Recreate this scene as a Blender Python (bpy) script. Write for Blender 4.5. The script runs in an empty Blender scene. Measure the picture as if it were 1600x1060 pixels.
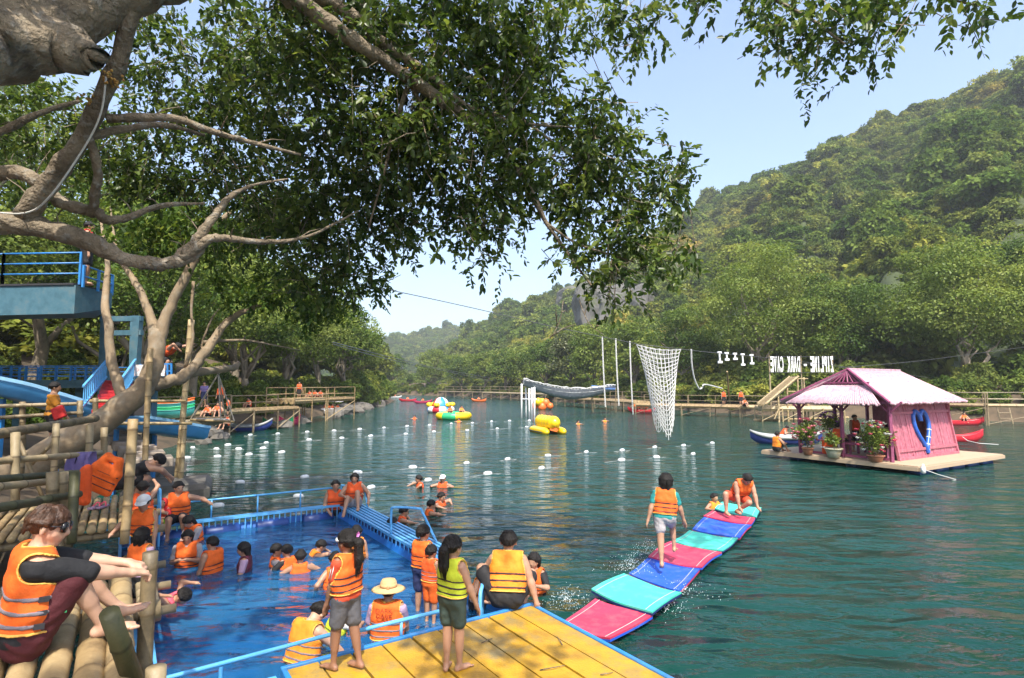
import bpy, bmesh, math, random, time
import numpy as np
from mathutils import Vector, Matrix

T0 = time.time()
SC = bpy.context.scene
COL = SC.collection
R = math.radians

# ------------------------------------------------------------------ camera
CAM_Z = 2.9
FOC = 900.0                       # focal length in pixels of a 1600 px wide frame
PITCH = math.atan2(73.0, FOC)
cam = bpy.data.cameras.new('camera')
cam.sensor_width = 36.0
cam.lens = FOC / 1600.0 * 36.0
cam.clip_start = 0.05
cam.clip_end = 4000.0
cam_ob = bpy.data.objects.new('camera', cam)
COL.objects.link(cam_ob)
cam_ob.location = (0, 0, CAM_Z)
cam_ob.rotation_euler = (math.pi / 2 + PITCH, 0, 0)
SC.camera = cam_ob

# ------------------------------------------------------------------ sky and sun
SUN_EL, SUN_AZ = R(56), R(172)    # azimuth clockwise from +Y
world = bpy.data.worlds.new('World')
SC.world = world
world.use_nodes = True
wn = world.node_tree
wn.nodes.clear()
w_out = wn.nodes.new('ShaderNodeOutputWorld')
w_bg = wn.nodes.new('ShaderNodeBackground')
w_sky = wn.nodes.new('ShaderNodeTexSky')
w_sky.sky_type = 'NISHITA'
w_sky.sun_disc = False
w_sky.sun_elevation = SUN_EL
w_sky.sun_rotation = SUN_AZ
w_sky.air_density = 1.0
w_sky.dust_density = 3.2
w_sky.ozone_density = 1.6
w_bg.inputs[1].default_value = 0.15
wn.links.new(w_sky.outputs[0], w_bg.inputs[0])
wn.links.new(w_bg.outputs[0], w_out.inputs[0])

sun = bpy.data.lights.new('sun', 'SUN')
sun.energy = 3.1
sun.angle = R(0.6)
sun.color = (1.0, 0.94, 0.84)
sun_ob = bpy.data.objects.new('sun', sun)
COL.objects.link(sun_ob)
SUN_DIR = Vector((math.sin(SUN_AZ) * math.cos(SUN_EL), math.cos(SUN_AZ) * math.cos(SUN_EL), math.sin(SUN_EL)))
sun_ob.rotation_euler = SUN_DIR.to_track_quat('Z', 'Y').to_euler()

SC.view_settings.view_transform = 'Standard'
SC.view_settings.look = 'None'
SC.view_settings.exposure = 1.33
SC.view_settings.gamma = 1.0
SC.view_settings.use_curve_mapping = False
cy = SC.cycles
cy.max_bounces = 6
cy.diffuse_bounces = 2
cy.glossy_bounces = 2
cy.transmission_bounces = 4
cy.transparent_max_bounces = 8
cy.volume_bounces = 0
cy.use_denoising = True
cy.use_adaptive_sampling = True
cy.sample_clamp_indirect = 4.0

# ------------------------------------------------------------------ helpers
def ray(px, py):
    a = (px - 800.0) / FOC
    b = (530.0 - py) / FOC
    return Vector((a, math.cos(PITCH) - b * math.sin(PITCH), math.sin(PITCH) + b * math.cos(PITCH)))

def P(px, py, d):
    """world point at depth d (metres along +Y) seen at photo pixel px, py"""
    r = ray(px, py)
    t = d / r.y
    return Vector((r.x * t, d, CAM_Z + r.z * t))

def G(px, py, z=0.0):
    """world point on the level z seen at photo pixel px, py"""
    r = ray(px, py)
    t = (z - CAM_Z) / r.z
    return Vector((r.x * t, r.y * t, z))

def tag(o, label=None, cat=None, group=None, kind=None):
    if label: o['label'] = label
    if cat: o['category'] = cat
    if group: o['group'] = group
    if kind: o['kind'] = kind
    return o

def empty(name, loc=(0, 0, 0), label=None, cat=None, group=None):
    o = bpy.data.objects.new(name, None)
    COL.objects.link(o)
    o.location = loc
    o.empty_display_size = 0.2
    return tag(o, label, cat, group)

def set_parent(o, parent):
    """parent an object whose mesh is in world space to an empty that only has a location"""
    o.parent = parent
    if parent is not None:
        o.matrix_parent_inverse = Matrix.Translation(-world_loc(parent))
    return o

def world_loc(o):
    v = Vector((0, 0, 0))
    while o is not None:
        if o.type == 'EMPTY':
            v += Vector(o.location)
        o = None if o.parent is None or o.type == 'EMPTY' else o.parent
    return v

def link_mesh(name, me, m=None, parent=None, smooth=False):
    if m is not None and not me.materials:
        me.materials.append(m)
    if smooth and len(me.polygons):
        me.polygons.foreach_set('use_smooth', [True] * len(me.polygons))
    o = bpy.data.objects.new(name, me)
    COL.objects.link(o)
    if parent is not None:
        set_parent(o, parent)
    return o

def np_mesh(name, verts, faces, attrs=None):
    """fast mesh from an (N,3) array and an (M,k) array of equal-sided faces"""
    me = bpy.data.meshes.new(name)
    nv, nf, k = len(verts), len(faces), faces.shape[1] if len(faces) else 3
    me.vertices.add(nv)
    me.vertices.foreach_set('co', np.ascontiguousarray(verts, dtype=np.float32).ravel())
    me.loops.add(nf * k)
    me.loops.foreach_set('vertex_index', np.ascontiguousarray(faces, dtype=np.int32).ravel())
    me.polygons.add(nf)
    me.polygons.foreach_set('loop_start', np.arange(0, nf * k, k, dtype=np.int32))
    me.update(calc_edges=True)
    if attrs:
        for an, av in attrs.items():
            at = me.attributes.new(an, 'FLOAT', 'POINT')
            at.data.foreach_set('value', np.ascontiguousarray(av, dtype=np.float32))
    return me

class MB:
    """collects shapes into one mesh"""
    def __init__(s):
        s.v, s.f, s.a = [], [], []
    def add(s, vs, fs, a=0.0):
        n = len(s.v)
        s.v += [tuple(p) for p in vs]
        s.f += [tuple(i + n for i in f) for f in fs]
        s.a += [a] * len(vs) if not isinstance(a, (list, tuple)) else list(a)
        return s
    def box(s, c, size, ax=None):
        """box centred at c; ax = three unit axes (columns) or None"""
        c = Vector(c)
        hx, hy, hz = size[0] / 2, size[1] / 2, size[2] / 2
        if ax is None: ax = (Vector((1, 0, 0)), Vector((0, 1, 0)), Vector((0, 0, 1)))
        vs = [c + ax[0] * (x * hx) + ax[1] * (y * hy) + ax[2] * (z * hz)
              for x in (-1, 1) for y in (-1, 1) for z in (-1, 1)]
        return s.add(vs, [(0, 1, 3, 2), (4, 6, 7, 5), (0, 4, 5, 1), (2, 3, 7, 6), (0, 2, 6, 4), (1, 5, 7, 3)])
    def bar(s, a, b, w, h, up=(0, 0, 1)):
        """rectangular bar from a to b"""
        a, b = Vector(a), Vector(b)
        d = (b - a)
        L = d.length
        d.normalize()
        up = Vector(up)
        x = d.cross(up)
        if x.length < 1e-4:
            x = d.cross(Vector((1, 0, 0)))
        x.normalize()
        z = x.cross(d)
        return s.box((a + b) / 2, (w, L, h), (x, d, z))
    def tube(s, pts, rad, n=8, cap=True, attr=None):
        pts = [Vector(p) for p in pts]
        if not isinstance(rad, (list, tuple)): rad = [rad] * len(pts)
        tang = []
        for i in range(len(pts)):
            a = pts[max(0, i - 1)]
            b = pts[min(len(pts) - 1, i + 1)]
            t = b - a
            tang.append(t.normalized() if t.length > 1e-9 else Vector((0, 0, 1)))
        ref = Vector((0, 0, 1)) if abs(tang[0].z) < 0.9 else Vector((1, 0, 0))
        x = tang[0].cross(ref).normalized()
        vs, fs, at = [], [], []
        for i, p in enumerate(pts):
            t = tang[i]
            x = (x - t * x.dot(t))
            x = x.normalized() if x.length > 1e-6 else t.orthogonal().normalized()
            y = t.cross(x)
            for k in range(n):
                a = 2 * math.pi * k / n
                vs.append(p + (x * math.cos(a) + y * math.sin(a)) * rad[i])
                at.append(attr[i] if attr else 0.0)
        for i in range(len(pts) - 1):
            for k in range(n):
                k2 = (k + 1) % n
                fs.append((i * n + k, i * n + k2, (i + 1) * n + k2, (i + 1) * n + k))
        if cap:
            fs.append(tuple(range(n - 1, -1, -1)))
            fs.append(tuple((len(pts) - 1) * n + k for k in range(n)))
        return s.add(vs, fs, at)
    def cyl(s, a, b, r, n=10, r2=None):
        return s.tube([a, b], [r, r if r2 is None else r2], n)
    def lathe(s, c, prof, n=16, ax=None):
        """prof: list of (radius, height) about the z axis through c"""
        c = Vector(c)
        if ax is None: ax = (Vector((1, 0, 0)), Vector((0, 1, 0)), Vector((0, 0, 1)))
        vs, fs = [], []
        for r, z in prof:
            for k in range(n):
                a = 2 * math.pi * k / n
                vs.append(c + ax[0] * (r * math.cos(a)) + ax[1] * (r * math.sin(a)) + ax[2] * z)
        for i in range(len(prof) - 1):
            for k in range(n):
                k2 = (k + 1) % n
                fs.append((i * n + k, i * n + k2, (i + 1) * n + k2, (i + 1) * n + k))
        fs.append(tuple(range(n - 1, -1, -1)))
        fs.append(tuple((len(prof) - 1) * n + k for k in range(n)))
        return s.add(vs, fs)
    def torus(s, c, R0, r0, n=32, m=10, ax=None, a0=0.0, a1=2 * math.pi):
        c = Vector(c)
        if ax is None: ax = (Vector((1, 0, 0)), Vector((0, 1, 0)), Vector((0, 0, 1)))
        full = abs(a1 - a0 - 2 * math.pi) < 1e-6
        vs, fs = [], []
        N = n if full else n + 1
        for i in range(N):
            a = a0 + (a1 - a0) * i / n
            e = ax[0] * math.cos(a) + ax[1] * math.sin(a)
            for j in range(m):
                b = 2 * math.pi * j / m
                vs.append(c + e * (R0 + r0 * math.cos(b)) + ax[2] * (r0 * math.sin(b)))
        for i in range(n):
            i2 = (i + 1) % N
            for j in range(m):
                j2 = (j + 1) % m
                fs.append((i * m + j, i2 * m + j, i2 * m + j2, i * m + j2))
        return s.add(vs, fs)
    def grid(s, pts):
        """pts: rows of points"""
        n, m = len(pts), len(pts[0])
        return s.add([p for r in pts for p in r],
                     [(i * m + j, i * m + j + 1, (i + 1) * m + j + 1, (i + 1) * m + j) for i in range(n - 1) for j in range(m - 1)])
    def slab(s, poly, z0, z1):
        """prism over a polygon (list of xy), counter-clockwise"""
        n = len(poly)
        vs = [(p[0], p[1], z0) for p in poly] + [(p[0], p[1], z1) for p in poly]
        fs = [tuple(range(n - 1, -1, -1)), tuple(range(n, 2 * n))]
        fs += [(i, (i + 1) % n, n + (i + 1) % n, n + i) for i in range(n)]
        return s.add(vs, fs)
    def build(s, name, m, parent=None, smooth=False, bevel=0.0, attr=None):
        me = bpy.data.meshes.new(name)
        me.from_pydata(s.v, [], s.f)
        if attr:
            at = me.attributes.new(attr, 'FLOAT', 'POINT')
            at.data.foreach_set('value', s.a)
        if bevel > 0:
            bm = bmesh.new(); bm.from_mesh(me)
            bmesh.ops.bevel(bm, geom=bm.edges[:], offset=bevel, segments=1, affect='EDGES', profile=0.7)
            bm.to_mesh(me); bm.free()
        return link_mesh(name, me, m, parent, smooth)

def local_build(mb, name, m, origin, parent=None, smooth=False, bevel=0.0):
    """like MB.build but moves the mesh so that its object origin sits at origin"""
    o = Vector(origin)
    mb.v = [tuple(Vector(p) - o) for p in mb.v]
    ob = mb.build(name, m, None, smooth, bevel)
    ob.location = o
    return ob

# ------------------------------------------------------------------ materials
MATS = {}
def nodes_of(name):
    m = bpy.data.materials.new(name)
    m.use_nodes = True
    nt = m.node_tree
    b = nt.nodes['Principled BSDF']
    return m, nt, b

def mat(name, col, rough=0.6, var=0.18, scale=6.0, col2=None, bump=0.0, bscale=40.0, metal=0.0, stretch=None, spec=0.5, mix=0.5, coat=0.0, sss=0.0, dirt=None, dirt_amt=0.0, dscale=2.5):
    """principled surface with a noise-driven change of colour and fine relief"""
    if name in MATS: return MATS[name]
    m, nt, b = nodes_of(name)
    N, L = nt.nodes, nt.links
    tc = N.new('ShaderNodeTexCoord')
    mp = N.new('ShaderNodeMapping')
    L.new(tc.outputs['Object'], mp.inputs[0])
    if stretch: mp.inputs['Scale'].default_value = stretch
    nz = N.new('ShaderNodeTexNoise')
    nz.inputs['Scale'].default_value = scale
    nz.inputs['Detail'].default_value = 5
    nz.inputs['Roughness'].default_value = 0.62
    L.new(mp.outputs[0], nz.inputs['Vector'])
    rp = N.new('ShaderNodeValToRGB')
    c1 = col
    c2 = col2 if col2 else tuple(c * (1 - 1.6 * var) for c in col)
    c3 = tuple(min(1, c * (1 + var)) for c in col)
    rp.color_ramp.elements[0].position = 0.28
    rp.color_ramp.elements[0].color = (*c2, 1)
    rp.color_ramp.elements[1].position = 0.74
    rp.color_ramp.elements[1].color = (*c3, 1)
    e = rp.color_ramp.elements.new(mix)
    e.color = (*c1, 1)
    L.new(nz.outputs[0], rp.inputs[0])
    src = rp.outputs[0]
    if dirt:
        n2 = N.new('ShaderNodeTexNoise')
        n2.inputs['Scale'].default_value = dscale
        n2.inputs['Detail'].default_value = 8
        n2.inputs['Roughness'].default_value = 0.7
        L.new(tc.outputs['Object'], n2.inputs['Vector'])
        mr = N.new('ShaderNodeMapRange')
        mr.inputs['From Min'].default_value = 0.5
        mr.inputs['From Max'].default_value = 0.68
        mr.inputs['To Max'].default_value = dirt_amt
        L.new(n2.outputs[0], mr.inputs[0])
        mx = N.new('ShaderNodeMix'); mx.data_type = 'RGBA'
        L.new(mr.outputs[0], mx.inputs[0])
        L.new(src, mx.inputs[6])
        mx.inputs[7].default_value = (*dirt, 1)
        src = mx.outputs[2]
    L.new(src, b.inputs['Base Color'])
    b.inputs['Roughness'].default_value = rough
    b.inputs['Metallic'].default_value = metal
    b.inputs['Specular IOR Level'].default_value = spec
    b.inputs['Coat Weight'].default_value = coat
    if sss:
        b.inputs['Subsurface Weight'].default_value = sss
        b.inputs['Subsurface Radius'].default_value = (0.02, 0.008, 0.004)
    if bump:
        nb = N.new('ShaderNodeTexNoise')
        nb.inputs['Scale'].default_value = bscale
        nb.inputs['Detail'].default_value = 4
        L.new(mp.outputs[0], nb.inputs['Vector'])
        bp = N.new('ShaderNodeBump')
        bp.inputs['Strength'].default_value = bump
        bp.inputs['Distance'].default_value = 0.02
        L.new(nb.outputs[0], bp.inputs['Height'])
        L.new(bp.outputs[0], b.inputs['Normal'])
    MATS[name] = m
    return m

def leaf_mat(name, c_dark, c_mid, c_light, transl=0.35, gloss=0.06, tint=False):
    m, nt, b = nodes_of(name)
    N, L = nt.nodes, nt.links
    N.remove(b)
    out = N['Material Output']
    at = N.new('ShaderNodeAttribute'); at.attribute_name = 'lv'
    rp = N.new('ShaderNodeValToRGB')
    rp.color_ramp.elements[0].color = (*c_dark, 1)
    rp.color_ramp.elements[1].color = (*c_light, 1)
    e = rp.color_ramp.elements.new(0.5); e.color = (*c_mid, 1)
    L.new(at.outputs['Fac'], rp.inputs[0])
    src = rp.outputs[0]
    if tint:
        ta = N.new('ShaderNodeAttribute'); ta.attribute_name = 'tint'; ta.attribute_type = 'INSTANCER'
        r2 = N.new('ShaderNodeValToRGB')
        els = r2.color_ramp.elements
        els[0].position = 0.0; els[0].color = (0.55, 0.75, 0.6, 1)
        els[1].position = 1.0; els[1].color = (1.75, 1.25, 1.1, 1)
        for ps, c in ((0.25, (0.8, 0.95, 0.8)), (0.5, (1.0, 1.0, 1.0)), (0.78, (1.35, 1.25, 0.9))):
            e = els.new(ps); e.color = (*c, 1)
        L.new(ta.outputs['Fac'], r2.inputs[0])
        mx = N.new('ShaderNodeMix'); mx.data_type = 'RGBA'; mx.blend_type = 'MULTIPLY'
        mx.inputs[0].default_value = 1.0
        L.new(src, mx.inputs[6]); L.new(r2.outputs[0], mx.inputs[7])
        src = mx.outputs[2]
    df = N.new('ShaderNodeBsdfDiffuse')
    tr = N.new('ShaderNodeBsdfTranslucent')
    L.new(src, df.inputs[0])
    hs = N.new('ShaderNodeHueSaturation')
    hs.inputs['Hue'].default_value = 0.485
    hs.inputs['Saturation'].default_value = 1.1
    hs.inputs['Value'].default_value = 1.5
    L.new(src, hs.inputs['Color'])
    L.new(hs.outputs[0], tr.inputs[0])
    m1 = N.new('ShaderNodeMixShader'); m1.inputs[0].default_value = transl
    L.new(df.outputs[0], m1.inputs[1]); L.new(tr.outputs[0], m1.inputs[2])
    gl = N.new('ShaderNodeBsdfGlossy'); gl.inputs['Roughness'].default_value = 0.38
    m2 = N.new('ShaderNodeMixShader'); m2.inputs[0].default_value = gloss
    L.new(m1.outputs[0], m2.inputs[1]); L.new(gl.outputs[0], m2.inputs[2])
    L.new(m2.outputs[0], out.inputs[0])
    return m

def lerp(a, b, t): return a + (b - a) * t
def vlerp(a, b, t): return Vector(a).lerp(Vector(b), t)

def resample(pts, n):
    pts = [Vector(p) for p in pts]
    ds = [0.0]
    for a, b in zip(pts[:-1], pts[1:]): ds.append(ds[-1] + (b - a).length)
    out = []
    j = 0
    for i in range(n):
        t = ds[-1] * i / (n - 1)
        while j < len(ds) - 2 and ds[j + 1] < t: j += 1
        f = (t - ds[j]) / max(1e-9, ds[j + 1] - ds[j])
        out.append(pts[j].lerp(pts[j + 1], min(1, max(0, f))))
    return out

def smooth_path(pts, per=6):
    """Catmull-Rom through the points"""
    pts = [Vector(p) for p in pts]
    q = [pts[0] * 2 - pts[1]] + pts + [pts[-1] * 2 - pts[-2]]
    out = []
    for i in range(1, len(q) - 2):
        for k in range(per):
            t = k / per
            a, b, c, d = q[i - 1], q[i], q[i + 1], q[i + 2]
            out.append(0.5 * ((2 * b) + (c - a) * t + (2 * a - 5 * b + 4 * c - d) * t * t + (3 * b - a - 3 * c + d) * t ** 3))
    out.append(pts[-1])
    return out
# ================================================================== setting: river, banks, hills
U = Vector((0.83, 0.558, 0)).normalized()      # along the pool's back rail
V = Vector((0.558, -0.83, 0)).normalized()     # along the pool's sides, towards the camera
PLAT_Z = 0.36
PC = G(830, 945, PLAT_Z)                        # far right corner of the yellow platform
POOL_BR = G(528, 797, 0.12)                     # pool back right
def uv(o, a, b, z): 
    p = Vector(o) + U * a + V * b
    return Vector((p.x, p.y, z))

# pool rectangle (corner points, level)
pb = POOL_BR
POOL_L = 7.2
POOL_W = 3.75
pool = [uv(pb, 0, 0, 0), uv(pb, -POOL_W, 0, 0), uv(pb, -POOL_W, POOL_L, 0), uv(pb, 0, POOL_L, 0)]

def water_mat(name, deep, shallow, big=1.0, rough=0.095, alpha=None, streak=1.0, patch=0.07):
    m, nt, b = nodes_of(name)
    N, L = nt.nodes, nt.links
    tc = N.new('ShaderNodeTexCoord')
    def noise(scale, sx, sy, det=3, dist=0.0, rot=0.25):
        mp = N.new('ShaderNodeMapping')
        mp.inputs['Scale'].default_value = (sx, sy, 1)
        mp.inputs['Rotation'].default_value = (0, 0, rot)
        L.new(tc.outputs['Object'], mp.inputs[0])
        n = N.new('ShaderNodeTexNoise')
        n.inputs['Scale'].default_value = scale
        n.inputs['Detail'].default_value = det
        n.inputs['Roughness'].default_value = 0.55
        n.inputs['Distortion'].default_value = dist
        L.new(mp.outputs[0], n.inputs['Vector'])
        return n
    n1 = noise(1.0 * big, 0.62, 1.5, 1.5, 0.7)
    n2 = noise(2.6 * big, 0.75, 1.5, 3, 0.4, -0.2)
    n3 = noise(9.0, 0.8, 1.4, 2, 0.0, 0.5)
    def madd(a, fa, bsock):
        mm = N.new('ShaderNodeMath'); mm.operation = 'MULTIPLY_ADD'
        L.new(a, mm.inputs[0]); mm.inputs[1].default_value = fa
        if bsock is None: mm.inputs[2].default_value = 0
        else: L.new(bsock, mm.inputs[2])
        return mm.outputs[0]
    h = madd(n3.outputs[0], 0.03, None)
    h = madd(n2.outputs[0], 0.22, h)
    h = madd(n1.outputs[0], 0.75, h)
    bp = N.new('ShaderNodeBump')
    bp.inputs['Strength'].default_value = 1.0
    bp.inputs['Distance'].default_value = 0.56 * streak
    L.new(h, bp.inputs['Height'])
    nm = noise(0.11, 1, 0.7, 3, 0.8)                   # calmer and rougher patches
    ms = N.new('ShaderNodeMapRange')
    ms.inputs['From Min'].default_value = 0.36; ms.inputs['From Max'].default_value = 0.64; ms.inputs['To Min'].default_value = 0.45; ms.inputs['To Max'].default_value = 1.0
    L.new(nm.outputs[0], ms.inputs[0]); L.new(ms.outputs[0], bp.inputs['Strength'])
    L.new(bp.outputs[0], b.inputs['Normal'])
    nn = noise(patch, 1, 0.6, 3, 0.5)
    rp = N.new('ShaderNodeValToRGB')
    rp.color_ramp.elements[0].position = 0.3; rp.color_ramp.elements[0].color = (*deep, 1)
    rp.color_ramp.elements[1].position = 0.7; rp.color_ramp.elements[1].color = (*shallow, 1)
    L.new(nn.outputs[0], rp.inputs[0])
    L.new(rp.outputs[0], b.inputs['Base Color'])
    b.inputs['Roughness'].default_value = rough
    b.inputs['IOR'].default_value = 1.333
    if alpha is not None:
        out = N['Material Output']
        tr = N.new('ShaderNodeBsdfTransparent')
        tr.inputs[0].default_value = (0.72, 0.86, 0.98, 1)
        gl = N.new('ShaderNodeBsdfGlossy'); gl.inputs['Roughness'].default_value = rough
        L.new(bp.outputs[0], gl.inputs['Normal'])
        fr = N.new('ShaderNodeFresnel'); fr.inputs[0].default_value = 1.333
        L.new(bp.outputs[0], fr.inputs['Normal'])
        df = N.new('ShaderNodeBsdfDiffuse'); L.new(rp.outputs[0], df.inputs[0])
        m1 = N.new('ShaderNodeMixShader'); m1.inputs[0].default_value = alpha
        L.new(tr.outputs[0], m1.inputs[1]); L.new(df.outputs[0], m1.inputs[2])
        m2 = N.new('ShaderNodeMixShader')
        L.new(fr.outputs[0], m2.inputs[0]); L.new(m1.outputs[0], m2.inputs[1]); L.new(gl.outputs[0], m2.inputs[2])
        L.new(m2.outputs[0], out.inputs[0])
    return m

m_river = water_mat('river_water', (0.003, 0.031, 0.025), (0.007, 0.052, 0.039))
m_poolw = water_mat('pool_water', (0.004, 0.085, 0.24), (0.03, 0.18, 0.38), big=1.5, alpha=0.6, streak=0.6, patch=0.9)

# river: one sheet with the pool cut out of it
o4 = [Vector((600, 920, 0)), Vector((-520, 920, 0)), Vector((-520, -130, 0)), Vector((600, -130, 0))]
rm = MB()
rm.add(o4 + pool, [(0, 1, 5, 4), (1, 2, 6, 5), (2, 3, 7, 6), (3, 0, 4, 7)])
river = rm.build('river', m_river)
me = river.data
bm = bmesh.new(); bm.from_mesh(me); bmesh.ops.recalc_face_normals(bm, faces=bm.faces[:])
for f in bm.faces:
    if f.normal.z < 0: f.normal_flip()
bm.to_mesh(me); bm.free()
tag(river, 'wide teal green river rippling between wooded banks', 'river', kind='structure')

pw = MB(); pw.add([p + Vector((0, 0, -0.004)) for p in pool], [(0, 1, 2, 3)])
pw = pw.build('pool_water', m_poolw)
tag(pw, 'bright blue water inside the floating pool', 'water', kind='structure')

m_earth = mat('bank_earth', (0.085, 0.06, 0.036), 0.95, 0.35, 0.9, col2=(0.035, 0.03, 0.018), bump=0.5, bscale=6)
m_forest_floor = mat('forest_floor', (0.04, 0.055, 0.016), 0.95, 0.35, 0.5, col2=(0.02, 0.03, 0.01), bump=0.4, bscale=3)
m_rock = mat('limestone', (0.13, 0.118, 0.10), 0.9, 0.3, 1.2, col2=(0.05, 0.047, 0.04), bump=0.7, bscale=5)

SHORE_L = [(6, -14), (0.2, -3), (-3.2, 2.2), (-5.3, 5.7), (-8.4, 10.9), (-12.6, 19), (-16.5, 28), (-17.5, 34), (-18.2, 45), (-18.5, 55),
           (-18.2, 70), (-20, 95), (-24, 118), (-34, 140), (-60, 155), (-120, 165)]
SHORE_R = [(75, 20), (48, 39), (41.5, 46), (33, 50.5), (29, 53), (25, 57), (22, 63), (20, 71), (14, 88), (8, 106), (4, 118), (-1, 132), (-6, 145), (-12, 157), (-20, 167), (-38, 182), (-80, 196), (-160, 205)]

def shore_loft(shore, n, side, offs, hgts, name, m, amp=0.25, seed=1):
    rng = random.Random(seed)
    s = resample([Vector((x, y, 0)) for x, y in shore], n)
    s = resample(smooth_path(s, 3), n)
    rows = []
    for i, p in enumerate(s):
        a, b = s[max(0, i - 2)], s[min(n - 1, i + 2)]
        t = (b - a).normalized()
        nrm = Vector((-t.y, t.x, 0)) * side
        row = []
        for d, h in zip(offs, hgts):
            k = amp * min(1.0, 0.25 + abs(d) / 6.0) * (0.4 + 0.06 * abs(d))
            q = p + nrm * d
            row.append(Vector((q.x + rng.uniform(-1, 1) * 0.2, q.y + rng.uniform(-1, 1) * 0.3, h + rng.uniform(-1, 1) * k)))
        rows.append(row)
    g = MB(); g.grid(rows)
    o = g.build(name, m, smooth=True)
    return o, rows

left_bank, LB = shore_loft(SHORE_L, 110, 1, [-3, -1.0, -0.2, 0.3, 0.9, 2, 4, 7, 11, 17, 25, 38, 60, 100],
                           [-1.4, -0.6, -0.15, 0.2, 0.45, 0.75, 1.1, 1.5, 2.2, 3.6, 6.2, 10, 17, 26], 'left_bank', m_earth, 0.25, 3)
tag(left_bank, 'shaded earth bank rising under the trees on the left', 'river bank', kind='structure')
right_bank, RB = shore_loft(SHORE_R, 90, -1, [-3, -1.0, -0.2, 0.4, 1.2, 2.5, 5, 9, 14],
                            [-1.4, -0.6, -0.15, 0.35, 1.0, 1.7, 2.3, 2.9, 3.6], 'right_bank', m_earth, 0.35, 4)
tag(right_bank, 'brown earth bank below the trees across the river', 'river bank', kind='structure')

# hills: a ridge line lofted down to the foot behind the bank
RIDGE = [(2500, -330, 105), (1900, -50, 150), (1600, 95, 190), (1440, 165, 215), (1330, 205, 235), (1230, 258, 255), (1120, 298, 275), (1040, 348, 290),
         (960, 400, 310), (890, 450, 330), (840, 462, 345), (790, 478, 352), (740, 512, 362), (700, 540, 372), (650, 592, 384)]
FOOT = [(80, 30), (55, 49), (47, 55), (38, 60), (34, 63), (31, 67), (28, 73), (26, 81), (21, 97), (15, 115), (11, 127), (6, 141), (1, 154), (-5, 166), (-13, 178)]
def hill_point(fs, t):
    i = min(len(RIDGE) - 2, int(fs)); f = fs - i
    a = P(*RIDGE[i]).lerp(P(*RIDGE[i + 1]), f)
    b = Vector((*FOOT[i], 2.5)).lerp(Vector((*FOOT[i + 1], 2.5)), f)
    zr = a.z - 4.0
    q = b.lerp(a, t)
    if t <= 1.0:
        z = 2.5 + (zr - 2.5) * (0.82 * t + 0.18 * t * t) 
        z += (zr * 0.05) * math.sin(fs * 2.3 + t * 5.0) * math.sin(math.pi * t) + (zr * 0.035) * math.sin(fs * 5.1 - t * 9.0) * math.sin(math.pi * t)
    else:
        z = zr - (t - 1.0) * zr * 1.4
    return Vector((q.x, q.y, z))
NS, NT = 90, 30
rows = []
hr = random.Random(7)
for i in range(NS + 1):
    row = []
    for j in range(NT + 4):
        p = hill_point((len(RIDGE) - 1.001) * i / NS, j / NT)
        row.append(p + Vector((0, 0, hr.uniform(-1, 1) * (0.4 + 0.006 * p.y))))
    rows.append(row)
g = MB(); g.grid(rows)
hill = g.build('hill', m_forest_floor, smooth=True)
tag(hill, 'steep wooded hill rising beyond the right bank', 'hill', kind='structure')

# grey limestone faces showing through the forest
def hill_at(px, py):
    best = None
    for i in range(0, 281):
        for j in range(3, 98):
            fs, t = (len(RIDGE) - 1.001) * i / 280, j / 100
            p = hill_point(fs, t)
            r0 = p - Vector((0, 0, CAM_Z)); yc = r0.y * math.cos(PITCH) + r0.z * math.sin(PITCH); zc = -r0.y * math.sin(PITCH) + r0.z * math.cos(PITCH)
            e = (800 + FOC * r0.x / yc - px) ** 2 + (530 - FOC * zc / yc - py) ** 2
            if best is None or e < best[0]: best = (e, fs, t, p)
    return best
m_cliff = mat('cliff_limestone', (0.095, 0.092, 0.085), 0.95, 0.4, 0.35, col2=(0.075, 0.075, 0.065), bump=1.0, bscale=0.9, stretch=(1, 1, 0.35), dirt=(0.06, 0.075, 0.03), dirt_amt=0.85, dscale=0.25)
CLIFFS = []
for k, (px, py, wx, hz, lb) in enumerate(((905, 478, 9, 12, 'left grey cliff face in the forest behind the rope net bridge'), (948, 486, 10, 13, 'middle grey cliff face in the forest behind the hanging ropes'), (985, 492, 8, 11, 'right grey cliff face in the forest behind the cargo net'))):
    e, fs, t, p = hill_at(px, py)
    bm = bmesh.new(); bmesh.ops.create_icosphere(bm, subdivisions=5, radius=1)
    rr = random.Random(900 + k)
    ph = [rr.uniform(0, 6) for _ in range(8)]
    for v in bm.verts:
        n = v.co.normalized()
        q = Vector((math.copysign(abs(n.x) ** .6, n.x), math.copysign(abs(n.y) ** .6, n.y), math.copysign(abs(n.z) ** .6, n.z)))
        d = 1 + .10 * math.sin(5 * q.x + ph[0]) + .08 * math.sin(9 * q.x + 2 * q.z + ph[1]) + .05 * math.sin(17 * q.x + ph[2]) + .04 * math.sin(12 * q.z + 7 * q.x + ph[3]) + .02 * rr.uniform(-1, 1)
        v.co = Vector((q.x * wx * d, q.y * 7 * d, q.z * hz * (1 + .15 * math.sin(3 * q.x + ph[4]))))
    me = bpy.data.meshes.new('cliff'); bm.to_mesh(me); bm.free()
    o = link_mesh('cliff', me, m_cliff, None, False); o.location = p + Vector((0, 2.5, -hz * .25)); o.rotation_euler = (R(-8), 0, R(25 - 20 * k))
    tag(o, lb, 'cliff', kind='structure')
    CLIFFS.append((p, wx))

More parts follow.
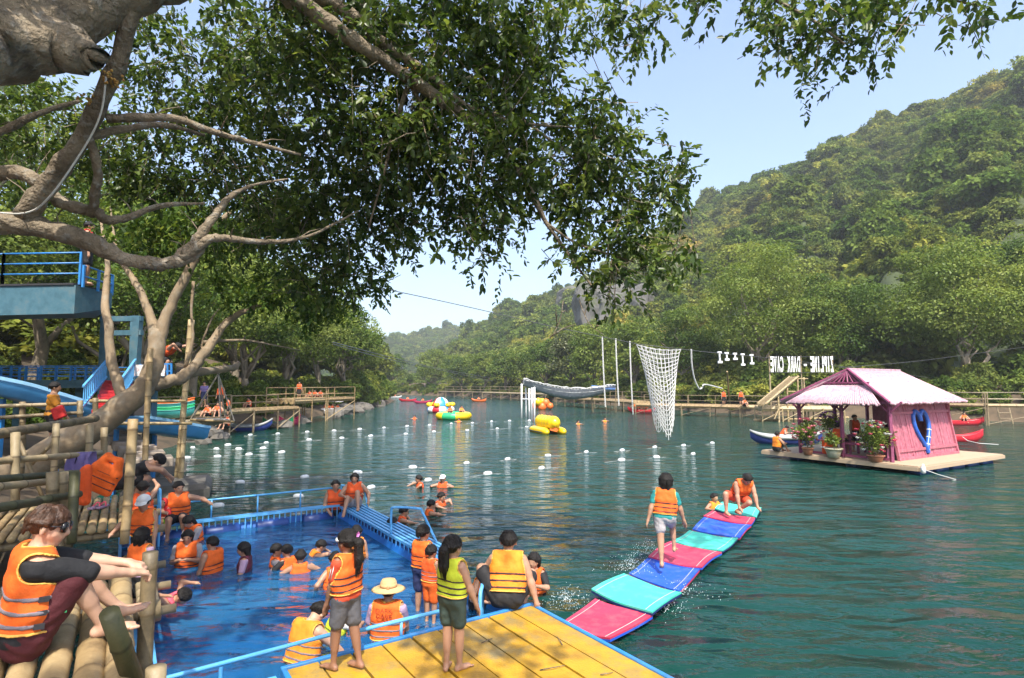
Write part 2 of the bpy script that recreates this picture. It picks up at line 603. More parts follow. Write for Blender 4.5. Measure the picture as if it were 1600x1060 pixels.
FAR = [(330, 560, 640), (430, 520, 650), (520, 535, 650), (570, 545, 660), (620, 524, 670), (680, 516, 680), (735, 512, 690), (790, 520, 700), (850, 550, 700)]
FARB = [(180, 606, 430), (380, 606, 430), (480, 606, 430), (560, 606, 430), (610, 606, 430), (670, 606, 430), (740, 606, 430), (800, 606, 440), (860, 606, 440)]
def far_point(fs, t):
    i = min(len(FAR) - 2, int(fs)); f = fs - i
    a = P(*FAR[i]).lerp(P(*FAR[i + 1]), f); b = P(*FARB[i]).lerp(P(*FARB[i + 1]), f)
    b.z = 1.0
    q = b.lerp(a, min(t, 1.0))
    q.z = 1 + (a.z - 8) * (0.75 * t + 0.25 * t * t) + 3 * math.sin(fs * 4 + t * 7) * math.sin(math.pi * min(1, t))
    return q
g = MB(); g.grid([[far_point((len(FAR) - 1.001) * i / 40, j / 12) for j in range(13)] for i in range(41)])
far_hill = g.build('distant_hill', m_forest_floor, smooth=True)
tag(far_hill, 'distant hazy wooded ridge at the bend of the river', 'hill', kind='structure')
# flat land between the bend and the distant ridge
fl = MB(); fl.grid([[Vector((x, y, 1.0 + (0.8 if j % 2 else 0))) for j, y in enumerate((205, 250, 300, 350, 400, 450))] for x in (-400, -250, -160, -110, -70, -30, 0, 40, 90)])
valley = fl.build('valley_floor', m_forest_floor, smooth=True)
tag(valley, 'low valley ground beyond the river bend', 'ground', kind='structure')
# ================================================================== vegetation
def rand_dirs(rng, n, up=0.0):
    v = rng.normal(size=(n, 3)); v[:, 2] += up
    return v / np.linalg.norm(v, axis=1)[:, None]

def leaf_arrays(pos, nrm, axis, length, width, fold=0.15):
    """4-point leaves (two triangles each) lying in the plane across nrm, pointing along axis"""
    ax = axis - nrm * np.sum(axis * nrm, axis=1)[:, None]
    ax /= np.linalg.norm(ax, axis=1)[:, None] + 1e-9
    sd = np.cross(nrm, ax)
    l, w = length[:, None], width[:, None]
    v = np.empty((len(pos), 4, 3))
    v[:, 0] = pos
    v[:, 1] = pos + ax * l * 0.5 + sd * w * 0.5 + nrm * w * fold
    v[:, 2] = pos + ax * l
    v[:, 3] = pos + ax * l * 0.5 - sd * w * 0.5 + nrm * w * fold
    n = len(pos)
    b = np.arange(n)[:, None] * 4
    f = np.concatenate([b + np.array([[0, 1, 2]]), b + np.array([[0, 2, 3]])], axis=1).reshape(-1, 3)
    return v.reshape(-1, 3), f

def leaf6_arrays(pos, nrm, axis, length, width):
    """6-point pointed oval leaves (two quads each)"""
    ax = axis - nrm * np.sum(axis * nrm, axis=1)[:, None]
    ax /= np.linalg.norm(ax, axis=1)[:, None] + 1e-9
    sd = np.cross(nrm, ax)
    l, w = length[:, None], width[:, None]
    v = np.empty((len(pos), 6, 3))
    v[:, 0] = pos
    v[:, 1] = pos + ax * l * 0.3 + sd * w * 0.46 + nrm * w * 0.16
    v[:, 2] = pos + ax * l * 0.66 + sd * w * 0.40 + nrm * w * 0.10
    v[:, 3] = pos + ax * l - nrm * w * 0.15
    v[:, 4] = pos + ax * l * 0.66 - sd * w * 0.40 + nrm * w * 0.10
    v[:, 5] = pos + ax * l * 0.3 - sd * w * 0.46 + nrm * w * 0.16
    n = len(pos)
    b = np.arange(n)[:, None] * 6
    f = np.concatenate([b + np.array([[0, 1, 2, 3]]), b + np.array([[0, 3, 4, 5]])], axis=1).reshape(-1, 4)
    return v.reshape(-1, 3), f

def crown_mesh(name, seed, rx, ry, rz, nblob, nleaf, ls, z0=0.0, hollow=0.6, droop=0.0):
    """foliage of one crown: leaf clumps on many blobs spread through an uneven dome"""
    rng = np.random.default_rng(seed)
    d = rand_dirs(rng, nblob, 0.35)
    rad = hollow + (1 - hollow) * rng.random(nblob)
    c = d * rad[:, None] * np.array([rx, ry, rz]) * 0.8
    c[:, 2] = np.where(c[:, 2] < -0.35 * rz, c[:, 2] * 0.4, c[:, 2])
    br = (0.14 + 0.17 * rng.random(nblob)) * (rx * ry * rz) ** (1 / 3.0)
    bi = rng.integers(0, nblob, nleaf)
    dd = rand_dirs(rng, nleaf, 0.35)
    shell = 0.55 + 0.5 * rng.random(nleaf) ** 0.7
    sq = np.array([1.15, 1.15, 0.7])
    pos = c[bi] + dd * (br[bi] * shell)[:, None] * sq
    pos[:, 2] += z0
    nr = dd * 0.7 + rng.normal(size=(nleaf, 3)) * 0.5 + np.array([0, 0, 0.45])
    nr /= np.linalg.norm(nr, axis=1)[:, None]
    ax = rng.normal(size=(nleaf, 3)) + dd * 0.8 + np.array([0, 0, -0.35 - droop])
    ln = ls * (0.65 + 0.7 * rng.random(nleaf))
    v, f = leaf_arrays(pos, nr, ax, ln, ln * 0.62)
    bv = rng.random(nblob)
    lv = np.clip(0.7 * bv[bi] + 0.34 * rng.random(nleaf), 0, 1)
    return np_mesh(name, v, f, {'lv': np.repeat(lv, 4)}), c + np.array([0, 0, z0])

m_bark = mat('grey_bark', (0.22, 0.18, 0.13), 0.9, 0.35, 3.0, col2=(0.09, 0.075, 0.05), bump=0.6, bscale=14, stretch=(1, 1, 0.5))
m_bark_pale = mat('pale_smooth_bark', (0.25, 0.185, 0.115), 0.85, 0.3, 2.2, col2=(0.16, 0.125, 0.08), bump=0.45, bscale=18, dirt=(0.30, 0.28, 0.23), dirt_amt=0.5, dscale=5)
m_leaf_bank = leaf_mat('bank_leaves', (0.030, 0.062, 0.012), (0.085, 0.140, 0.026), (0.19, 0.235, 0.045), 0.34, 0.012)
m_leaf_lime = leaf_mat('light_leaves', (0.055, 0.095, 0.016), (0.135, 0.190, 0.036), (0.25, 0.29, 0.068), 0.36, 0.012)
m_leaf_olive = leaf_mat('olive_leaves', (0.030, 0.044, 0.014), (0.085, 0.105, 0.035), (0.16, 0.17, 0.06), 0.28, 0.03)
m_leaf_hill = leaf_mat('hill_leaves', (0.042, 0.068, 0.018), (0.135, 0.172, 0.042), (0.27, 0.285, 0.075), 0.30, 0.0, tint=True)
m_leaf_big = leaf_mat('fig_leaves', (0.026, 0.052, 0.011), (0.072, 0.120, 0.024), (0.19, 0.24, 0.05), 0.48, 0.03)

# --- hill forest: prototypes that are instanced on points (one mass of trees, not separately countable)
PROTO = bpy.data.collections.new('forest_prototypes')
for k in range(7):
    tall = (1.0, 0.75, 1.25, 0.9, 0.6, 1.1, 0.8)[k]
    me, _ = crown_mesh('forest_crown', 100 + k, 4.2, 4.2, 3.4 * tall, 34, 3900, 0.62, z0=2.4 * tall, hollow=0.35)
    me.materials.append(m_leaf_hill)
    PROTO.objects.link(bpy.data.objects.new('forest_crown', me))

def forest(name, pts, scl, tint, label):
    pts = np.array(pts, dtype=np.float32)
    me = bpy.data.meshes.new(name)
    me.vertices.add(len(pts))
    me.vertices.foreach_set('co', pts.ravel())
    for an, av in (('scl', scl), ('tint', tint)):
        a = me.attributes.new(an, 'FLOAT', 'POINT'); a.data.foreach_set('value', np.array(av, dtype=np.float32))
    vr = np.random.default_rng(len(pts)); sv = np.array(scl, dtype=np.float32)[:, None] * vr.uniform((.75, .75, .6), (1.3, 1.3, 1.45), (len(pts), 3))
    a = me.attributes.new('sclv', 'FLOAT_VECTOR', 'POINT'); a.data.foreach_set('vector', sv.astype(np.float32).ravel())
    o = bpy.data.objects.new(name, me); COL.objects.link(o)
    ng = bpy.data.node_groups.new(name + '_scatter', 'GeometryNodeTree')
    ng.interface.new_socket('Geometry', in_out='INPUT', socket_type='NodeSocketGeometry')
    ng.interface.new_socket('Geometry', in_out='OUTPUT', socket_type='NodeSocketGeometry')
    N, L = ng.nodes, ng.links
    gi, go = N.new('NodeGroupInput'), N.new('NodeGroupOutput')
    mp = N.new('GeometryNodeMeshToPoints')
    ip = N.new('GeometryNodeInstanceOnPoints')
    ci = N.new('GeometryNodeCollectionInfo')
    ci.inputs['Collection'].default_value = PROTO
    ci.inputs['Separate Children'].default_value = True
    ip.inputs['Pick Instance'].default_value = True
    rr = N.new('FunctionNodeRandomValue'); rr.data_type = 'FLOAT_VECTOR'
    rr.inputs[0].default_value = (-0.25, -0.25, 0); rr.inputs[1].default_value = (0.25, 0.25, 6.28)
    na = N.new('GeometryNodeInputNamedAttribute'); na.data_type = 'FLOAT_VECTOR'; na.inputs['Name'].default_value = 'sclv'
    L.new(gi.outputs[0], mp.inputs['Mesh'])
    L.new(mp.outputs[0], ip.inputs['Points'])
    L.new(ci.outputs[0], ip.inputs['Instance'])
    L.new(rr.outputs[0], ip.inputs['Rotation'])
    L.new(na.outputs[0], ip.inputs['Scale'])
    L.new(ip.outputs[0], go.inputs[0])
    md = o.modifiers.new('scatter', 'NODES'); md.node_group = ng
    tag(o, label, 'forest', kind='stuff')
    return o

def patch_noise(x, y):
    return 0.5 + 0.25 * math.sin(x * 0.045 + 1.3 * math.sin(y * 0.021)) + 0.25 * math.sin(y * 0.05 + 2 + 1.7 * math.sin(x * 0.03))
fr = random.Random(11)
pts, scl, tint = [], [], []
NR = len(RIDGE) - 1.001
while len(pts) < 9000:
    fs = fr.random() * NR
    t = fr.random() ** 0.9 * 1.03
    # accept by local area so that the slope is covered evenly
    a = hill_point(fs, t)
    e1 = (hill_point(min(NR, fs + 0.05), t) - a).length / 0.05
    e2 = (hill_point(fs, t + 0.02) - a).length / 0.02
    if fr.random() > (e1 * e2) / (160 * 420.0) * (1.6 if fs < 4 else 1): continue
    if any((a - c).length < w * 1.15 and (a.y < c.y + 4) for c, w in CLIFFS): continue
    pts.append(a + Vector((fr.uniform(-1, 1), fr.uniform(-1, 1), -1.6)))
    near = min(1.0, a.y / 160.0)
    scl.append(fr.choice((fr.uniform(.25, .5), fr.uniform(.4, .9), fr.uniform(.4, .9))) * (0.72 + 0.45 * near) * (1.6 if fr.random() < 0.10 else 1))
    tint.append(min(1, max(0, patch_noise(a.x, a.z * 2 + a.y * 0.5) * 0.65 + fr.uniform(-0.22, 0.42))))
# low growth right behind the bank
for i in range(520):
    fs = fr.random() * NR
    j = min(len(FOOT) - 2, int(fs)); f = fs - j
    b = Vector((*FOOT[j], 2.4)).lerp(Vector((*FOOT[j + 1], 2.4)), f)
    pts.append(b + Vector((fr.uniform(-7, 6), fr.uniform(-4, 6), -1.2)))
    scl.append(fr.uniform(0.3, 0.6)); tint.append(fr.uniform(0.3, 0.8))
forest('hill_forest', pts, scl, tint, 'dense mixed forest covering the hill beyond the river')
pts, scl, tint = [], [], []
for i in range(1500):
    fs = fr.random() * (len(FAR) - 1.001)
    p = far_point(fs, fr.random() ** 0.8 * 1.02)
    pts.append(p + Vector((0, 0, -2))); scl.append(fr.uniform(1.2, 2.3)); tint.append(fr.uniform(0.1, 0.6))
for i in range(420):
    pts.append(Vector((fr.uniform(-230, 30), fr.uniform(205, 440), 0))); scl.append(fr.uniform(0.7, 1.4)); tint.append(fr.uniform(0.3, 0.8))
forest('distant_forest', pts, scl, tint, 'hazy forest on the distant ridge and valley floor')

# wooded rise behind the left bank
pts, scl, tint = [], [], []
for i in range(330):
    x = fr.uniform(-95, -33); y = fr.uniform(-5, 150)
    d = -x - 18
    z = lerp(5, 26, min(1, max(0, (d - 14) / 60)))
    pts.append((x, y, z - 1)); scl.append(fr.uniform(0.8, 1.4)); tint.append(fr.uniform(0.35, 0.85))
forest('left_forest', pts, scl, tint, 'dense woodland rising behind the left bank')

# undergrowth hugging both banks
pts, scl, tint = [], [], []
def along(rows, i0, i1, js, n, s0, s1, dz):
    for k in range(n):
        i = fr.uniform(i0, i1) * (len(rows) - 1.01); a = int(i); j = fr.choice(js)
        p = rows[a][j].lerp(rows[a + 1][j], i - a).lerp(rows[a][j + 1], fr.random())
        pts.append(p + Vector((0, 0, dz))); scl.append(fr.uniform(s0, s1)); tint.append(fr.uniform(0.1, 0.75))
along(RB, 0.02, 0.62, (4, 5, 6, 7), 420, .22, .5, -.5)
along(RB, 0.02, 0.62, (3, 4), 90, .14, .25, -.3)
along(RB, 0.62, 1.0, (4, 5, 6, 7), 160, .3, .6, -.5)
along(LB, 0.12, 0.62, (7, 8, 9, 10), 300, .18, .45, -.4)
along(LB, 0.22, 0.62, (5, 6, 7), 200, .2, .42, -.3)
along(LB, 0.36, 0.66, (4, 5, 6), 110, .3, .55, .3)
along(LB, 0.12, 0.26, (6, 7), 70, .1, .22, -.2)
forest('undergrowth', pts, scl, tint, 'low bushes and creepers covering both banks')

# --- bank trees, one by one
def limb(mb, a, b, r0, r1, rng, wob=0.12, seg=5, n=7):
    a, b = Vector(a), Vector(b)
    L = (b - a).length
    pts = []
    for i in range(seg + 1):
        t = i / seg
        w = math.sin(math.pi * t) * wob * L
        pts.append(a.lerp(b, t) + Vector((rng.uniform(-w, w), rng.uniform(-w, w), rng.uniform(-w, w) * 0.5)))
    mb.tube(pts, [lerp(r0, r1, i / seg) for i in range(seg + 1)], n)
    return pts

CROWN_CACHE = {}
def bank_tree(x, y, z, h, r, label, group, leaf=m_leaf_bank, seed=0, ls=0.26, dens=1.0, key=None, lean=(0, 0), bark=m_bark, flat=1.0, low=0.30):
    rng = random.Random(seed)
    root = empty('tree', (x, y, z), label, 'tree', group)
    ch = h * (1 - low)
    rz = ch * 0.52 * flat
    zc = h - rz * 0.95
    ck = (key, leaf.name) if key is not None else None
    if ck and ck in CROWN_CACHE:
        me, cs, k0 = CROWN_CACHE[ck]
    else:
        nl = int(dens * 9.0 * (r * r * 2 + r * rz * 4) / (ls * ls * 0.62) * 0.42)
        nl = min(nl, 24000)
        me, cs = crown_mesh('crown', seed + 500, r, r, rz, int(26 + r * 5), nl, ls, z0=zc, hollow=0.45)
        me.materials.append(leaf)
        if ck: CROWN_CACHE[ck] = (me, cs, (r, h))
        k0 = (r, h)
    co = bpy.data.objects.new('crown', me); COL.objects.link(co); co.parent = root
    co.rotation_euler.z = rng.uniform(0, 6.28) if ck else 0
    co.scale = (r / k0[0], r / k0[0], h / k0[1])
    co.location = (lean[0], lean[1], 0)
    mb = MB()
    top = Vector((lean[0], lean[1], zc - rz * 0.15))
    tp = limb(mb, (0, 0, -0.8), top, 0.045 * h * 0.5 + 0.06, 0.10, rng, 0.06, 6)
    mb.build('trunk', bark, None, smooth=True).parent = root
    bb = MB()
    for k in range(9):
        c = Vector(cs[rng.randrange(len(cs))]) * (r / k0[0]) if ck else Vector(cs[rng.randrange(len(cs))])
        s = tp[rng.randrange(2, 6)]
        limb(bb, s, c + Vector((lean[0], lean[1], 0)), 0.09 + 0.01 * h * rng.random(), 0.025, rng, 0.14, 5, 5)
    bb.build('branches', bark, None, smooth=True).parent = root
    return root

RT = [  # right bank: x, y, height, radius, leaf, label
    (28.5, 66, 18.5, 8.8, m_leaf_lime, 'broad light green tree spreading over the bank behind the lettered sign'),
    (42.5, 54, 17.5, 7.0, m_leaf_lime, 'tall lime green tree at the right edge above the bamboo walkway'),
    (52, 55, 18, 7.5, m_leaf_bank, 'dense tree cut by the right edge of the photo'),
    (36, 63, 15, 6.0, m_leaf_bank, 'dark leafy tree standing between two lime green trees behind the pink houseboat'),
    (22.8, 76, 12.5, 5.5, m_leaf_bank, 'rounded green tree behind the hanging cargo net'),
    (18.5, 86, 12, 5.2, m_leaf_lime, 'pale leafy tree behind the three hanging ropes'),
    (14, 97, 13, 5.8, m_leaf_lime, 'light green tree behind the right end of the rope net bridge'),
    (11, 106, 12, 5.5, m_leaf_olive, 'dark olive tree leaning out over the middle of the rope net bridge'),
    (7, 117, 11.5, 5.2, m_leaf_bank, 'green tree behind the left end of the rope net bridge'),
    (3, 128, 11, 5.4, m_leaf_lime, 'light tree on the far bank left of the rope net bridge'),
    (-1.5, 139, 11, 5.4, m_leaf_bank, 'tree at the start of the far bamboo walkway'),
    (-7, 150, 11, 5.5, m_leaf_lime, 'pale tree on the far bank above the round inflatable'),
    (-14, 162, 11.5, 6.0, m_leaf_bank, 'dark tree on the far bank near the sandy bend'),
    (-24, 176, 13, 6.5, m_leaf_lime, 'tree above the sandy slope at the river bend'),
    (-40, 192, 13, 6.5, m_leaf_bank, 'farthest bank tree at the left end of the sandy bend'),
]
for i, (x, y, h, r, lf, lb) in enumerate(RT):
    near = y < 80
    bank_tree(x, y, 1.6, h, r, lb, 'trees along the right bank', lf, 40 + i, ls=0.27 if near else 0.42, key=None if near else 'far%d' % (i % 3), low=0.0, dens=0.95)
LT = [
    (-20.0, 30, 13.5, 5.2, m_leaf_bank, 'leafy tree on the left bank above the stacked kayaks'),
    (-20.8, 37.5, 13.5, 5.4, m_leaf_lime, 'bright leafy tree overhanging the left bamboo dock'),
    (-21.3, 46, 13, 5.4, m_leaf_bank, 'tree on the left bank behind the green kayak'),
    (-21.2, 55, 12.8, 5.2, m_leaf_lime, 'sunlit tree over the far end of the left dock'),
    (-21.5, 64, 12.5, 5.0, m_leaf_lime, 'yellow green tree behind the raft of people at the dock end'),
    (-21.4, 73, 12.5, 4.8, m_leaf_bank, 'tall dark tree past the end of the left dock'),
    (-23.2, 83, 12.5, 5.0, m_leaf_lime, 'light tree near the downstream point of the left bank'),
    (-25.5, 95, 10, 4.8, m_leaf_lime, 'low pale tree at the downstream point of the left bank'),
    (-29.0, 108, 8, 4.8, m_leaf_lime, 'last low tree on the left bank before the bend'),
    (-28, 34, 18, 6.8, m_leaf_lime, 'tall tree behind the left dock trees'),
    (-29, 47, 18.5, 7.0, m_leaf_bank, 'second tall tree up the slope behind the left dock'),
    (-30, 62, 17.5, 7.0, m_leaf_lime, 'third tall tree up the slope behind the left bank'),
    (-31, 79, 15, 6.2, m_leaf_bank, 'tall tree at the back of the downstream left bank'),
    (-24, 22, 17, 6.2, m_leaf_lime, 'sunlit tree behind the blue stair tower'),
    (-29, 15, 18, 6.5, m_leaf_lime, 'bright tree behind the blue diving platform'),
    (-22, 12.5, 13, 4.6, m_leaf_bank, 'shady tree left of the blue stair tower'),
]
for i, (x, y, h, r, lf, lb) in enumerate(LT):
    d = max(0.2, -17 - x)
    far = y > 60
    bank_tree(x, y, 0.9 + 0.2 * d, h, r, lb, 'trees along the left bank', lf, 80 + i, ls=0.2 if not far else 0.34, key=None if not far else 'lf%d' % (i % 2), low=0.02, dens=0.95)
print('trees', round(time.time() - T0, 1))
# ================================================================== the big fig tree over the camera and the leaning tree
def path_px(l, per=5):
    pts = smooth_path([P(a, b, d) for a, b, d, r in l], per)
    rs = []
    for i in range(len(l) - 1):
        for k in range(per): rs.append(lerp(l[i][3], l[i + 1][3], k / per))
    rs.append(l[-1][3])
    return pts, rs

def limb_px(mb, l, rng, n=12, wob=0.12, per=5):
    pts, rs = path_px(l, per)
    rs = [r * (1 + rng.uniform(-wob, wob)) for r in rs]
    pts = [p + Vector((rng.uniform(-1, 1), rng.uniform(-1, 1), rng.uniform(-1, 1))) * r * 0.15 for p, r in zip(pts, rs)]
    mb.tube(pts, rs, n)
    return pts

bark2, nt, bb = nodes_of('fig_bark')
N, L = nt.nodes, nt.links
tc = N.new('ShaderNodeTexCoord')
n1 = N.new('ShaderNodeTexNoise'); n1.inputs['Scale'].default_value = 2.4; n1.inputs['Detail'].default_value = 9; n1.inputs['Roughness'].default_value = 0.68
n2 = N.new('ShaderNodeTexNoise'); n2.inputs['Scale'].default_value = 11; n2.inputs['Detail'].default_value = 6
n3 = N.new('ShaderNodeTexMusgrave') if hasattr(bpy.types, 'ShaderNodeTexMusgrave') else N.new('ShaderNodeTexNoise')
n3.inputs['Scale'].default_value = 38
for q in (n1, n2, n3): L.new(tc.outputs['Object'], q.inputs['Vector'])
r1 = N.new('ShaderNodeValToRGB')
e = r1.color_ramp.elements
e[0].position = 0.30; e[0].color = (0.05, 0.037, 0.024, 1)
e[1].position = 0.70; e[1].color = (0.33, 0.275, 0.20, 1)
k = e.new(0.46); k.color = (0.17, 0.132, 0.088, 1)
k = e.new(0.56); k.color = (0.24, 0.19, 0.13, 1)
L.new(n1.outputs[0], r1.inputs[0])
r2 = N.new('ShaderNodeMapRange'); r2.inputs['From Min'].default_value = 0.56; r2.inputs['From Max'].default_value = 0.66; r2.inputs['To Max'].default_value = 0.55
L.new(n2.outputs[0], r2.inputs[0])
mx = N.new('ShaderNodeMix'); mx.data_type = 'RGBA'
L.new(r2.outputs[0], mx.inputs[0]); L.new(r1.outputs[0], mx.inputs[6]); mx.inputs[7].default_value = (0.29, 0.275, 0.24, 1)
L.new(mx.outputs[2], bb.inputs['Base Color'])
bb.inputs['Roughness'].default_value = 0.9
ad = N.new('ShaderNodeMath'); ad.operation = 'MULTIPLY_ADD'; ad.inputs[1].default_value = 0.25
L.new(n3.outputs[0], ad.inputs[0]); L.new(n2.outputs[0], ad.inputs[2])
bp = N.new('ShaderNodeBump'); bp.inputs['Strength'].default_value = 1.0; bp.inputs['Distance'].default_value = 0.07
L.new(ad.outputs[0], bp.inputs['Height']); L.new(bp.outputs[0], bb.inputs['Normal'])

FIG = empty('fig_tree', (-4.2, 1.2, 0.6), 'huge old fig tree whose limbs and dark leaves hang across the top of the view', 'tree')
rg = random.Random(5)
t = MB()
limb_px(t, [(-420, 900, 2.4, .50), (-360, 500, 3.0, .48), (-260, 230, 3.8, .44), (-120, 95, 4.2, .37), (0, 58, 4.6, .31), (100, 28, 5, .26), (200, -12, 5.3, .21), (300, -35, 5.6, .16)], rg, 18, 0.05)
limb_px(t, [(40, 62, 4.72, .27), (105, 78, 4.8, .20), (140, 88, 4.84, .13), (150, 90, 4.86, .10)], rg, 14, 0.06)
set_parent(t.build('trunk', bark2, None, smooth=True), FIG)
BR = [
    [(280, -34, 5.55, .16), (400, -30, 5.9, .125), (470, 5, 6.2, .105), (550, 62, 6.5, .092), (610, 102, 6.8, .082), (680, 150, 7.1, .072), (740, 192, 7.3, .062), (790, 240, 7.5, .052), (830, 300, 7.7, .040), (855, 350, 7.8, .030), (890, 400, 7.9, .022), (930, 455, 7.9, .012)],
    [(440, -30, 6.1, .09), (530, 10, 6.5, .08), (600, 70, 6.9, .07), (660, 108, 7.1, .065), (720, 160, 7.3, .04), (800, 190, 7.6, .028), (900, 200, 8, .012)],
    [(212, -10, 5.3, .085), (186, 90, 5.4, .078), (165, 140, 5.5, .08), (120, 225, 5.6, .088), (75, 287, 5.7, .095), (38, 338, 5.8, .10)],
    [(-130, 352, 5.6, .18), (-60, 350, 5.7, .145), (20, 350, 5.8, .125), (90, 362, 5.9, .10), (140, 380, 6, .09), (190, 403, 6.1, .082), (240, 412, 6.2, .074), (280, 409, 6.3, .066), (303, 396, 6.4, .06), (322, 377, 6.5, .05)],
    [(275, 408, 6.3, .07), (303, 380, 6.35, .055), (330, 345, 6.4, .048), (358, 310, 6.5, .035), (395, 290, 6.7, .02), (450, 280, 7, .01)],
    [(285, 404, 6.3, .06), (322, 376, 6.4, .058), (350, 372, 6.5, .04), (410, 378, 6.8, .032), (480, 370, 7.2, .02), (560, 330, 7.7, .012)],
    [(-60, 282, 5.9, .10), (30, 270, 5.9, .08), (75, 300, 5.9, .07), (105, 322, 5.95, .06), (150, 330, 6, .055), (165, 343, 6.05, .05), (200, 340, 6.2, .035), (250, 322, 6.4, .03), (320, 318, 6.7, .015)],
    [(140, 215, 5.6, .04), (152, 262, 5.75, .042), (148, 310, 5.9, .045), (142, 335, 6, .05)],
    [(166, 185, 5.5, .05), (270, 185, 5.8, .042), (330, 205, 6, .034), (400, 225, 6.3, .026), (470, 242, 6.6, .014)],
    [(135, 215, 5.6, .045), (190, 202, 5.8, .038), (260, 196, 6, .03), (320, 212, 6.3, .016)],
    [(-40, 220, 6.3, .05), (10, 202, 6.3, .045), (60, 178, 6.4, .036), (125, 158, 6.6, .02)],
    [(700, 168, 7.2, .04), (740, 185, 7.4, .034), (800, 180, 7.7, .026), (880, 235, 8, .018), (960, 300, 8.2, .01)],
    [(640, 125, 7.0, .035), (620, 190, 7.2, .028), (600, 270, 7.4, .02), (575, 360, 7.8, .01)],
    [(640, 130, 7.0, .03), (680, 200, 7.3, .025), (720, 260, 7.6, .02), (760, 360, 7.8, .01)],
    [(600, -60, 6.5, .06), (800, -50, 6.8, .05), (1000, -40, 6.8, .04), (1150, -20, 6.7, .03), (1250, 20, 6.6, .02), (1320, 70, 6.5, .012)],
    [(1150, -40, 6.6, .03), (1300, -30, 6.4, .025), (1420, -15, 6.2, .02), (1530, 10, 6.1, .01)],
    [(855, 350, 7.8, .02), (900, 380, 7.8, .016), (960, 400, 7.8, .012), (1020, 420, 7.8, .008)],
    [(880, 470, 7.7, .006), (875, 500, 7.7, .006), (862, 525, 7.7, .004), (845, 532, 7.7, .003)],
    [(905, 470, 7.7, .006), (920, 505, 7.7, .005), (945, 525, 7.7, .003)],
]
for l in BR:
    b = MB(); lp = limb_px(b, l, rg, 11, 0.14)
    for q in range(3, len(lp) - 2, 4):
        d_ = Vector((rg.uniform(-1, 1), rg.uniform(-1, 1), rg.uniform(-.3, 1))).normalized() * rg.uniform(.12, .4)
        b.tube([lp[q], lp[q] + d_ * .5 + Vector((0, 0, .03)), lp[q] + d_], [.010, .007, .003], 4)
    set_parent(b.build('branch', bark2, None, smooth=True), FIG)
rp_ = MB(); rp_.tube(smooth_path([P(166, 120, 5.35), P(158, 175, 5.4), P(135, 225, 5.45), P(80, 305, 5.5), P(40, 333, 5.62), P(-30, 330, 5.6)], 6), 0.009, 6)
rope = rp_.build('tree_rope', mat('white_rope', (0.62, 0.60, 0.55), 0.8, 0.1, 30), smooth=True)
tag(rope, 'thin white rope tied along the slanting fig branch', 'rope')

CL = [  # clumps of the crown: px, py, depth, radius px x, y, twigs
    (520, 60, 7, 120, 80, 1), (650, 50, 7.5, 120, 80, 1), (780, 50, 8, 110, 70, 1), (890, 40, 8, 80, 45, .9), (700, 160, 7.5, 110, 70, 1), (820, 150, 8, 95, 60, 1),
    (890, 165, 8, 60, 45, 1), (950, 225, 8.2, 50, 32, 1), (985, 275, 8.2, 75, 38, 1.1), (1062, 305, 8.2, 32, 26, 1), (1020, 352, 8, 55, 30, 1), (895, 255, 8, 85, 55, 1),
    (780, 255, 7.5, 90, 65, 1), (945, 325, 8.2, 75, 45, 1), (860, 325, 8, 65, 40, 1), (990, 415, 7.8, 50, 38, 1.1), (920, 410, 7.8, 40, 34, 1), (965, 452, 7.8, 58, 22, 1.1),
    (1035, 440, 7.8, 24, 32, 1), (780, 345, 7.8, 45, 40, 1), (760, 410, 7.8, 46, 24, 1.1), (700, 320, 8, 65, 55, 1), (620, 300, 8, 80, 70, 1), (560, 200, 7.5, 110, 80, 1),
    (450, 150, 8, 110, 85, 1), (615, 400, 8.5, 38, 45, 1.1), (560, 430, 9, 60, 50, 1.2), (480, 400, 9, 80, 70, 1.1), (520, 300, 8.5, 90, 75, 1), (400, 280, 9, 90, 75, 1),
    (300, 200, 9, 90, 75, 1), (310, 310, 9.5, 90, 55, 1), (380, 395, 10, 80, 50, 1), (200, 250, 9.5, 80, 70, 1), (80, 200, 9, 90, 80, 1), (60, 290, 10, 80, 50, .9),
    (330, 90, 9, 110, 70, 1), (420, 60, 8.5, 90, 60, 1), (230, 110, 9, 70, 60, .9), (500, 470, 9.5, 60, 28, 1), (650, 230, 7.6, 80, 60, 1), (740, 100, 7.8, 90, 60, .9),
    (1000, 12, 7.5, 90, 22, .9), (1130, 8, 7, 45, 22, .9), (1225, 32, 6.6, 55, 30, 1), (1275, 78, 6.6, 50, 22, 1), (1340, 40, 6.5, 60, 34, 1.1), (1415, 8, 6.5, 40, 16, .9),
    (1382, 72, 6.4, 22, 18, 1), (1495, 10, 6, 34, 14, 1), (1560, 2, 6, 26, 12, 1), (1520, 42, 6, 9, 12, 1.2), (1262, 105, 6.5, 22, 10, 1), (1185, 52, 6.6, 26, 14, .8),
]
nrg = np.random.default_rng(21)
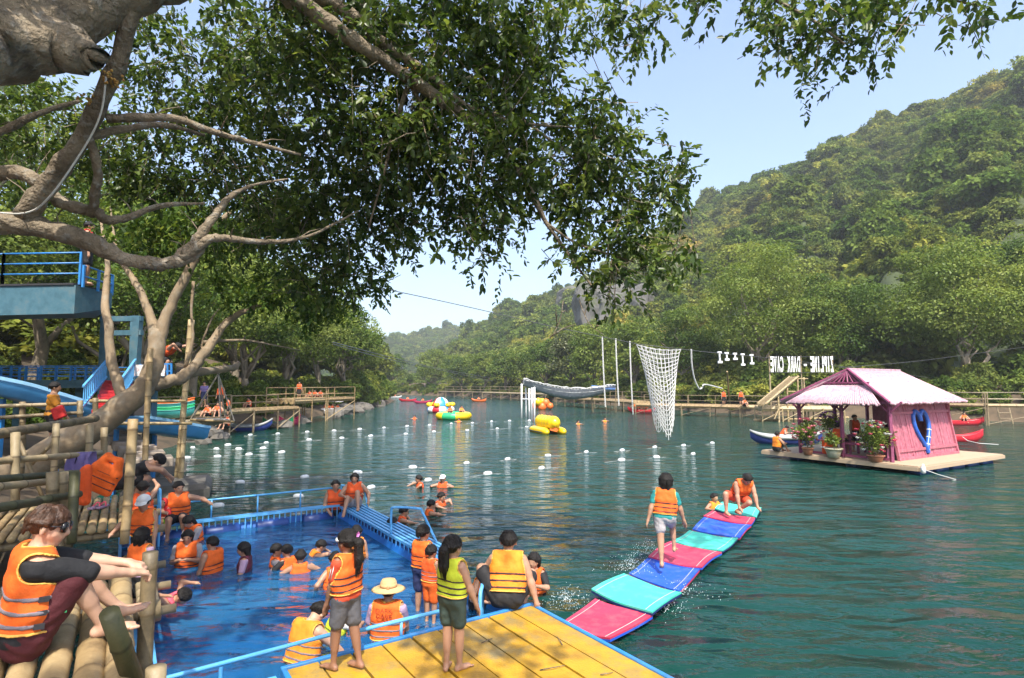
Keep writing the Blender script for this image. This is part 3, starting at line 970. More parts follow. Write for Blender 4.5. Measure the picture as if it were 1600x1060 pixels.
def twig_cloud(centres, radii, ntw, nleaf, llen, droop, sub_sig=0.17):
    """twigs scattered in ellipsoids, leaves set alternately along each twig"""
    POS, NRM, AX, LN, LV, TW = [], [], [], [], [], []
    for c, rd, n in zip(centres, radii, ntw):
        d = rand_dirs(nrg, n)
        rr = nrg.random(n) ** 0.42
        ns_ = max(1, n // 9)
        sub_ = (c + d * rr[:, None] * rd)[:ns_]
        base = sub_[nrg.integers(0, ns_, n)] + nrg.normal(size=(n, 3)) * sub_sig
        dirn = d * 0.6 + nrg.normal(size=(n, 3)) * 0.5 + np.array([0, 0, -droop])
        dirn /= np.linalg.norm(dirn, axis=1)[:, None]
        tl = 0.20 + 0.26 * nrg.random(n)
        side = np.cross(dirn, nrg.normal(size=(n, 3))); side /= np.linalg.norm(side, axis=1)[:, None] + 1e-9
        tv = np.clip(0.38 + 0.26 * nrg.normal(size=n), 0, 1)
        bend = np.array([0, 0, -0.16])
        TW.append((base, dirn, tl))
        for k in range(nleaf):
            u = (k + 0.6) / nleaf
            p = base + dirn * (tl * u)[:, None] + bend * (u * u * tl)[:, None]
            s = side * (1 if k % 2 else -1)
            a = s * 0.8 + dirn * 0.7 + nrg.normal(size=(n, 3)) * 0.28 + np.array([0, 0, -0.35])
            nm = np.cross(a, np.cross(np.array([0, 0, 1.0]) + nrg.normal(size=(n, 3)) * 0.55, a))
            nm /= np.linalg.norm(nm, axis=1)[:, None] + 1e-9
            POS.append(p); NRM.append(nm); AX.append(a)
            LN.append(llen * (0.5 + 0.85 * nrg.random(n)))
            LV.append(np.clip(tv + 0.18 * nrg.normal(size=n), 0, 1))
    return [np.concatenate(q) for q in (POS, NRM, AX, LN, LV)], TW
cen, rad, ntw = [], [], []
for a, b, d, rx, ry, q in CL:
    b -= 24 if b > 300 else (14 if b > 200 else (20 if d < 7 else 0))
    c = P(a, b, d); s = d / FOC
    cen.append(np.array(c)); rad.append(np.array([rx * s, 0.55 + 0.5 * rx * s, ry * s]))
    ntw.append(int(q * 0.0082 * rx * ry * math.pi * (8.5 / d) ** 0 + 6))
(pos, nrm, axs, lns, lvs), TW = twig_cloud(cen, rad, ntw, 10, 0.102, 0.18)
print('fig leaves', len(pos))
# the 300 nearest leaves hang as leaves of their own, the rest is one mass
order = np.argsort(pos[:, 1] + 0.3 * nrg.random(len(pos)))
own, rest = order[:300], order[300:]
v, f = leaf6_arrays(pos[rest], nrm[rest], axs[rest], lns[rest], lns[rest] * 0.54)
me = np_mesh('leaves', v, f, {'lv': np.repeat(lvs[rest], 6)})
lo = link_mesh('leaves', me, m_leaf_big, FIG); lo['kind'] = 'stuff'
LEAF = []
for k in range(4):
    v, f = leaf6_arrays(np.zeros((1, 3)), np.array([[0, 0, 1.0]]), np.array([[0, 1.0, 0]]), np.array([1.0]), np.array([0.46]))
    q = np_mesh('leaf', v, f, {'lv': np.full(6, 0.15 + 0.2 * k)}); q.materials.append(m_leaf_big); LEAF.append(q)
for i in own:
    o = bpy.data.objects.new('leaf', LEAF[int(lvs[i] * 3.99)]); COL.objects.link(o)
    z = Vector(nrm[i]); y = Vector(axs[i]); y = (y - z * y.dot(z)).normalized(); x = y.cross(z)
    Mx = Matrix((x, y, z)).transposed().to_4x4()
    o.parent = FIG
    o.matrix_basis = Matrix.Translation(Vector(pos[i]) - Vector(FIG.location)) @ Mx @ Matrix.Scale(float(lns[i]), 4)
tw = MB()
for base, dirn, tl in TW:
    for i in range(0, len(base), 3):
        p = Vector(base[i]); d = Vector(dirn[i]) * float(tl[i])
        tw.tube([p - d * 0.8 + Vector((0, 0, 0.12)), p, p + d * 0.55 + Vector((0, 0, -.03)), p + d + Vector((0, 0, -.09))], [.006, .005, .004, .002], 3, cap=False)
lo = tw.build('twigs', bark2, None); set_parent(lo, FIG); lo['kind'] = 'stuff'
# the crown goes on overhead and behind the camera and shades the near bank
cen, rad, ntw = [], [], []
sr = random.Random(77)
for k in range(150):
    x, y = sr.uniform(-15.0, 1.0), sr.uniform(-5, 9.0)
    z = 7.0 + sr.uniform(0, 2.4) + max(0, (-x - 4) * 0.1)
    r = sr.uniform(0.55, 1.05)
    if (z - r - CAM_Z) < 0.70 * y and (y < .5 or (x + r) / y > -.93): continue
    if x > -3.2 and -2.5 < y < 3 and sr.random() < .6: continue
    cen.append(np.array((x, y, z))); rad.append(np.array([r, r, r * 0.55])); ntw.append(int(75 * r * r + 8))
(pos, nrm, axs, lns, lvs), TW = twig_cloud(cen, rad, ntw, 7, 0.2, 0.3)
v, f = leaf_arrays(pos, nrm, axs, lns, lns * 0.5)
me = np_mesh('overhead_leaves', v, f, {'lv': np.repeat(lvs, 4)})
lo = link_mesh('leaves', me, m_leaf_big, FIG); lo['kind'] = 'stuff'
m_fig = mat('fig_fruit', (0.42, 0.22, 0.05), 0.6, 0.3, 30, col2=(0.25, 0.28, 0.06))
for a, b, d in ((600, 95, 6.75), (640, 112, 7.0), (178, 122, 5.36), (142, 158, 5.45), (172, 128, 5.4), (585, 82, 6.7), (655, 118, 7.0)):
    fb = MB(); c = P(a, b, d) 
    for k in range(16):
        q = c + Vector((rg.gauss(0, .045), rg.gauss(0, .045), rg.gauss(0, .03)))
        fb.lathe(q, [(0.004, -.014), (.013, -.006), (.014, .004), (.004, .014)], 6)
    fo = fb.build('fig_cluster', m_fig, None, smooth=True); set_parent(fo, FIG); fo['kind'] = 'stuff'

# leaning tree at the water's edge
LEAN = empty('leaning_tree', P(95, 700, 12.0), 'pale barked tree leaning out from the bank over the bamboo rails', 'tree')
LEAN.location.z = 0.9
t = MB()
limb_px(t, [(20, 740, 11.8, .36), (110, 692, 12, .31), (180, 645, 12.2, .26), (222, 608, 12.4, .215), (240, 572, 12.5, .19), (246, 528, 12.6, .16), (249, 508, 12.65, .05)], rg, 16, 0.05)
set_parent(t.build('trunk', m_bark_pale, None, smooth=True), LEAN)
for l in (
    [(246, 540, 12.6, .14), (236, 500, 12.7, .10), (222, 460, 12.8, .08), (205, 432, 12.9, .065), (188, 405, 13, .05), (178, 370, 13.2, .035), (172, 320, 13.4, .015)],
    [(246, 535, 12.6, .14), (262, 490, 12.7, .12), (286, 440, 12.8, .10), (315, 388, 12.9, .08), (340, 350, 13.1, .07), (380, 320, 13.4, .04), (440, 300, 13.6, .02)],
    [(205, 622, 12.3, .17), (232, 604, 12.5, .155), (262, 597, 12.7, .145), (287, 588, 12.9, .135), (310, 565, 13.1, .115), (335, 530, 13.4, .095), (350, 508, 13.6, .08), (385, 485, 14, .07), (440, 468, 14.5, .04), (500, 455, 15, .02)],
    [(292, 584, 12.95, .11), (320, 580, 13.6, .10), (345, 577, 14.2, .09), (366, 575, 14.8, .08), (373, 567, 15, .06)],
    [(196, 640, 12.25, .12), (186, 605, 12.3, .105), (174, 560, 12.4, .095), (170, 515, 12.5, .09), (164, 470, 12.7, .075), (168, 420, 13, .055), (160, 360, 13.2, .03), (150, 310, 13.4, .012)],
    [(302, 440, 12.9, .035), (299, 490, 12.9, .03), (301, 530, 12.9, .03), (290, 575, 12.95, .05)],
    [(345, 520, 13.5, .06), (315, 545, 13.5, .03), (330, 500, 13.6, .02), (345, 480, 13.8, .012)],
    [(318, 535, 13.4, .045), (380, 532, 13.9, .03), (430, 540, 14.4, .018), (470, 548, 15, .01)],
):
    b = MB(); limb_px(b, l, rg, 9, 0.08)
    set_parent(b.build('branch', m_bark_pale, None, smooth=True), LEAN)
CL2 = [(300, 360, 13, 70, 45, 1), (380, 340, 13.4, 70, 45, 1), (450, 330, 13.5, 70, 50, 1), (230, 370, 13, 50, 30, .8), (440, 440, 14, 60, 40, 1),
       (510, 450, 15, 60, 40, 1), (380, 450, 14, 50, 35, .8), (470, 500, 15, 50, 25, .7), (540, 480, 15, 40, 22, .7), (250, 330, 13.5, 60, 40, .8)]
cen, rad, ntw = [], [], []
for a, b, d, rx, ry, q in CL2:
    s = d / FOC
    cen.append(np.array(P(a, b, d))); rad.append(np.array([rx * s, 0.9, ry * s])); ntw.append(int(q * 0.022 * rx * ry * math.pi))
(pos, nrm, axs, lns, lvs), TW = twig_cloud(cen, rad, ntw, 8, 0.15, 0.35)
v, f = leaf_arrays(pos, nrm, axs, lns, lns * 0.48)
me = np_mesh('leaves', v, f, {'lv': np.repeat(lvs, 4)})
lo = link_mesh('leaves', me, m_leaf_bank, LEAN); lo['kind'] = 'stuff'
print('fig tree', round(time.time() - T0, 1))
# ================================================================== near structures: pool, platform, mats, decks
def bamboo_mat(name, a, b, c):
    m, nt, bs = nodes_of(name)
    N, L = nt.nodes, nt.links
    oi = N.new('ShaderNodeObjectInfo')
    at = N.new('ShaderNodeAttribute'); at.attribute_name = 'node'
    tc = N.new('ShaderNodeTexCoord')
    nz = N.new('ShaderNodeTexNoise'); nz.inputs['Scale'].default_value = 5; nz.inputs['Detail'].default_value = 8; nz.inputs['Roughness'].default_value = 0.7
    L.new(tc.outputs['Object'], nz.inputs['Vector'])
    ad = N.new('ShaderNodeMath'); ad.operation = 'MULTIPLY_ADD'; ad.inputs[1].default_value = 0.35
    L.new(oi.outputs['Random'], ad.inputs[0]); L.new(nz.outputs[0], ad.inputs[2])
    rp = N.new('ShaderNodeValToRGB')
    e = rp.color_ramp.elements
    e[0].position = 0.38; e[0].color = (*c, 1); e[1].position = 0.92; e[1].color = (*b, 1)
    k = e.new(0.62); k.color = (*a, 1)
    L.new(ad.outputs[0], rp.inputs[0])
    mx = N.new('ShaderNodeMix'); mx.data_type = 'RGBA'
    L.new(at.outputs['Fac'], mx.inputs[0]); L.new(rp.outputs[0], mx.inputs[6]); mx.inputs[7].default_value = (a[0] * .45, a[1] * .42, a[2] * .4, 1)
    L.new(mx.outputs[2], bs.inputs['Base Color'])
    bs.inputs['Roughness'].default_value = 0.55
    bp = N.new('ShaderNodeBump'); bp.inputs['Strength'].default_value = 0.3; bp.inputs['Distance'].default_value = 0.01
    n2 = N.new('ShaderNodeTexNoise'); n2.inputs['Scale'].default_value = 45
    L.new(tc.outputs['Object'], n2.inputs['Vector']); L.new(n2.outputs[0], bp.inputs['Height']); L.new(bp.outputs[0], bs.inputs['Normal'])
    return m
m_bam = bamboo_mat('bamboo_deck', (0.30, 0.205, 0.095), (0.42, 0.31, 0.16), (0.12, 0.085, 0.045))
m_bam_old = bamboo_mat('bamboo_weathered', (0.22, 0.165, 0.09), (0.34, 0.27, 0.16), (0.10, 0.08, 0.05))
m_bam_pale = bamboo_mat('bamboo_pale', (0.34, 0.25, 0.12), (0.44, 0.34, 0.19), (0.19, 0.135, 0.07))
m_bam_green = bamboo_mat('bamboo_green', (0.05, 0.052, 0.02), (0.09, 0.085, 0.035), (0.025, 0.026, 0.012))

BRNG = random.Random(99)
def bamboo(name, a, b, r, m, parent=None, n=9, step=0.34, bend=0.012, taper=0.9):
    a, b = Vector(a), Vector(b)
    L_ = (b - a).length
    pts, rs, at = [], [], []
    sidev = Vector((BRNG.uniform(-1, 1), BRNG.uniform(-1, 1), BRNG.uniform(-.5, .5)))
    def put(t, rr, q):
        pts.append(a.lerp(b, t) + sidev * (bend * L_ * math.sin(math.pi * t) * 0.4)); rs.append(rr * lerp(1, taper, t)); at.append(q)
    put(0, r, 0)
    x = step * BRNG.uniform(0.3, 0.9)
    while x < L_ - 0.05:
        w = min(0.03, r * 0.35)
        put((x - w) / L_, r, 0); put((x - w * .35) / L_, r * 1.07, 0.7); put((x + w * .35) / L_, r * 1.06, 0.8); put((x + w) / L_, r * 0.99, 0.1)
        x += step * BRNG.uniform(0.85, 1.15)
    put(1, r, 0)
    mb = MB(); mb.tube(pts, rs, n, True, at)
    return mb.build(name, m, parent, smooth=n > 6, attr='node')

m_blue = mat('blue_paint', (0.025, 0.20, 0.52), 0.42, 0.14, 7, dirt=(0.16, 0.14, 0.11), dirt_amt=0.35, dscale=6)
m_blue_pale = mat('faded_blue_paint', (0.055, 0.14, 0.185), 0.6, 0.2, 4, dirt=(0.13, 0.15, 0.14), dirt_amt=0.6, dscale=4)
m_blue_lt = mat('light_blue_paint', (0.10, 0.38, 0.72), 0.4, 0.12, 5, dirt=(0.2, 0.2, 0.18), dirt_amt=0.3, dscale=5)
m_drum = mat('blue_drum', (0.012, 0.05, 0.22), 0.4, 0.15, 4)
m_tarp = mat('pool_tarp', (0.008, 0.13, 0.46), 0.5, 0.25, 1.3, col2=(0.004, 0.06, 0.28), bump=0.6, bscale=3)
m_yel = mat('yellow_paint_planks', (0.46, 0.255, 0.014), 0.55, 0.2, 3.5, col2=(0.27, 0.145, 0.016), bump=0.35, bscale=45, dirt=(0.20, 0.17, 0.085), dirt_amt=0.9, dscale=1.7)

# ---- pool frame: a rectangle of blue steel with a walkway, rails, pickets and drums, tarp below the water
PF = empty('floating_pool', uv(pb, -POOL_W / 2, POOL_L / 2, 0), 'floating swimming pool framed by blue steel walkways and rails', 'pool')
tp = MB()
ns = 18
def tarp_pt(i, j):
    a, b = -POOL_W * i / ns, POOL_L * j / ns
    e = min(i, ns - i, j, ns - j)
    z = -0.85 + 0.04 * math.sin(i * 1.7 + j) + 0.03 * math.sin(j * 2.3)
    if e == 0: z = 0.10
    elif e == 1: z = -0.45
    return uv(pb, a, b, z)
tp.grid([[tarp_pt(i, j) for j in range(ns + 1)] for i in range(ns + 1)])
set_parent(tp.build('tarp_floor', m_tarp, None, smooth=True), PF)
def walkway(o0, o1, inward, width, nbar, zt=0.20, drums=4, pickets=24):
    """ladder-like walkway between o0 and o1: bars along its length, pickets down to the water, drums"""
    d = (o1 - o0)
    L_ = d.length; d = d / L_
    for k in range(nbar):
        q = inward * (width * k / (nbar - 1))
        b = MB(); b.bar(o0 + q + Vector((0, 0, zt)), o1 + q + Vector((0, 0, zt)), 0.045, 0.045)
        set_parent(b.build('walkway_bar', m_blue_lt, None), PF)
    nc = max(2, int(L_ / 0.9))
    for k in range(nc + 1):
        p = o0 + d * (L_ * k / nc)
        b = MB(); b.bar(p + Vector((0, 0, zt - 0.045)), p + inward * width + Vector((0, 0, zt - 0.045)), 0.045, 0.04)
        set_parent(b.build('cross_bar', m_blue, None), PF)
    for k in range(pickets):
        p = o0 + inward * (width + 0.0) + d * (L_ * (k + .5) / pickets)
        b = MB(); b.bar(p + Vector((0, 0, -0.25)), p + Vector((0, 0, zt - 0.03)), 0.02, 0.02)
        set_parent(b.build('picket', m_blue_lt, None), PF)
    for k in range(drums):
        p = o0 + d * (L_ * (k + .5) / drums) + inward * (width * 0.5) + Vector((0, 0, -0.02))
        b = MB(); b.lathe(p - d * 0.32, [(0.13, 0), (0.15, .03), (0.15, .30), (0.158, .32), (0.15, .34), (0.15, .61), (0.13, .64)], 14, (inward, Vector((0, 0, 1)), d))
        set_parent(b.build('drum', m_drum, None, smooth=True), PF)
c0, c1, c2, c3 = pool
walkway(c1, c0, V, 0.12, 2, 0.24, 4, 34)                       # back
walkway(c0 + U * 0.02, c0 + U * 0.02 + V * 4.7, U * 0.98, 0.46, 6, 0.20, 5, 0)      # right, the wide ladder walkway
for k in range(26):
    p = c0 + V * (0.1 + 4.5 * k / 25)
    b = MB(); b.bar(p + Vector((0, 0, -0.3)), p + Vector((0, 0, 0.18)), 0.02, 0.02); set_parent(b.build('picket', m_blue, None), PF)
walkway(c1, c1 + V * 7.0, -U, 0.3, 3, 0.16, 5, 0)             # left, along the bamboo deck
# rails
def rail(pts, r=0.02, posts=(), zlow=0.2, m=None, name='rail'):
    b = MB(); b.tube(smooth_path(pts, 4) if len(pts) > 2 else pts, r, 8)
    set_parent(b.build(name, m or m_blue_lt, None, smooth=True), PF)
    for p in posts:
        b = MB(); b.cyl(Vector((p[0], p[1], zlow)), p, r * 0.95, 8); set_parent(b.build('rail_post', m or m_blue_lt, None, smooth=True), PF)
bk = [uv(c0, -POOL_W * t, 0, 0.62) for t in (0.02, 0.22, 0.45, 0.68, 0.9, 1.0)]
rail([bk[0], bk[-1]], 0.018, bk[:-1])
rail([uv(c1, 0.0, 0.02, 0.2), uv(c1, 0, 0.05, 0.85), uv(c1, 0, 0.3, 0.95), uv(c1, 0, 0.62, 0.85), uv(c1, 0.02, 0.7, -0.3)], 0.022)
rail([uv(c1, 0.28, 0.0, 0.2), uv(c1, 0.28, 0.05, 0.85), uv(c1, 0.28, 0.3, 0.95), uv(c1, 0.28, 0.62, 0.85), uv(c1, 0.28, 0.7, -0.3)], 0.022)
for zz in (0.15, 0.42, 0.7):
    rail([uv(c1, 0.0, 0.66, zz - .2), uv(c1, 0.28, 0.66, zz - .2)], 0.015, name='ladder_rung')
# hoop rails on the right walkway
for bb_ in (3.05,):
    rail([uv(c0, 0.02, bb_, 0.2), uv(c0, 0.02, bb_, 0.62), uv(c0, 0.06, bb_ + .05, 0.7), uv(c0, 0.42, bb_ + .3, 0.68), uv(c0, 0.48, bb_ + .35, 0.6), uv(c0, 0.48, bb_ + .9, 0.22)], 0.022, name='hoop_rail')
rail([uv(c0, 0.05, 0.05, 0.2), uv(c0, 0.05, 0.05, 0.62), uv(c0, 0.1, 0.1, 0.66), uv(c0, 0.45, 0.35, 0.58), uv(c0, 0.5, 0.5, 0.2)], 0.022, name='hoop_rail')

# ---- yellow platform
PLW, PLD = 2.75, 2.15            # along -U, along V
PL = empty('floating_platform', uv(PC, -PLW / 2, PLD / 2, 0), 'yellow painted plank platform edged with blue steel at the bottom', 'platform')
npk = 9
for k in range(npk):
    w = PLW / npk
    b = MB()
    g0 = 0.006 if k not in (2, 4, 7) else 0.022
    a0, a1 = -PLW + w * k + g0 / 2 + .01, -PLW + w * (k + 1) - 0.004
    dz = BRNG.uniform(-.004, .004)
    vs = [uv(PC, a0, 0.03, PLAT_Z + dz), uv(PC, a1, 0.03, PLAT_Z + dz), uv(PC, a1, PLD - .03, PLAT_Z + dz), uv(PC, a0, PLD - .03, PLAT_Z + dz)]
    lo_ = [v - Vector((0, 0, .035)) for v in vs]
    b.add(vs + lo_, [(0, 3, 2, 1), (4, 5, 6, 7), (0, 1, 5, 4), (1, 2, 6, 5), (2, 3, 7, 6), (3, 0, 4, 7)])
    set_parent(b.build('plank', m_yel, None), PL)
for s_, e_ in ((uv(PC, 0.02, 0.0, PLAT_Z - .03), uv(PC, -PLW - .02, 0, PLAT_Z - .03)), (uv(PC, 0, 0.025, PLAT_Z - .03), uv(PC, 0, PLD, PLAT_Z - .03)),
               (uv(PC, -PLW, 0.025, PLAT_Z - .03), uv(PC, -PLW, PLD, PLAT_Z - .03)), (uv(PC, .02, PLD, PLAT_Z - .03), uv(PC, -PLW - .02, PLD, PLAT_Z - .03))):
    b = MB(); b.bar(s_, e_, 0.045, 0.10); set_parent(b.build('edge_beam', m_blue, None, bevel=0.006), PL)
for a in (-.4, -1.4, -2.3):
    b = MB(); b.lathe(uv(PC, a, 0.3, 0.05), [(0.2, 0), (0.22, .04), (0.22, .8), (0.226, .83), (0.22, .86), (0.22, 1.5), (0.2, 1.55)], 16, (U, Vector((0, 0, 1)), V))
    set_parent(b.build('drum', m_drum, None, smooth=True), PL)
# single handrail along the back edge
hr0, hr1 = uv(PC, -1.05, -0.04, PLAT_Z + .16), uv(PC, -2.15, -0.04, PLAT_Z + .16)
b = MB(); b.cyl(hr0, hr1, 0.02, 10); set_parent(b.build('handrail', m_blue_lt, None, smooth=True), PL)
for t_ in (0.08, 0.5, 0.95):
    p = hr0.lerp(hr1, t_); b = MB(); b.cyl(p - Vector((0, 0, .2)), p, 0.016, 8); set_parent(b.build('handrail_post', m_blue_lt, None, smooth=True), PL)
# curved boarding hoop at the corner
b = MB(); b.tube(smooth_path([uv(PC, -.62, -.1, .1), uv(PC, -.62, -.12, .52), uv(PC, -.55, -.2, .6), uv(PC, -.45, -.35, .55), uv(PC, -.42, -.42, .05)], 5), 0.022, 8)
set_parent(b.build('boarding_hoop', m_blue_lt, None, smooth=True), PL)
# twigs fallen on the planks
for a, bq, l_, an, lb_ in ((-.75, 1.35, .22, .3, 'longest dark twig lying on the yellow planks'), (-.35, .95, .18, 1.9, 'curved twig near the right edge of the yellow planks'), (-.95, .55, .12, .8, 'short twig behind the crouching man on the yellow planks'), (-1.55, 1.5, .16, 2.5, 'twig lying left of the girl in the yellow vest'), (-.42, 1.7, .1, .2, 'tiny twig closest to the front of the yellow platform')):
    p = uv(PC, a, bq, PLAT_Z + .012); d = Vector((math.cos(an), math.sin(an), 0))
    b = MB(); b.tube([p - d * l_ / 2, p + Vector((.01, -.015, .012)), p + d * l_ / 2 + Vector((0.02, .02, 0))], [.006, .005, .003], 5)
    tw_ = b.build('fallen_twig', bark2, None, smooth=True)
    tag(tw_, lb_, 'twig', 'twigs fallen on the yellow platform')

# ---- blue gangway left of the platform
GW = empty('gangway', uv(PC, -PLW - 1.2, .3, 0), 'blue steel lattice gangway beside the yellow platform at the bottom edge', 'gangway')
for k in range(5):
    s_ = uv(PC, -PLW - .06, 0.02 + .2 * k, PLAT_Z - .06); e_ = uv(PC, -PLW - 2.6, 0.02 + .2 * k, PLAT_Z - .06)
    b = MB(); b.bar(s_, e_, .04, .04); set_parent(b.build('walkway_bar', m_blue_lt, None), GW)
for k in range(4):
    s_ = uv(PC, -PLW - .1 - .8 * k, -.01, PLAT_Z - .10); e_ = uv(PC, -PLW - .1 - .8 * k, .9, PLAT_Z - .10)
    b = MB(); b.bar(s_, e_, .045, .04); set_parent(b.build('cross_bar', m_blue, None), GW)
b = MB(); b.cyl(uv(PC, -PLW + .5, -.06, PLAT_Z + .18), uv(PC, -PLW - 2.6, -.06, PLAT_Z + .10), .02, 8); set_parent(b.build('handrail', m_blue_lt, None, smooth=True), GW)
for a in (-PLW - .5, -PLW - 1.6): 
    b = MB(); b.cyl(uv(PC, a, -.06, 0.1), uv(PC, a, -.06, PLAT_Z + .13), .016, 8); set_parent(b.build('handrail_post', m_blue_lt, None), GW)

# ---- foam mats
m_foam = {'red': mat('red_foam', (0.50, 0.035, 0.085), 0.6, 0.1, 3, bump=0.15, bscale=60, dirt=(.30, .30, .28), dirt_amt=.22, dscale=5), 'green': mat('mint_foam', (0.06, 0.52, 0.40), 0.6, 0.1, 3, bump=0.15, bscale=60, dirt=(.30, .30, .28), dirt_amt=.22, dscale=5),
          'blue': mat('blue_foam', (0.012, 0.09, 0.55), 0.6, 0.1, 3, bump=0.15, bscale=60, dirt=(.30, .30, .28), dirt_amt=.22, dscale=5), 'dark': mat('navy_foam', (0.01, 0.02, 0.12), 0.6, 0.1, 3)}
m_cord = mat('white_cord', (0.5, 0.5, 0.48), 0.8, 0.05)
MATQ = [ # colour, pixel corners: near-left, near-right, far-right, far-left, label
    ('red', (881, 973), (953, 1000), (1020, 962), (930, 937), 'red foam mat tied to the corner of the yellow platform', .10),
    ('green', (924, 923), (1019, 959), (1065, 928), (975, 898), 'mint green foam mat between the nearest red mat and a blue mat', .14),
    ('blue', (983, 897), (1061, 925), (1094, 890), (1011, 875), 'blue foam mat under the running girl, nearest of the two blue mats', .06),
    ('red', (1013, 871), (1097, 888), (1128, 864), (1048, 847), 'splashed red foam mat in the middle of the floating path', .10),
    ('green', (1051, 847), (1129, 862), (1153, 842), (1077, 830), 'mint green foam mat in the middle of the floating path', .08),
    ('blue', (1082, 828), (1156, 841), (1174, 822), (1101, 810), 'farther blue foam mat in front of the last red mat', .07),
    ('red', (1099, 807), (1174, 820), (1180, 810), (1113, 799), 'farthest red foam mat of the floating path', .09),
    ('green', (1117, 796), (1182, 810), (1190, 794), (1129, 785), 'half sunk mint foam mat at the far end of the path', .05),
]
MATP = []
for i, (cn, nl, nr_, frr, fl_, lb, zz) in enumerate(MATQ):
    q = [G(*nl, zz), G(*nr_, zz), G(*frr, zz), G(*fl_, zz)]
    MATP.append(q)
    n_, m_ = 10, 8
    top, bot = [], []
    for r_ in range(m_ + 1):
        t_ = r_ / m_
        a_, b_ = q[0].lerp(q[3], t_), q[1].lerp(q[2], t_)
        sag = 0.025 * math.sin(math.pi * t_) * (1 if i % 2 else -.6)
        rowt = [a_.lerp(b_, s_ / n_) + Vector((0, 0, sag + 0.03 * (abs(s_ / n_ - .5) * 2) ** 2 - .01 + .006 * math.sin(s_ * .7 + i * 2 + r_ * .5))) for s_ in range(n_ + 1)]
        top.append(rowt); bot.append([p - Vector((0, 0, .05)) for p in rowt])
    def sheet(tp_, bt_):
        g_ = MB(); W = n_ + 1
        vs = [p for r_ in tp_ for p in r_] + [p for r_ in bt_ for p in r_]
        off = len(vs) // 2
        fs = []
        for r_ in range(m_):
            for s_ in range(n_):
                a_ = r_ * W + s_
                fs.append((a_, a_ + 1, a_ + W + 1, a_ + W)); fs.append((off + a_, off + a_ + W, off + a_ + W + 1, off + a_ + 1))
        for s_ in range(n_):
            fs.append((s_, off + s_, off + s_ + 1, s_ + 1)); a_ = m_ * W + s_; fs.append((a_, a_ + 1, off + a_ + 1, off + a_))
        for r_ in range(m_):
            a_ = r_ * W; fs.append((a_, a_ + W, off + a_ + W, off + a_)); a_ = r_ * W + n_; fs.append((a_, off + a_, off + a_ + W, a_ + W))
        g_.add(vs, fs); return g_
    mt = empty('foam_mat', ((q[0] + q[2]) / 2).to_tuple()[:2] + (0,), lb, 'foam mat', 'foam mats forming a floating path')
    set_parent(sheet(top, [[p - Vector((0, 0, .022)) for p in r_] for r_ in top]).build('top_layer', m_foam[cn], None), mt)
    lay2 = {'red': 'blue', 'green': 'dark', 'blue': 'red'}[cn]
    set_parent(sheet([[p - Vector((0, 0, .024)) for p in r_] for r_ in top], bot).build('under_layer', m_foam[lay2], None), mt)
    for s_ in (0.08, 0.9):
        cpts = []
        for r_ in range(m_ + 1):
            k_ = s_ * n_; j_ = int(k_); cpts.append(top[r_][j_].lerp(top[r_][min(n_, j_ + 1)], k_ - j_) + Vector((0, 0, .006)))
        b = MB(); b.tube(cpts, .0035, 5); set_parent(b.build('cord', m_cord, None), mt)

# ---- buoys on ropes
m_buoy = mat('white_buoy', (0.55, 0.57, 0.58), 0.45, 0.08, 5)
bb = MB()
bb.lathe((-.16, 0, 0), [(0.02, 0), (.055, .01), (.085, .07), (.09, .10), (.09, .22), (.085, .25), (.055, .31), (.02, .32)], 12, (Vector((0, 1, 0)), Vector((0, 0, 1)), Vector((1, 0, 0))))
me_b = bpy.data.meshes.new('buoy'); me_b.from_pydata(bb.v, [], bb.f); me_b.materials.append(m_buoy)
me_b.polygons.foreach_set('use_smooth', [True] * len(me_b.polygons))
LINES = [
    ([(345, 683.5), (391, 681), (434, 679), (480, 676), (522, 674), (562, 671.6), (600, 669.3), (636, 667), (671, 665), (705, 662.6), (738, 661.6), (768, 659.4), (796, 658.4), (827, 657.7)], 'farthest line of buoys across the river'),
    ([(356, 697), (416, 693), (483, 688.6), (534, 686), (579, 682), (634, 679.4), (678, 675.8), (730, 673.3), (777, 670.5), (823, 668)], 'second farthest line of buoys'),
    ([(301, 701), (338, 702.5), (373, 702.7), (411, 701.5)], 'short line of buoys off the stone steps'),
    ([(292, 717), (340, 715), (389, 711.7), (440, 708.5)], 'short line of buoys beside the standing bamboo pole'),
    ([(271, 762), (375, 756), (476, 747), (559, 740), (645, 732), (729, 725), (793, 719), (856, 713.4), (916, 708), (972, 705), (1023, 700.4), (1068, 697), (1113, 693.5)], 'middle line of buoys behind the pool'),
    ([(341, 792), (466, 777), (580, 763), (669, 752), (762, 742), (846, 733), (971, 720), (1026, 715.6), (1083, 711)], 'nearest line of buoys just behind the pool rail'),
]
def line_words(k, n):
    names = ['first', 'second', 'third', 'fourth', 'fifth', 'sixth', 'seventh', 'eighth', 'ninth', 'tenth', 'eleventh', 'twelfth', 'thirteenth', 'fourteenth']
    return names[k]
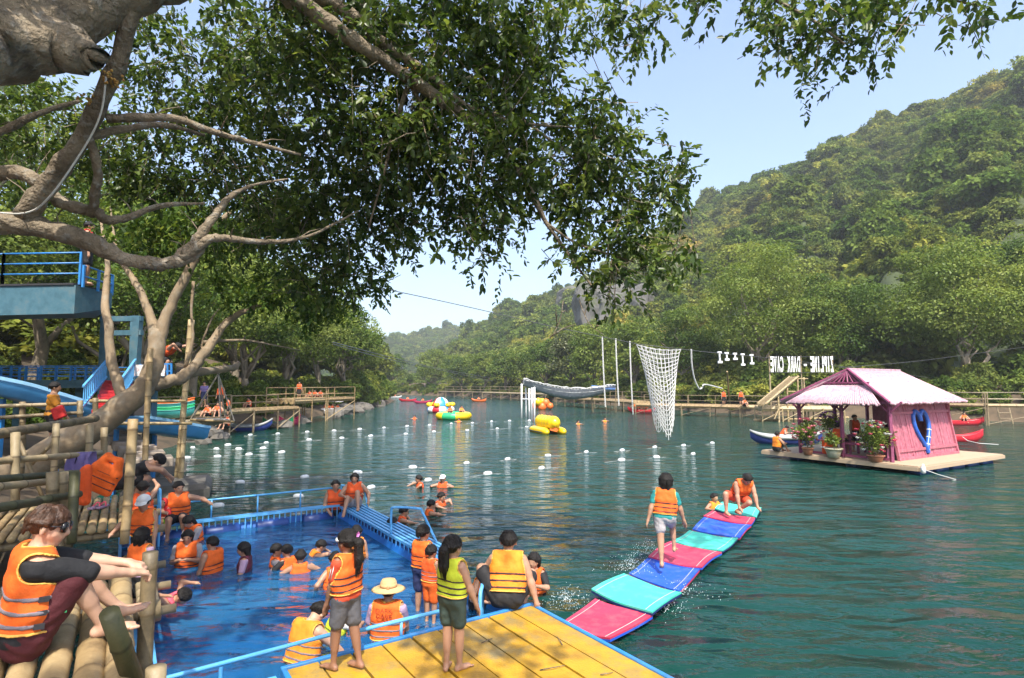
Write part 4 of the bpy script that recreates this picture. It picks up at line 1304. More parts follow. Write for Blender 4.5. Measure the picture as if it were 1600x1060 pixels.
for li, (pp, nm) in enumerate(LINES):
    w3 = [G(x, y, 0.0) for x, y in pp]
    for k, p in enumerate(w3):
        o = bpy.data.objects.new('buoy', me_b); COL.objects.link(o)
        nx = w3[min(len(w3) - 1, k + 1)] - w3[max(0, k - 1)]
        o.location = (p.x, p.y, 0.025 + BRNG.uniform(-.012, .012))
        o.rotation_euler = (BRNG.uniform(-.3, .3), BRNG.uniform(-.08, .08), math.atan2(nx.y, nx.x) + BRNG.uniform(-.35, .35))
        s_ = BRNG.uniform(0.8, 0.95); o.scale = (s_, s_, s_)
        tag(o, 'white buoy, %s from left, %s' % (line_words(k, len(pp)), nm), 'buoy', 'white buoys marking the swimming area')
    b = MB()
    fp = []
    for a_, c_ in zip(w3[:-1], w3[1:]):
        for q in range(4): fp.append(a_.lerp(c_, q / 4) + Vector((0, 0, 0.012 - .02 * math.sin(math.pi * q / 4) + BRNG.uniform(-.004, .004))))
    fp.append(w3[-1] + Vector((0, 0, .01)))
    b.tube(fp, 0.004, 5)
    o = b.build('buoy_rope', m_cord, None)
    tag(o, 'thin rope strung through the ' + nm, 'rope', 'buoy ropes')

# ---- bamboo decks
D1Z = 1.50
E0 = G(228, 1060, D1Z)
D1 = empty('bamboo_deck', (E0.x - 1, E0.y, 0.4), 'near bamboo pole deck under the seated man', 'deck')
for k in range(17):
    r_ = BRNG.uniform(.062, .076)
    c_ = E0 - U * (0.10 + .142 * k) + Vector((0, 0, -r_ + BRNG.uniform(-.012, .008)))
    bamboo('bamboo_pole', c_ + V * (2.3), c_ - V * (1.95 + BRNG.uniform(-.12, .15)), r_, m_bam, D1, 14, .36, .006)
for bq in (-1.6, -.2, .55, 1.3):
    p = E0 - V * bq * -1
    bamboo('cross_pole', p + U * .14 + Vector((0, 0, -.2)), p - U * 2.6 + Vector((0, 0, -.2)), .065, m_bam_old, D1, 12)
for bq, hz in ((-1.55, .22), (-.35, -.1), (.25, -.06)):
    p = E0 + U * .06 + V * bq
    bamboo('support_post', Vector((p.x, p.y, -.4)), Vector((p.x, p.y, D1Z + hz)), .055, m_bam_old, D1, 12)
for bq in (-2.0, -1.2, 0.0):
    p = E0 - U * 1.6 + V * bq
    bamboo('support_post', Vector((p.x, p.y, -.2)), Vector((p.x, p.y, D1Z - .25)), .06, m_bam_old, D1, 10)
sp = bamboo('bamboo_stub', G(208, 1062, D1Z - .05), P(171, 958, 2.72), .046, m_bam_green, None, 16, .5, 0)
tag(sp, 'leaning cut stub of green bamboo at the deck edge', 'bamboo post')

D2Z = 1.0
F2 = G(245, 805, D2Z)
D2 = empty('bamboo_deck', (F2.x - 1.5, F2.y + .5, .2), 'lower bamboo pole deck behind the seated man, with sandals on it', 'deck')
for k in range(27):
    r_ = BRNG.uniform(.045, .058)
    c_ = F2 - U * (.06 + .118 * k) + Vector((0, 0, -r_ + BRNG.uniform(-.012, .008)))
    bamboo('bamboo_pole', c_ + V * .32, c_ - V * (2.3 + BRNG.uniform(-.15, .15)), r_, m_bam, D2, 10, .36, .008)
for bq in (.18, -1.1, -2.1):
    bamboo('cross_pole', F2 + V * bq + U * .1 + Vector((0, 0, -.16)), F2 + V * bq - U * 3.3 + Vector((0, 0, -.16)), .055, m_bam_old, D2, 10)
for a_ in (-.1, -1.1, -2.2, -3.1):
    for bq in (.2, -1.1, -2.0):
        p = F2 + U * a_ + V * bq
        bamboo('support_post', (p.x, p.y, -.5), (p.x, p.y, D2Z - .12), .05, m_bam_old, D2, 8)
# a lower shelf of poles at the water
D3 = empty('bamboo_shelf', uv(F2, -.5, 1.6, 0), 'low shelf of dark bamboo poles between the two decks', 'deck')
for k in range(9):
    c_ = uv(F2, -.1 - .13 * k, .5, .55)
    bamboo('bamboo_pole', c_, c_ + V * 2.4, .05, m_bam_old, D3, 8)
for bq in (.7, 1.7, 2.6):
    bamboo('cross_pole', uv(F2, .1, bq, .46), uv(F2, -1.3, bq, .46), .05, m_bam_old, D3, 8)

# ---- bamboo fences and single poles
FN = empty('bamboo_fence', P(60, 720, 9), 'weathered bamboo fence with thick rails between the decks and the bank', 'fence')
FN.location.z = .8
for a_, b_, r_, m_ in (((-40, 684, 7.6), (150, 654, 11.2), .075, m_bam_old), ((-40, 724, 7.4), (158, 708, 9.6), .05, m_bam_old), ((-40, 753, 6.8), (130, 739, 8.6), .058, m_bam_green),
                       ((-40, 765, 6.7), (116, 749, 8.3), .05, m_bam_old), ((-40, 800, 6.0), (60, 784, 7.0), .055, m_bam_green), ((60, 782, 7.2), (125, 772, 7.8), .05, m_bam_green)):
    bamboo('rail', P(*a_), P(*b_), r_, m_, FN, 10, .42)
for a_, b_, r_, m_ in (((24, 676, 8.0), (24, 800, 7.9), .055, m_bam_old), ((88, 662, 9.0), (84, 760, 8.9), .05, m_bam_old), ((82, 738, 7.6), (82, 800, 7.6), .07, m_bam_old), ((97, 738, 7.7), (97, 800, 7.7), .07, m_bam_old),
                       ((117, 738, 7.5), (112, 850, 7.3), .06, m_bam_green), ((163, 668, 11), (163, 720, 11), .06, m_bam_old), ((140, 664, 10.6), (138, 760, 10.5), .06, m_bam_old), ((35, 672, 9.5), (32, 760, 9.5), .05, m_bam_old)):
    bamboo('fence_post', P(*a_), P(*b_), r_, m_, FN, 9, .42)
for a_, b_ in (((30, 690, 8.4), (68, 780, 8.4)), ((85, 690, 9.2), (45, 730, 9.2)), ((100, 712, 9.2), (125, 770, 9.0))):
    bamboo('brace', P(*a_), P(*b_), .03, m_bam_old, FN, 7)
UF = empty('bamboo_fence', P(60, 672, 13), 'upper bamboo fence where the man in the yellow shirt stands', 'fence')
for a_, b_ in (((-60, 637, 12.5), (128, 631, 13.2)), ((-60, 657, 12.5), (128, 645, 13.2))):
    bamboo('rail', P(*a_), P(*b_), .045, m_bam_old, UF, 9)
for x_, y0, y1 in ((35, 628, 690), (125, 626, 665), (-20, 628, 690), (82, 640, 690)):
    bamboo('fence_post', P(x_, y0, 12.9), P(x_, y1, 12.9), .06, m_bam_old, UF, 9)
SF = empty('bamboo_fence', P(220, 690, 13.4), 'pale bamboo rails in front of the stone steps', 'fence')
for a_, b_ in (((140, 627, 13.6), (290, 627, 14.5)), ((158, 662, 13.4), (300, 662, 14.6))):
    bamboo('rail', P(*a_), P(*b_), .04, m_bam_pale, SF, 9)
for x_, y0, y1, d_ in ((149, 622, 668, 13.5), (163, 655, 720, 13.4), (207, 655, 735, 13.2)):
    bamboo('fence_post', P(x_, y0, d_), P(x_, y1, d_), .06, m_bam_old, SF, 9)
o = bamboo('bamboo_pole', P(208, 655, 8.0), P(194, 850, 7.85), .062, m_bam, None, 12, .34); tag(o, 'tall bamboo pole standing at the edge of the lower deck', 'bamboo pole')
o = bamboo('bamboo_pole', P(235, 545, 12.2), P(226, 735, 12.0), .062, m_bam, None, 10, .34); tag(o, 'taller bamboo pole in front of the leaning trunk', 'bamboo pole')
o = bamboo('bamboo_pole', P(299, 500, 16.6), P(276, 752, 16.4), .085, m_bam_pale, None, 10, .38); tag(o, 'long bamboo pole standing in the river off the steps', 'bamboo pole')
o = bamboo('bamboo_pole', P(288, 662, 16.4), P(282, 750, 16.2), .075, m_bam_pale, None, 10, .38); tag(o, 'shorter bamboo pole beside the long one in the river', 'bamboo pole')
# ================================================================== left bank: blue steelwork, stairs, slide, steps, dock
m_red = mat('red_stair_paint', (0.42, 0.02, 0.025), 0.55, 0.2, 6, col2=(0.2, 0.012, 0.012))
m_white = mat('white_paint', (0.72, 0.72, 0.70), 0.5, 0.08, 5)
m_conc = mat('worn_concrete', (0.30, 0.25, 0.20), 0.9, 0.25, 3, col2=(0.14, 0.11, 0.085), bump=0.4, bscale=22)
m_dark = mat('dark_steel', (0.03, 0.03, 0.035), 0.6, 0.2, 5)
# diving platform
DP = empty('diving_platform', P(60, 470, 14), 'blue steel diving platform with railing jutting in at upper left', 'platform')
A = [P(-160, 432, 14.4), P(0, 440, 14.1), P(118, 452, 13.9), P(175, 468, 15.2), P(150, 470, 17.5), P(-160, 470, 18.5)]
zt = 5.35
A = [Vector((p.x, p.y, zt)) for p in A]
thk = [.72, .72, .70, .40, .38, .38]
b = MB(); n_ = len(A)
b.add([p for p in A] + [p - Vector((0, 0, t_)) for p, t_ in zip(A, thk)], [tuple(range(n_ - 1, -1, -1)), tuple(range(n_, 2 * n_))] + [(i, (i + 1) % n_, n_ + (i + 1) % n_, n_ + i) for i in range(n_)])
o = b.build('slab', m_blue_pale, None); set_parent(o, DP)
b = MB(); b.slab([(p.x * 1.003 + .0, p.y - .03) for p in A], zt + .004, zt + .05); set_parent(b.build('deck_edge', m_dark, None), DP)
def railrun(root, pts, hgt, nr, postgap, m=m_blue, r=.022, base=0.0):
    for a_, c_ in zip(pts[:-1], pts[1:]):
        for k in range(nr):
            z_ = Vector((0, 0, base + hgt * (k + 1) / nr))
            b = MB(); b.cyl(a_ + z_, c_ + z_, r, 8); set_parent(b.build('rail', m, None, smooth=True), root)
        n_ = max(1, int((c_ - a_).length / postgap))
        for k in range(n_ + 1):
            p = a_.lerp(c_, k / n_)
            b = MB(); b.bar(p + Vector((0, 0, base - .02)), p + Vector((0, 0, base + hgt + .01)), .05, .05); set_parent(b.build('rail_post', m, None), root)
e_ = [A[0], A[1], A[2] + Vector((.0, .06, 0))]
railrun(DP, [p + Vector((0, .06, .05)) for p in e_], .78, 3, 1.15)
railrun(DP, [A[2] + Vector((.1, .1, -.02)), A[3] + Vector((-.05, .05, -.02))], .52, 2, .5)
for x_ in (-60,): 
    b = MB(); p = P(x_, 500, 16); b.bar((p.x, p.y, .8), (p.x, p.y, zt - .4), .22, .22); set_parent(b.build('column', m_blue_pale, None), DP)
# support tower with cross bars
TW_ = empty('ladder_tower', P(190, 640, 16), 'faded blue steel tower with cross bars under the diving platform', 'tower')
for x_, y1 in ((163, 655), (213, 600)):
    b = MB(); b.bar(P(x_ + 3, 494, 17.2), P(x_ - 4, y1, 17.2), .2, .2); set_parent(b.build('post', m_blue_pale, None), TW_)
for y_ in (499, 521):
    b = MB(); b.bar(P(158, y_, 17.2), P(222, y_ - 1, 17.2), .15, .15); set_parent(b.build('cross_bar', m_blue_pale, None), TW_)
for x_ in (168, 210):
    b = MB(); b.bar(P(x_, 494, 18.4), P(x_ - 3, 600, 18.4), .16, .16); set_parent(b.build('post', m_blue_pale, None), TW_)
# upper walkway
WK = empty('steel_walkway', P(70, 600, 17.5), 'blue railed steel walkway behind the water slide', 'walkway')
w0, w1 = P(-120, 594, 17.5), P(160, 594, 17.5)
b = MB(); b.box((w0 + w1) / 2 + Vector((0, .6, -.12)), ((w1 - w0).length, 1.4, .24)); set_parent(b.build('deck', m_blue_pale, None), WK)
railrun(WK, [w0 + Vector((0, -.08, 0)), w1 + Vector((0, -.08, 0))], .42, 4, .42, m_blue, .014)
railrun(WK, [w0 + Vector((0, 1.28, 0)), w1 + Vector((0, 1.28, 0))], .42, 3, .6, m_blue, .014)
for t_ in (.1, .45, .8):
    p = w0.lerp(w1, t_); b = MB(); b.bar((p.x, p.y + .6, .8), (p.x, p.y + .6, w0.z - .24), .2, .2); set_parent(b.build('column', m_blue_pale, None), WK)
# red stairs
ST = empty('red_stairs', P(170, 655, 14.5), 'red painted stairs with blue picket railings below the blue tower', 'stairs')
top_l, top_r = P(168, 594, 16.6), P(210, 594, 16.6)
bot_l, bot_r = P(146, 652, 13.9), P(192, 652, 13.9)
nst = 10
for k in range(nst):
    t_ = (k + .5) / nst
    a_, c_ = bot_l.lerp(top_l, t_), bot_r.lerp(top_r, t_)
    b = MB(); b.bar(a_, c_, .30, .06); b.bar(a_ + Vector((0, -.13, -.09)), c_ + Vector((0, -.13, -.09)), .03, .13)
    set_parent(b.build('step', m_red, None), ST)
def stair_rail(lo, hi, nm):
    h_ = Vector((0, 0, .55))
    for q in (h_, h_ * .1):
        b = MB(); b.bar(lo + q, hi + q, .05, .05); set_parent(b.build('stair_rail', m_blue_lt, None), ST)
    for k in range(13):
        p = lo.lerp(hi, (k + .5) / 13); b = MB(); b.bar(p, p + h_, .022, .022); set_parent(b.build('picket', m_blue_lt, None), ST)
stair_rail(P(128, 640, 13.9), P(166, 592, 16.6), 0)
stair_rail(P(190, 624, 14.6), P(210, 592, 16.6), 1)
# top landing with a painted white panel
LD = empty('stair_landing', P(237, 592, 16.6), 'landing with white spattered panel and blue frame at the top of the red stairs', 'landing')
b = MB(); b.box(P(237, 593, 16.9), (1.25, 1.3, .12)); set_parent(b.build('deck', m_blue_pale, None), LD)
m_spat = mat('spattered_white_panel', (0.66, 0.66, 0.64), 0.6, 0.05, 5, dirt=(0.35, 0.10, 0.10), dirt_amt=0.9, dscale=14)
b = MB(); b.box(P(231, 579, 16.4), (.98, .03, .32)); set_parent(b.build('panel', m_spat, None), LD)
for x_ in (206, 220, 242, 256, 262, 268):
    b = MB(); b.bar(P(x_, 592, 16.45), P(x_, 569, 16.45), .045, .045); set_parent(b.build('rail_post', m_blue, None), LD)
for y_ in (569, 580, 590):
    b = MB(); b.bar(P(256, y_, 16.45), P(269, y_, 16.45), .04, .04); set_parent(b.build('rail', m_blue, None), LD)
b = MB(); p = P(237, 593, 17); b.bar((p.x, p.y, .8), (p.x, p.y, p.z - .1), .25, .25); set_parent(b.build('column', m_blue_pale, None), LD)
b = MB(); b.box(P(210, 641, 15.2), (.52, .06, .30), (Vector((.95, .3, 0)), Vector((-.3, .95, 0)), Vector((0, 0, 1)))); o = b.build('black_board', m_dark, None, bevel=.01)
tag(o, 'black board leaning under the red stairs', 'board')
# water slide: swept channel
SL = empty('water_slide', P(150, 660, 14.5), 'light blue fibreglass water slide running down to the river', 'water slide')
sp_ = smooth_path([P(-170, 584, 12.5), P(-20, 611, 13.4), P(60, 632, 14.2), P(125, 651, 15.0), P(200, 669, 16.0), P(255, 677, 17.2), P(305, 684, 18.5)], 8)
prof = [(-.50, .30), (-.44, .31), (-.42, .26), (-.38, .05), (0, -.02), (.38, .05), (.42, .26), (.44, .31), (.50, .30), (.47, .24), (.44, .0), (.3, -.06), (-.3, -.06), (-.44, .0), (-.47, .24)]
def sweep(path, prof_):
    rows = []
    for i, p in enumerate(path):
        t_ = (path[min(len(path) - 1, i + 1)] - path[max(0, i - 1)]).normalized()
        s_ = Vector((t_.y, -t_.x, 0)).normalized()
        n_ = s_.cross(t_)
        if n_.z < 0: n_ = -n_
        rows.append([p + s_ * a_ + n_ * b_ for a_, b_ in prof_])
    g_ = MB(); g_.grid(rows); return g_
set_parent(sweep(sp_, prof + prof[:1]).build('channel', mat('slide_fibreglass', (0.09, 0.34, 0.70), .3, .1, 3, coat=.3), None, smooth=True), SL)
for sd in (-1, 1):
    g_ = sweep(sp_, [(sd * .51, .29), (sd * .40, .29), (sd * .40, .37), (sd * .51, .37), (sd * .51, .29)])
    set_parent(g_.build('rim', mat('slide_rim', (0.28, 0.55, 0.80), .35, .08, 3), None), SL)
for i in (10, 20, 30, 38):
    p = sp_[i]; b = MB(); b.bar((p.x, p.y, -.3), (p.x, p.y, p.z - .1), .09, .09); set_parent(b.build('support_leg', m_blue, None), SL)
def text_mesh(txt, size, m, name='lettering', ext=0.004, mirror=False, bold=0.0):
    cu = bpy.data.curves.new('t', 'FONT'); cu.body = txt; cu.size = size; cu.extrude = ext; cu.align_x = 'CENTER'; cu.offset = bold
    ob = bpy.data.objects.new('t', cu); COL.objects.link(ob)
    dg = bpy.context.evaluated_depsgraph_get()
    me = bpy.data.meshes.new_from_object(ob.evaluated_get(dg))
    bpy.data.objects.remove(ob)
    if mirror:
        me.transform(Matrix.Scale(-1, 4, Vector((1, 0, 0)))); me.flip_normals()
    me.name = name; me.materials.clear(); me.materials.append(m)
    return me
tm = text_mesh('14', .17, m_white)
o = bpy.data.objects.new('lettering', tm); COL.objects.link(o); o.parent = SL
q = sp_[22]; td = (sp_[23] - sp_[21]).normalized(); sd_ = Vector((td.y, -td.x, 0)).normalized()
xx = td; yy = sd_.cross(td); 
if yy.z < 0: yy = -yy
o.matrix_basis = Matrix.Translation(q + sd_ * .49 - yy * .02 - Vector(SL.location)) @ Matrix((xx, yy, xx.cross(yy))).transposed().to_4x4()

# stone steps down to the water
SS = empty('stone_steps', P(215, 735, 14.8), 'worn stone steps leading down into the river', 'steps')
for k in range(6):
    x0, x1 = 158 + 9 * k, 205 + 13 * k
    y_ = 672 + 8.6 * k
    d_ = 16.4 - .42 * k
    a_, c_ = P(x0, y_, d_), P(x1, y_ - 1.5, d_ + .5)
    b = MB()
    mid = (a_ + c_) / 2; dx = (c_ - a_); L_ = dx.length; dx = Vector((dx.x, dx.y, 0)).normalized(); dy = Vector((-dx.y, dx.x, 0))
    b.box((mid.x, mid.y, mid.z - .12), (L_, .75, .24), (dx, dy, Vector((0, 0, 1))))
    set_parent(b.build('stone_step', m_conc, None, bevel=.025), SS)
b = MB(); mid = P(235, 733, 14.2); b.box((mid.x - .4, mid.y + 1.5, .0), (2.0, 2.0, .7), (Vector((.9, .43, 0)), Vector((-.43, .9, 0)), Vector((0, 0, 1)))); set_parent(b.build('footing', m_rock, None, bevel=.12), SS)

# boulders along the shore
def boulder(c, r, label, seed, m=m_rock, sq=(1, 1, .7)):
    bm = bmesh.new(); bmesh.ops.create_icosphere(bm, subdivisions=2, radius=1)
    rr = random.Random(seed)
    ph = [rr.uniform(0, 6) for _ in range(6)]
    for v in bm.verts:
        n_ = v.co.normalized()
        k = 1 + .22 * math.sin(2.3 * n_.x + ph[0]) * math.sin(2.1 * n_.y + ph[1]) + .16 * math.sin(4 * n_.z + ph[2] + 3 * n_.x) + .07 * rr.uniform(-1, 1)
        v.co = Vector((n_.x * sq[0], n_.y * sq[1], n_.z * sq[2])) * k * r
    me = bpy.data.meshes.new('boulder'); bm.to_mesh(me); bm.free()
    o = link_mesh('boulder', me, m); o.location = c; o.rotation_euler.z = rr.uniform(0, 6)
    tag(o, label, 'boulder', 'boulders along the shore')
BL = [(262, 737, .5, 'dark boulder at the foot of the stone steps'), (246, 742, .45, 'boulder between the stone steps and the bamboo pole'), (228, 748, .5, 'boulder below the left end of the stone steps'), (298, 690, .55, 'wet boulder nearest the long bamboo pole in the river'), (312, 684, .7, 'boulder under the middle of the rope swing'), (330, 681, .6, 'boulder right of the others under the rope swing'), (318, 694, .4, 'small low boulder at the water under the rope swing'),
      (345, 686, .45, 'last boulder before the grey inflatable kayak'), (520, 651.5, .9, 'rock ledge just past the raft of people'), (534, 648, .9, 'rock past the end of the left dock'), (548, 645.5, 1.2, 'large rock at the foot of the tall left bank tree'), (566, 640, 1.2, 'rock below the light trees downstream on the left'), (585, 635, 1.3, 'farthest rock at the left bank point'),
      (440, 669, .6, 'rock in the shade under the left dock'), (470, 662, .7, 'second rock in the shade under the left dock')]
for i, (x, y, r_, lb) in enumerate(BL):
    p = G(x, y, 0); boulder((p.x, p.y, r_ * .15), r_, lb, 300 + i, sq=(1.3, 1, .75))

# rope swing hanging from the limb
SWG = empty('rope_swing', P(335, 660, 15.2), 'wide net seat swing hung on ropes from the leaning tree limb', 'swing')
tipp = P(341, 585, 14.2)
m_rope = mat('grey_rope', (0.42, 0.38, 0.31), .85, .15, 20)
seatc = [P(298, 655, 14.6), P(345, 656, 14.2), P(366, 658, 14.6), P(352, 652, 16.0), P(302, 652, 16.0)]
for q in seatc:
    b = MB(); b.cyl(tipp, q, .016, 6); set_parent(b.build('rope', m_rope, None), SWG)
b = MB(); b.tube([P(343, 574, 14.15), P(338, 578, 14.1), P(343, 582, 14.2), tipp], .03, 7); set_parent(b.build('knot', m_rope, None, smooth=True), SWG)
sc_ = sum(seatc, Vector()) / 5
rows = []
for i in range(9):
    t_ = i / 8
    a_ = seatc[0].lerp(seatc[2], t_); c_ = seatc[4].lerp(seatc[3], t_)
    rows.append([a_.lerp(c_, j / 5) - Vector((0, 0, .16 * math.sin(math.pi * t_) * math.sin(math.pi * j / 5) + .02)) for j in range(6)])
g_ = MB(); g_.grid(rows); set_parent(g_.build('seat_net', mat('swing_canvas', (.42, .38, .31), .9, .25, 20, col2=(.18, .16, .13)), None, smooth=True), SWG)
b = MB(); b.tube([rows[i][0] for i in range(9)], .035, 7); b.tube([rows[i][5] for i in range(9)], .035, 7); set_parent(b.build('seat_edge', m_bam_pale, None, smooth=True), SWG)

# docks on bamboo stilts
def dock(name, label, pts, z, width, rails=2, rh=.9, step=1.6, m=m_bam_old, mp=m_bam, brace=True, deckn=5, rail_sides=(0, 1), r=.05):
    root = empty(name, (pts[0][0], pts[0][1], 0), label, 'dock')
    pts = [Vector((p[0], p[1], z)) for p in pts]
    for a_, c_ in zip(pts[:-1], pts[1:]):
        d_ = (c_ - a_); L_ = d_.length; d_.normalize(); s_ = Vector((-d_.y, d_.x, 0))
        for k in range(deckn):
            q = s_ * (width * ((k + .5) / deckn - .5))
            bamboo('deck_pole', a_ + q, c_ + q + Vector((0, 0, BRNG.uniform(-.04, .04))), width / deckn * .52, mp, root, 6, .8, .003)
        n_ = max(1, int(L_ / step))
        for k in range(n_ + 1):
            c0_ = a_.lerp(c_, k / n_)
            for sd in (-1, 1):
                q = c0_ + s_ * (sd * width * .5)
                up = rh if ((0 if sd < 0 else 1) in rail_sides and rails) else .05
                bamboo('post', (q.x + BRNG.uniform(-.05, .05), q.y, -.8), (q.x, q.y, z + up), r, m, root, 6, .8)
            if brace and k < n_:
                e0 = c0_ - s_ * width * .5; e1 = a_.lerp(c_, (k + 1) / n_) - s_ * width * .5
                if BRNG.random() < .6: bamboo('brace', (e0.x, e0.y, .1), (e1.x, e1.y, z - .15), r * .7, m, root, 5, .9)
        for sd in (-1, 1):
            if (0 if sd < 0 else 1) not in rail_sides: continue
            for k in range(rails):
                hz = Vector((0, 0, rh * (k + 1) / rails)) + s_ * (sd * width * .5)
                bamboo('rail', a_ + hz, c_ + hz + Vector((0, 0, BRNG.uniform(-.05, .05))), r * .8, m, root, 6, .8)
    return root
p0 = G(352, 682, 0); p1 = G(412, 668, 0)
dock('bamboo_dock', 'low bamboo dock behind the grey inflatable kayak on the left bank', [(p0.x - 2.5, p0.y - 2), (-17.2, 37), (-16.0, 41.5)], 1.30, 1.8, 2, .95, 1.8, rail_sides=(1,))
dock('bamboo_dock', 'higher bamboo dock with people in orange on the left bank', [(-17.0, 42.5), (-16.3, 48), (-14.9, 51.5)], 1.75, 2.2, 2, 1.0, 2.0, rail_sides=(0, 1), m=m_bam)
# ================================================================== houseboat, nets, right docks, inflatables, boats
m_pink = mat('pink_paint', (0.38, 0.11, 0.15), .6, .28, 6, col2=(.25, .06, .09), dirt=(.44, .24, .26), dirt_amt=.5, dscale=9)
m_pink_roof = mat('pink_roof_slats', (0.47, 0.30, 0.345), .75, .28, 9, col2=(.30, .145, .19), dirt=(.53, .43, .44), dirt_amt=.6, dscale=6)
m_pink_dk = mat('plum_paint', (0.22, 0.05, 0.11), .6, .2, 6)
m_deckw = mat('pale_deck_plywood', (0.40, 0.30, 0.20), .75, .15, 3, col2=(.40, .30, .19), bump=.15, bscale=40, dirt=(.3, .24, .17), dirt_amt=.4, dscale=3)
m_bluehose = mat('blue_hose', (0.02, 0.10, 0.42), .35, .1, 5)
m_terra = mat('terracotta', (.34, .14, .075), .75, .15, 6)
m_glazed = mat('glazed_pot', (.42, .40, .30), .35, .2, 9, col2=(.30, .24, .08))
F0 = G(1435, 729, .30)
E1 = Vector((5.62, 3.4, 0)).normalized(); E2 = Vector((-2.88, 4.95, 0)).normalized(); E2 = (E2 - E1 * E2.dot(E1)).normalized()
def hb(a, b, z): 
    p = F0 + E1 * a + E2 * b
    return Vector((p.x, p.y, z))
HB = empty('houseboat', hb(3, 2.8, 0), 'pink bamboo houseboat with sloping roof and heart shaped window on a raft', 'houseboat')
HR = random.Random(8)
for k in range(12):                                  # deck boards, laid along the raft's front edge
    b0 = 5.7 * k / 12
    b = MB(); b.box((hb(3.3, b0 + .2375, .27)), (6.6 + HR.uniform(-.04, .04), .466, .05), (E1, E2, Vector((0, 0, 1)))); set_parent(b.build('deck_board', m_deckw, None), HB)
for s_, e_ in ((hb(0, -.03, .2), hb(6.6, -.03, .2)), (hb(-.03, 0, .2), hb(-.03, 5.7, .2)), (hb(6.63, 0, .2), hb(6.63, 5.7, .2))):
    b = MB(); b.bar(s_, e_, .05, .12); set_parent(b.build('deck_edge', m_deckw, None), HB)
for a in (.9, 2.1, 3.3, 4.5, 5.7):
    for bb_ in (.35, 2.4, 4.6):
        b = MB(); b.lathe(hb(a - .45, bb_, .02), [(.17, 0), (.2, .03), (.2, .85), (.17, .88)], 14, (E2, Vector((0, 0, 1)), E1)); set_parent(b.build('drum', m_drum, None, smooth=True), HB)
# walls of upright slats with a heart shaped hole
HC = (3.05, 1.25); HW = .92                           # heart centre (a, z) and size
def heart(t):
    x = 16 * math.sin(t) ** 3; y = 13 * math.cos(t) - 5 * math.cos(2 * t) - 2 * math.cos(3 * t) - math.cos(4 * t)
    return HC[0] + x / 17 * HW * .62, HC[1] + (y + 2) / 17 * HW * .95
hp = [heart(2 * math.pi * i / 60) for i in range(60)]
def in_heart_span(a):
    zs = []
    for (x0, z0), (x1, z1) in zip(hp, hp[1:] + hp[:1]):
        if (x0 - a) * (x1 - a) < 0: zs.append(z0 + (z1 - z0) * (a - x0) / (x1 - x0))
    return (min(zs), max(zs)) if len(zs) >= 2 else None
def wallp(a, z):                                       # the wall leans in towards its top
    return hb(a, 1.05 + .16 * (z - .3), z)
nsl = 46
for k in range(nsl):
    a = 1.0 + 4.4 * (k + .5) / nsl
    sp_h = in_heart_span(a)
    segs = [(.3, 2.25)] if not sp_h else [(.3, sp_h[0]), (sp_h[1], 2.25)]
    for z0, z1 in segs:
        dz = HR.uniform(-.01, .012)
        b = MB(); b.bar(wallp(a, z0) - E2 * dz, wallp(a, z1) - E2 * dz, 4.4 / nsl * .96, .035, up=E2)
        set_parent(b.build('wall_slat', m_pink, None), HB)
for z_, th in ((.34, .10), (.62, .09), (1.92, .09)):
    b = MB(); b.bar(wallp(.95, z_) - E2 * .05, wallp(5.46, z_) - E2 * .05, .06, th); set_parent(b.build('wall_rail', m_pink, None), HB)
for a in (.98, 5.42):
    b = MB(); b.bar(wallp(a, .3) - E2 * .04, wallp(a, 2.25) - E2 * .04, .09, .09); set_parent(b.build('wall_post', m_pink, None), HB)
b = MB(); b.tube([wallp(x, z) - E2 * .06 for x, z in hp + hp[:1]], .075, 10, cap=False); set_parent(b.build('heart_frame', m_bluehose, None, smooth=True), HB)
for i in range(0, 60, 3):
    x, z = hp[i]; x2, z2 = hp[(i + 1) % 60]
    d_ = (wallp(x2, z2) - wallp(x, z)).normalized()
    b = MB(); b.cyl(wallp(x, z) - E2 * .06 - d_ * .014, wallp(x, z) - E2 * .06 + d_ * .014, .083, 10)
    set_parent(b.build('heart_lashing', m_bluehose if i > 27 or i < 18 else m_white, None), HB)
for k in range(20):                                   # right end wall
    bq = 1.2 + 2.9 * (k + .5) / 20
    b = MB(); b.bar(hb(5.44, bq, .3), hb(5.44, bq, 2.5), .135, .03, up=E1); set_parent(b.build('wall_slat', m_pink, None), HB)
# posts, brackets, low rails
for a, bq in ((.35, .95), (.35, 2.6), (.35, 4.25), (2.9, 4.3), (5.4, 4.3)):
    b = MB(); b.bar(hb(a, bq, .3), hb(a, bq, 2.4), .1, .1); set_parent(b.build('post', m_pink_dk, None), HB)
    for sg in (-1, 1):
        b = MB(); b.bar(hb(a, bq, 1.95), hb(a, bq + .4 * sg, 2.35), .06, .06); set_parent(b.build('bracket', m_pink_dk, None), HB)
b = MB(); b.bar(hb(.35, 1.0, .38), hb(.35, 4.2, .38), .08, .08); set_parent(b.build('low_rail', m_pink_dk, None), HB)
b = MB(); b.bar(hb(.35, .9, 2.32), hb(.35, 4.3, 2.32), .1, .1); set_parent(b.build('eave_beam', m_pink_dk, None), HB)
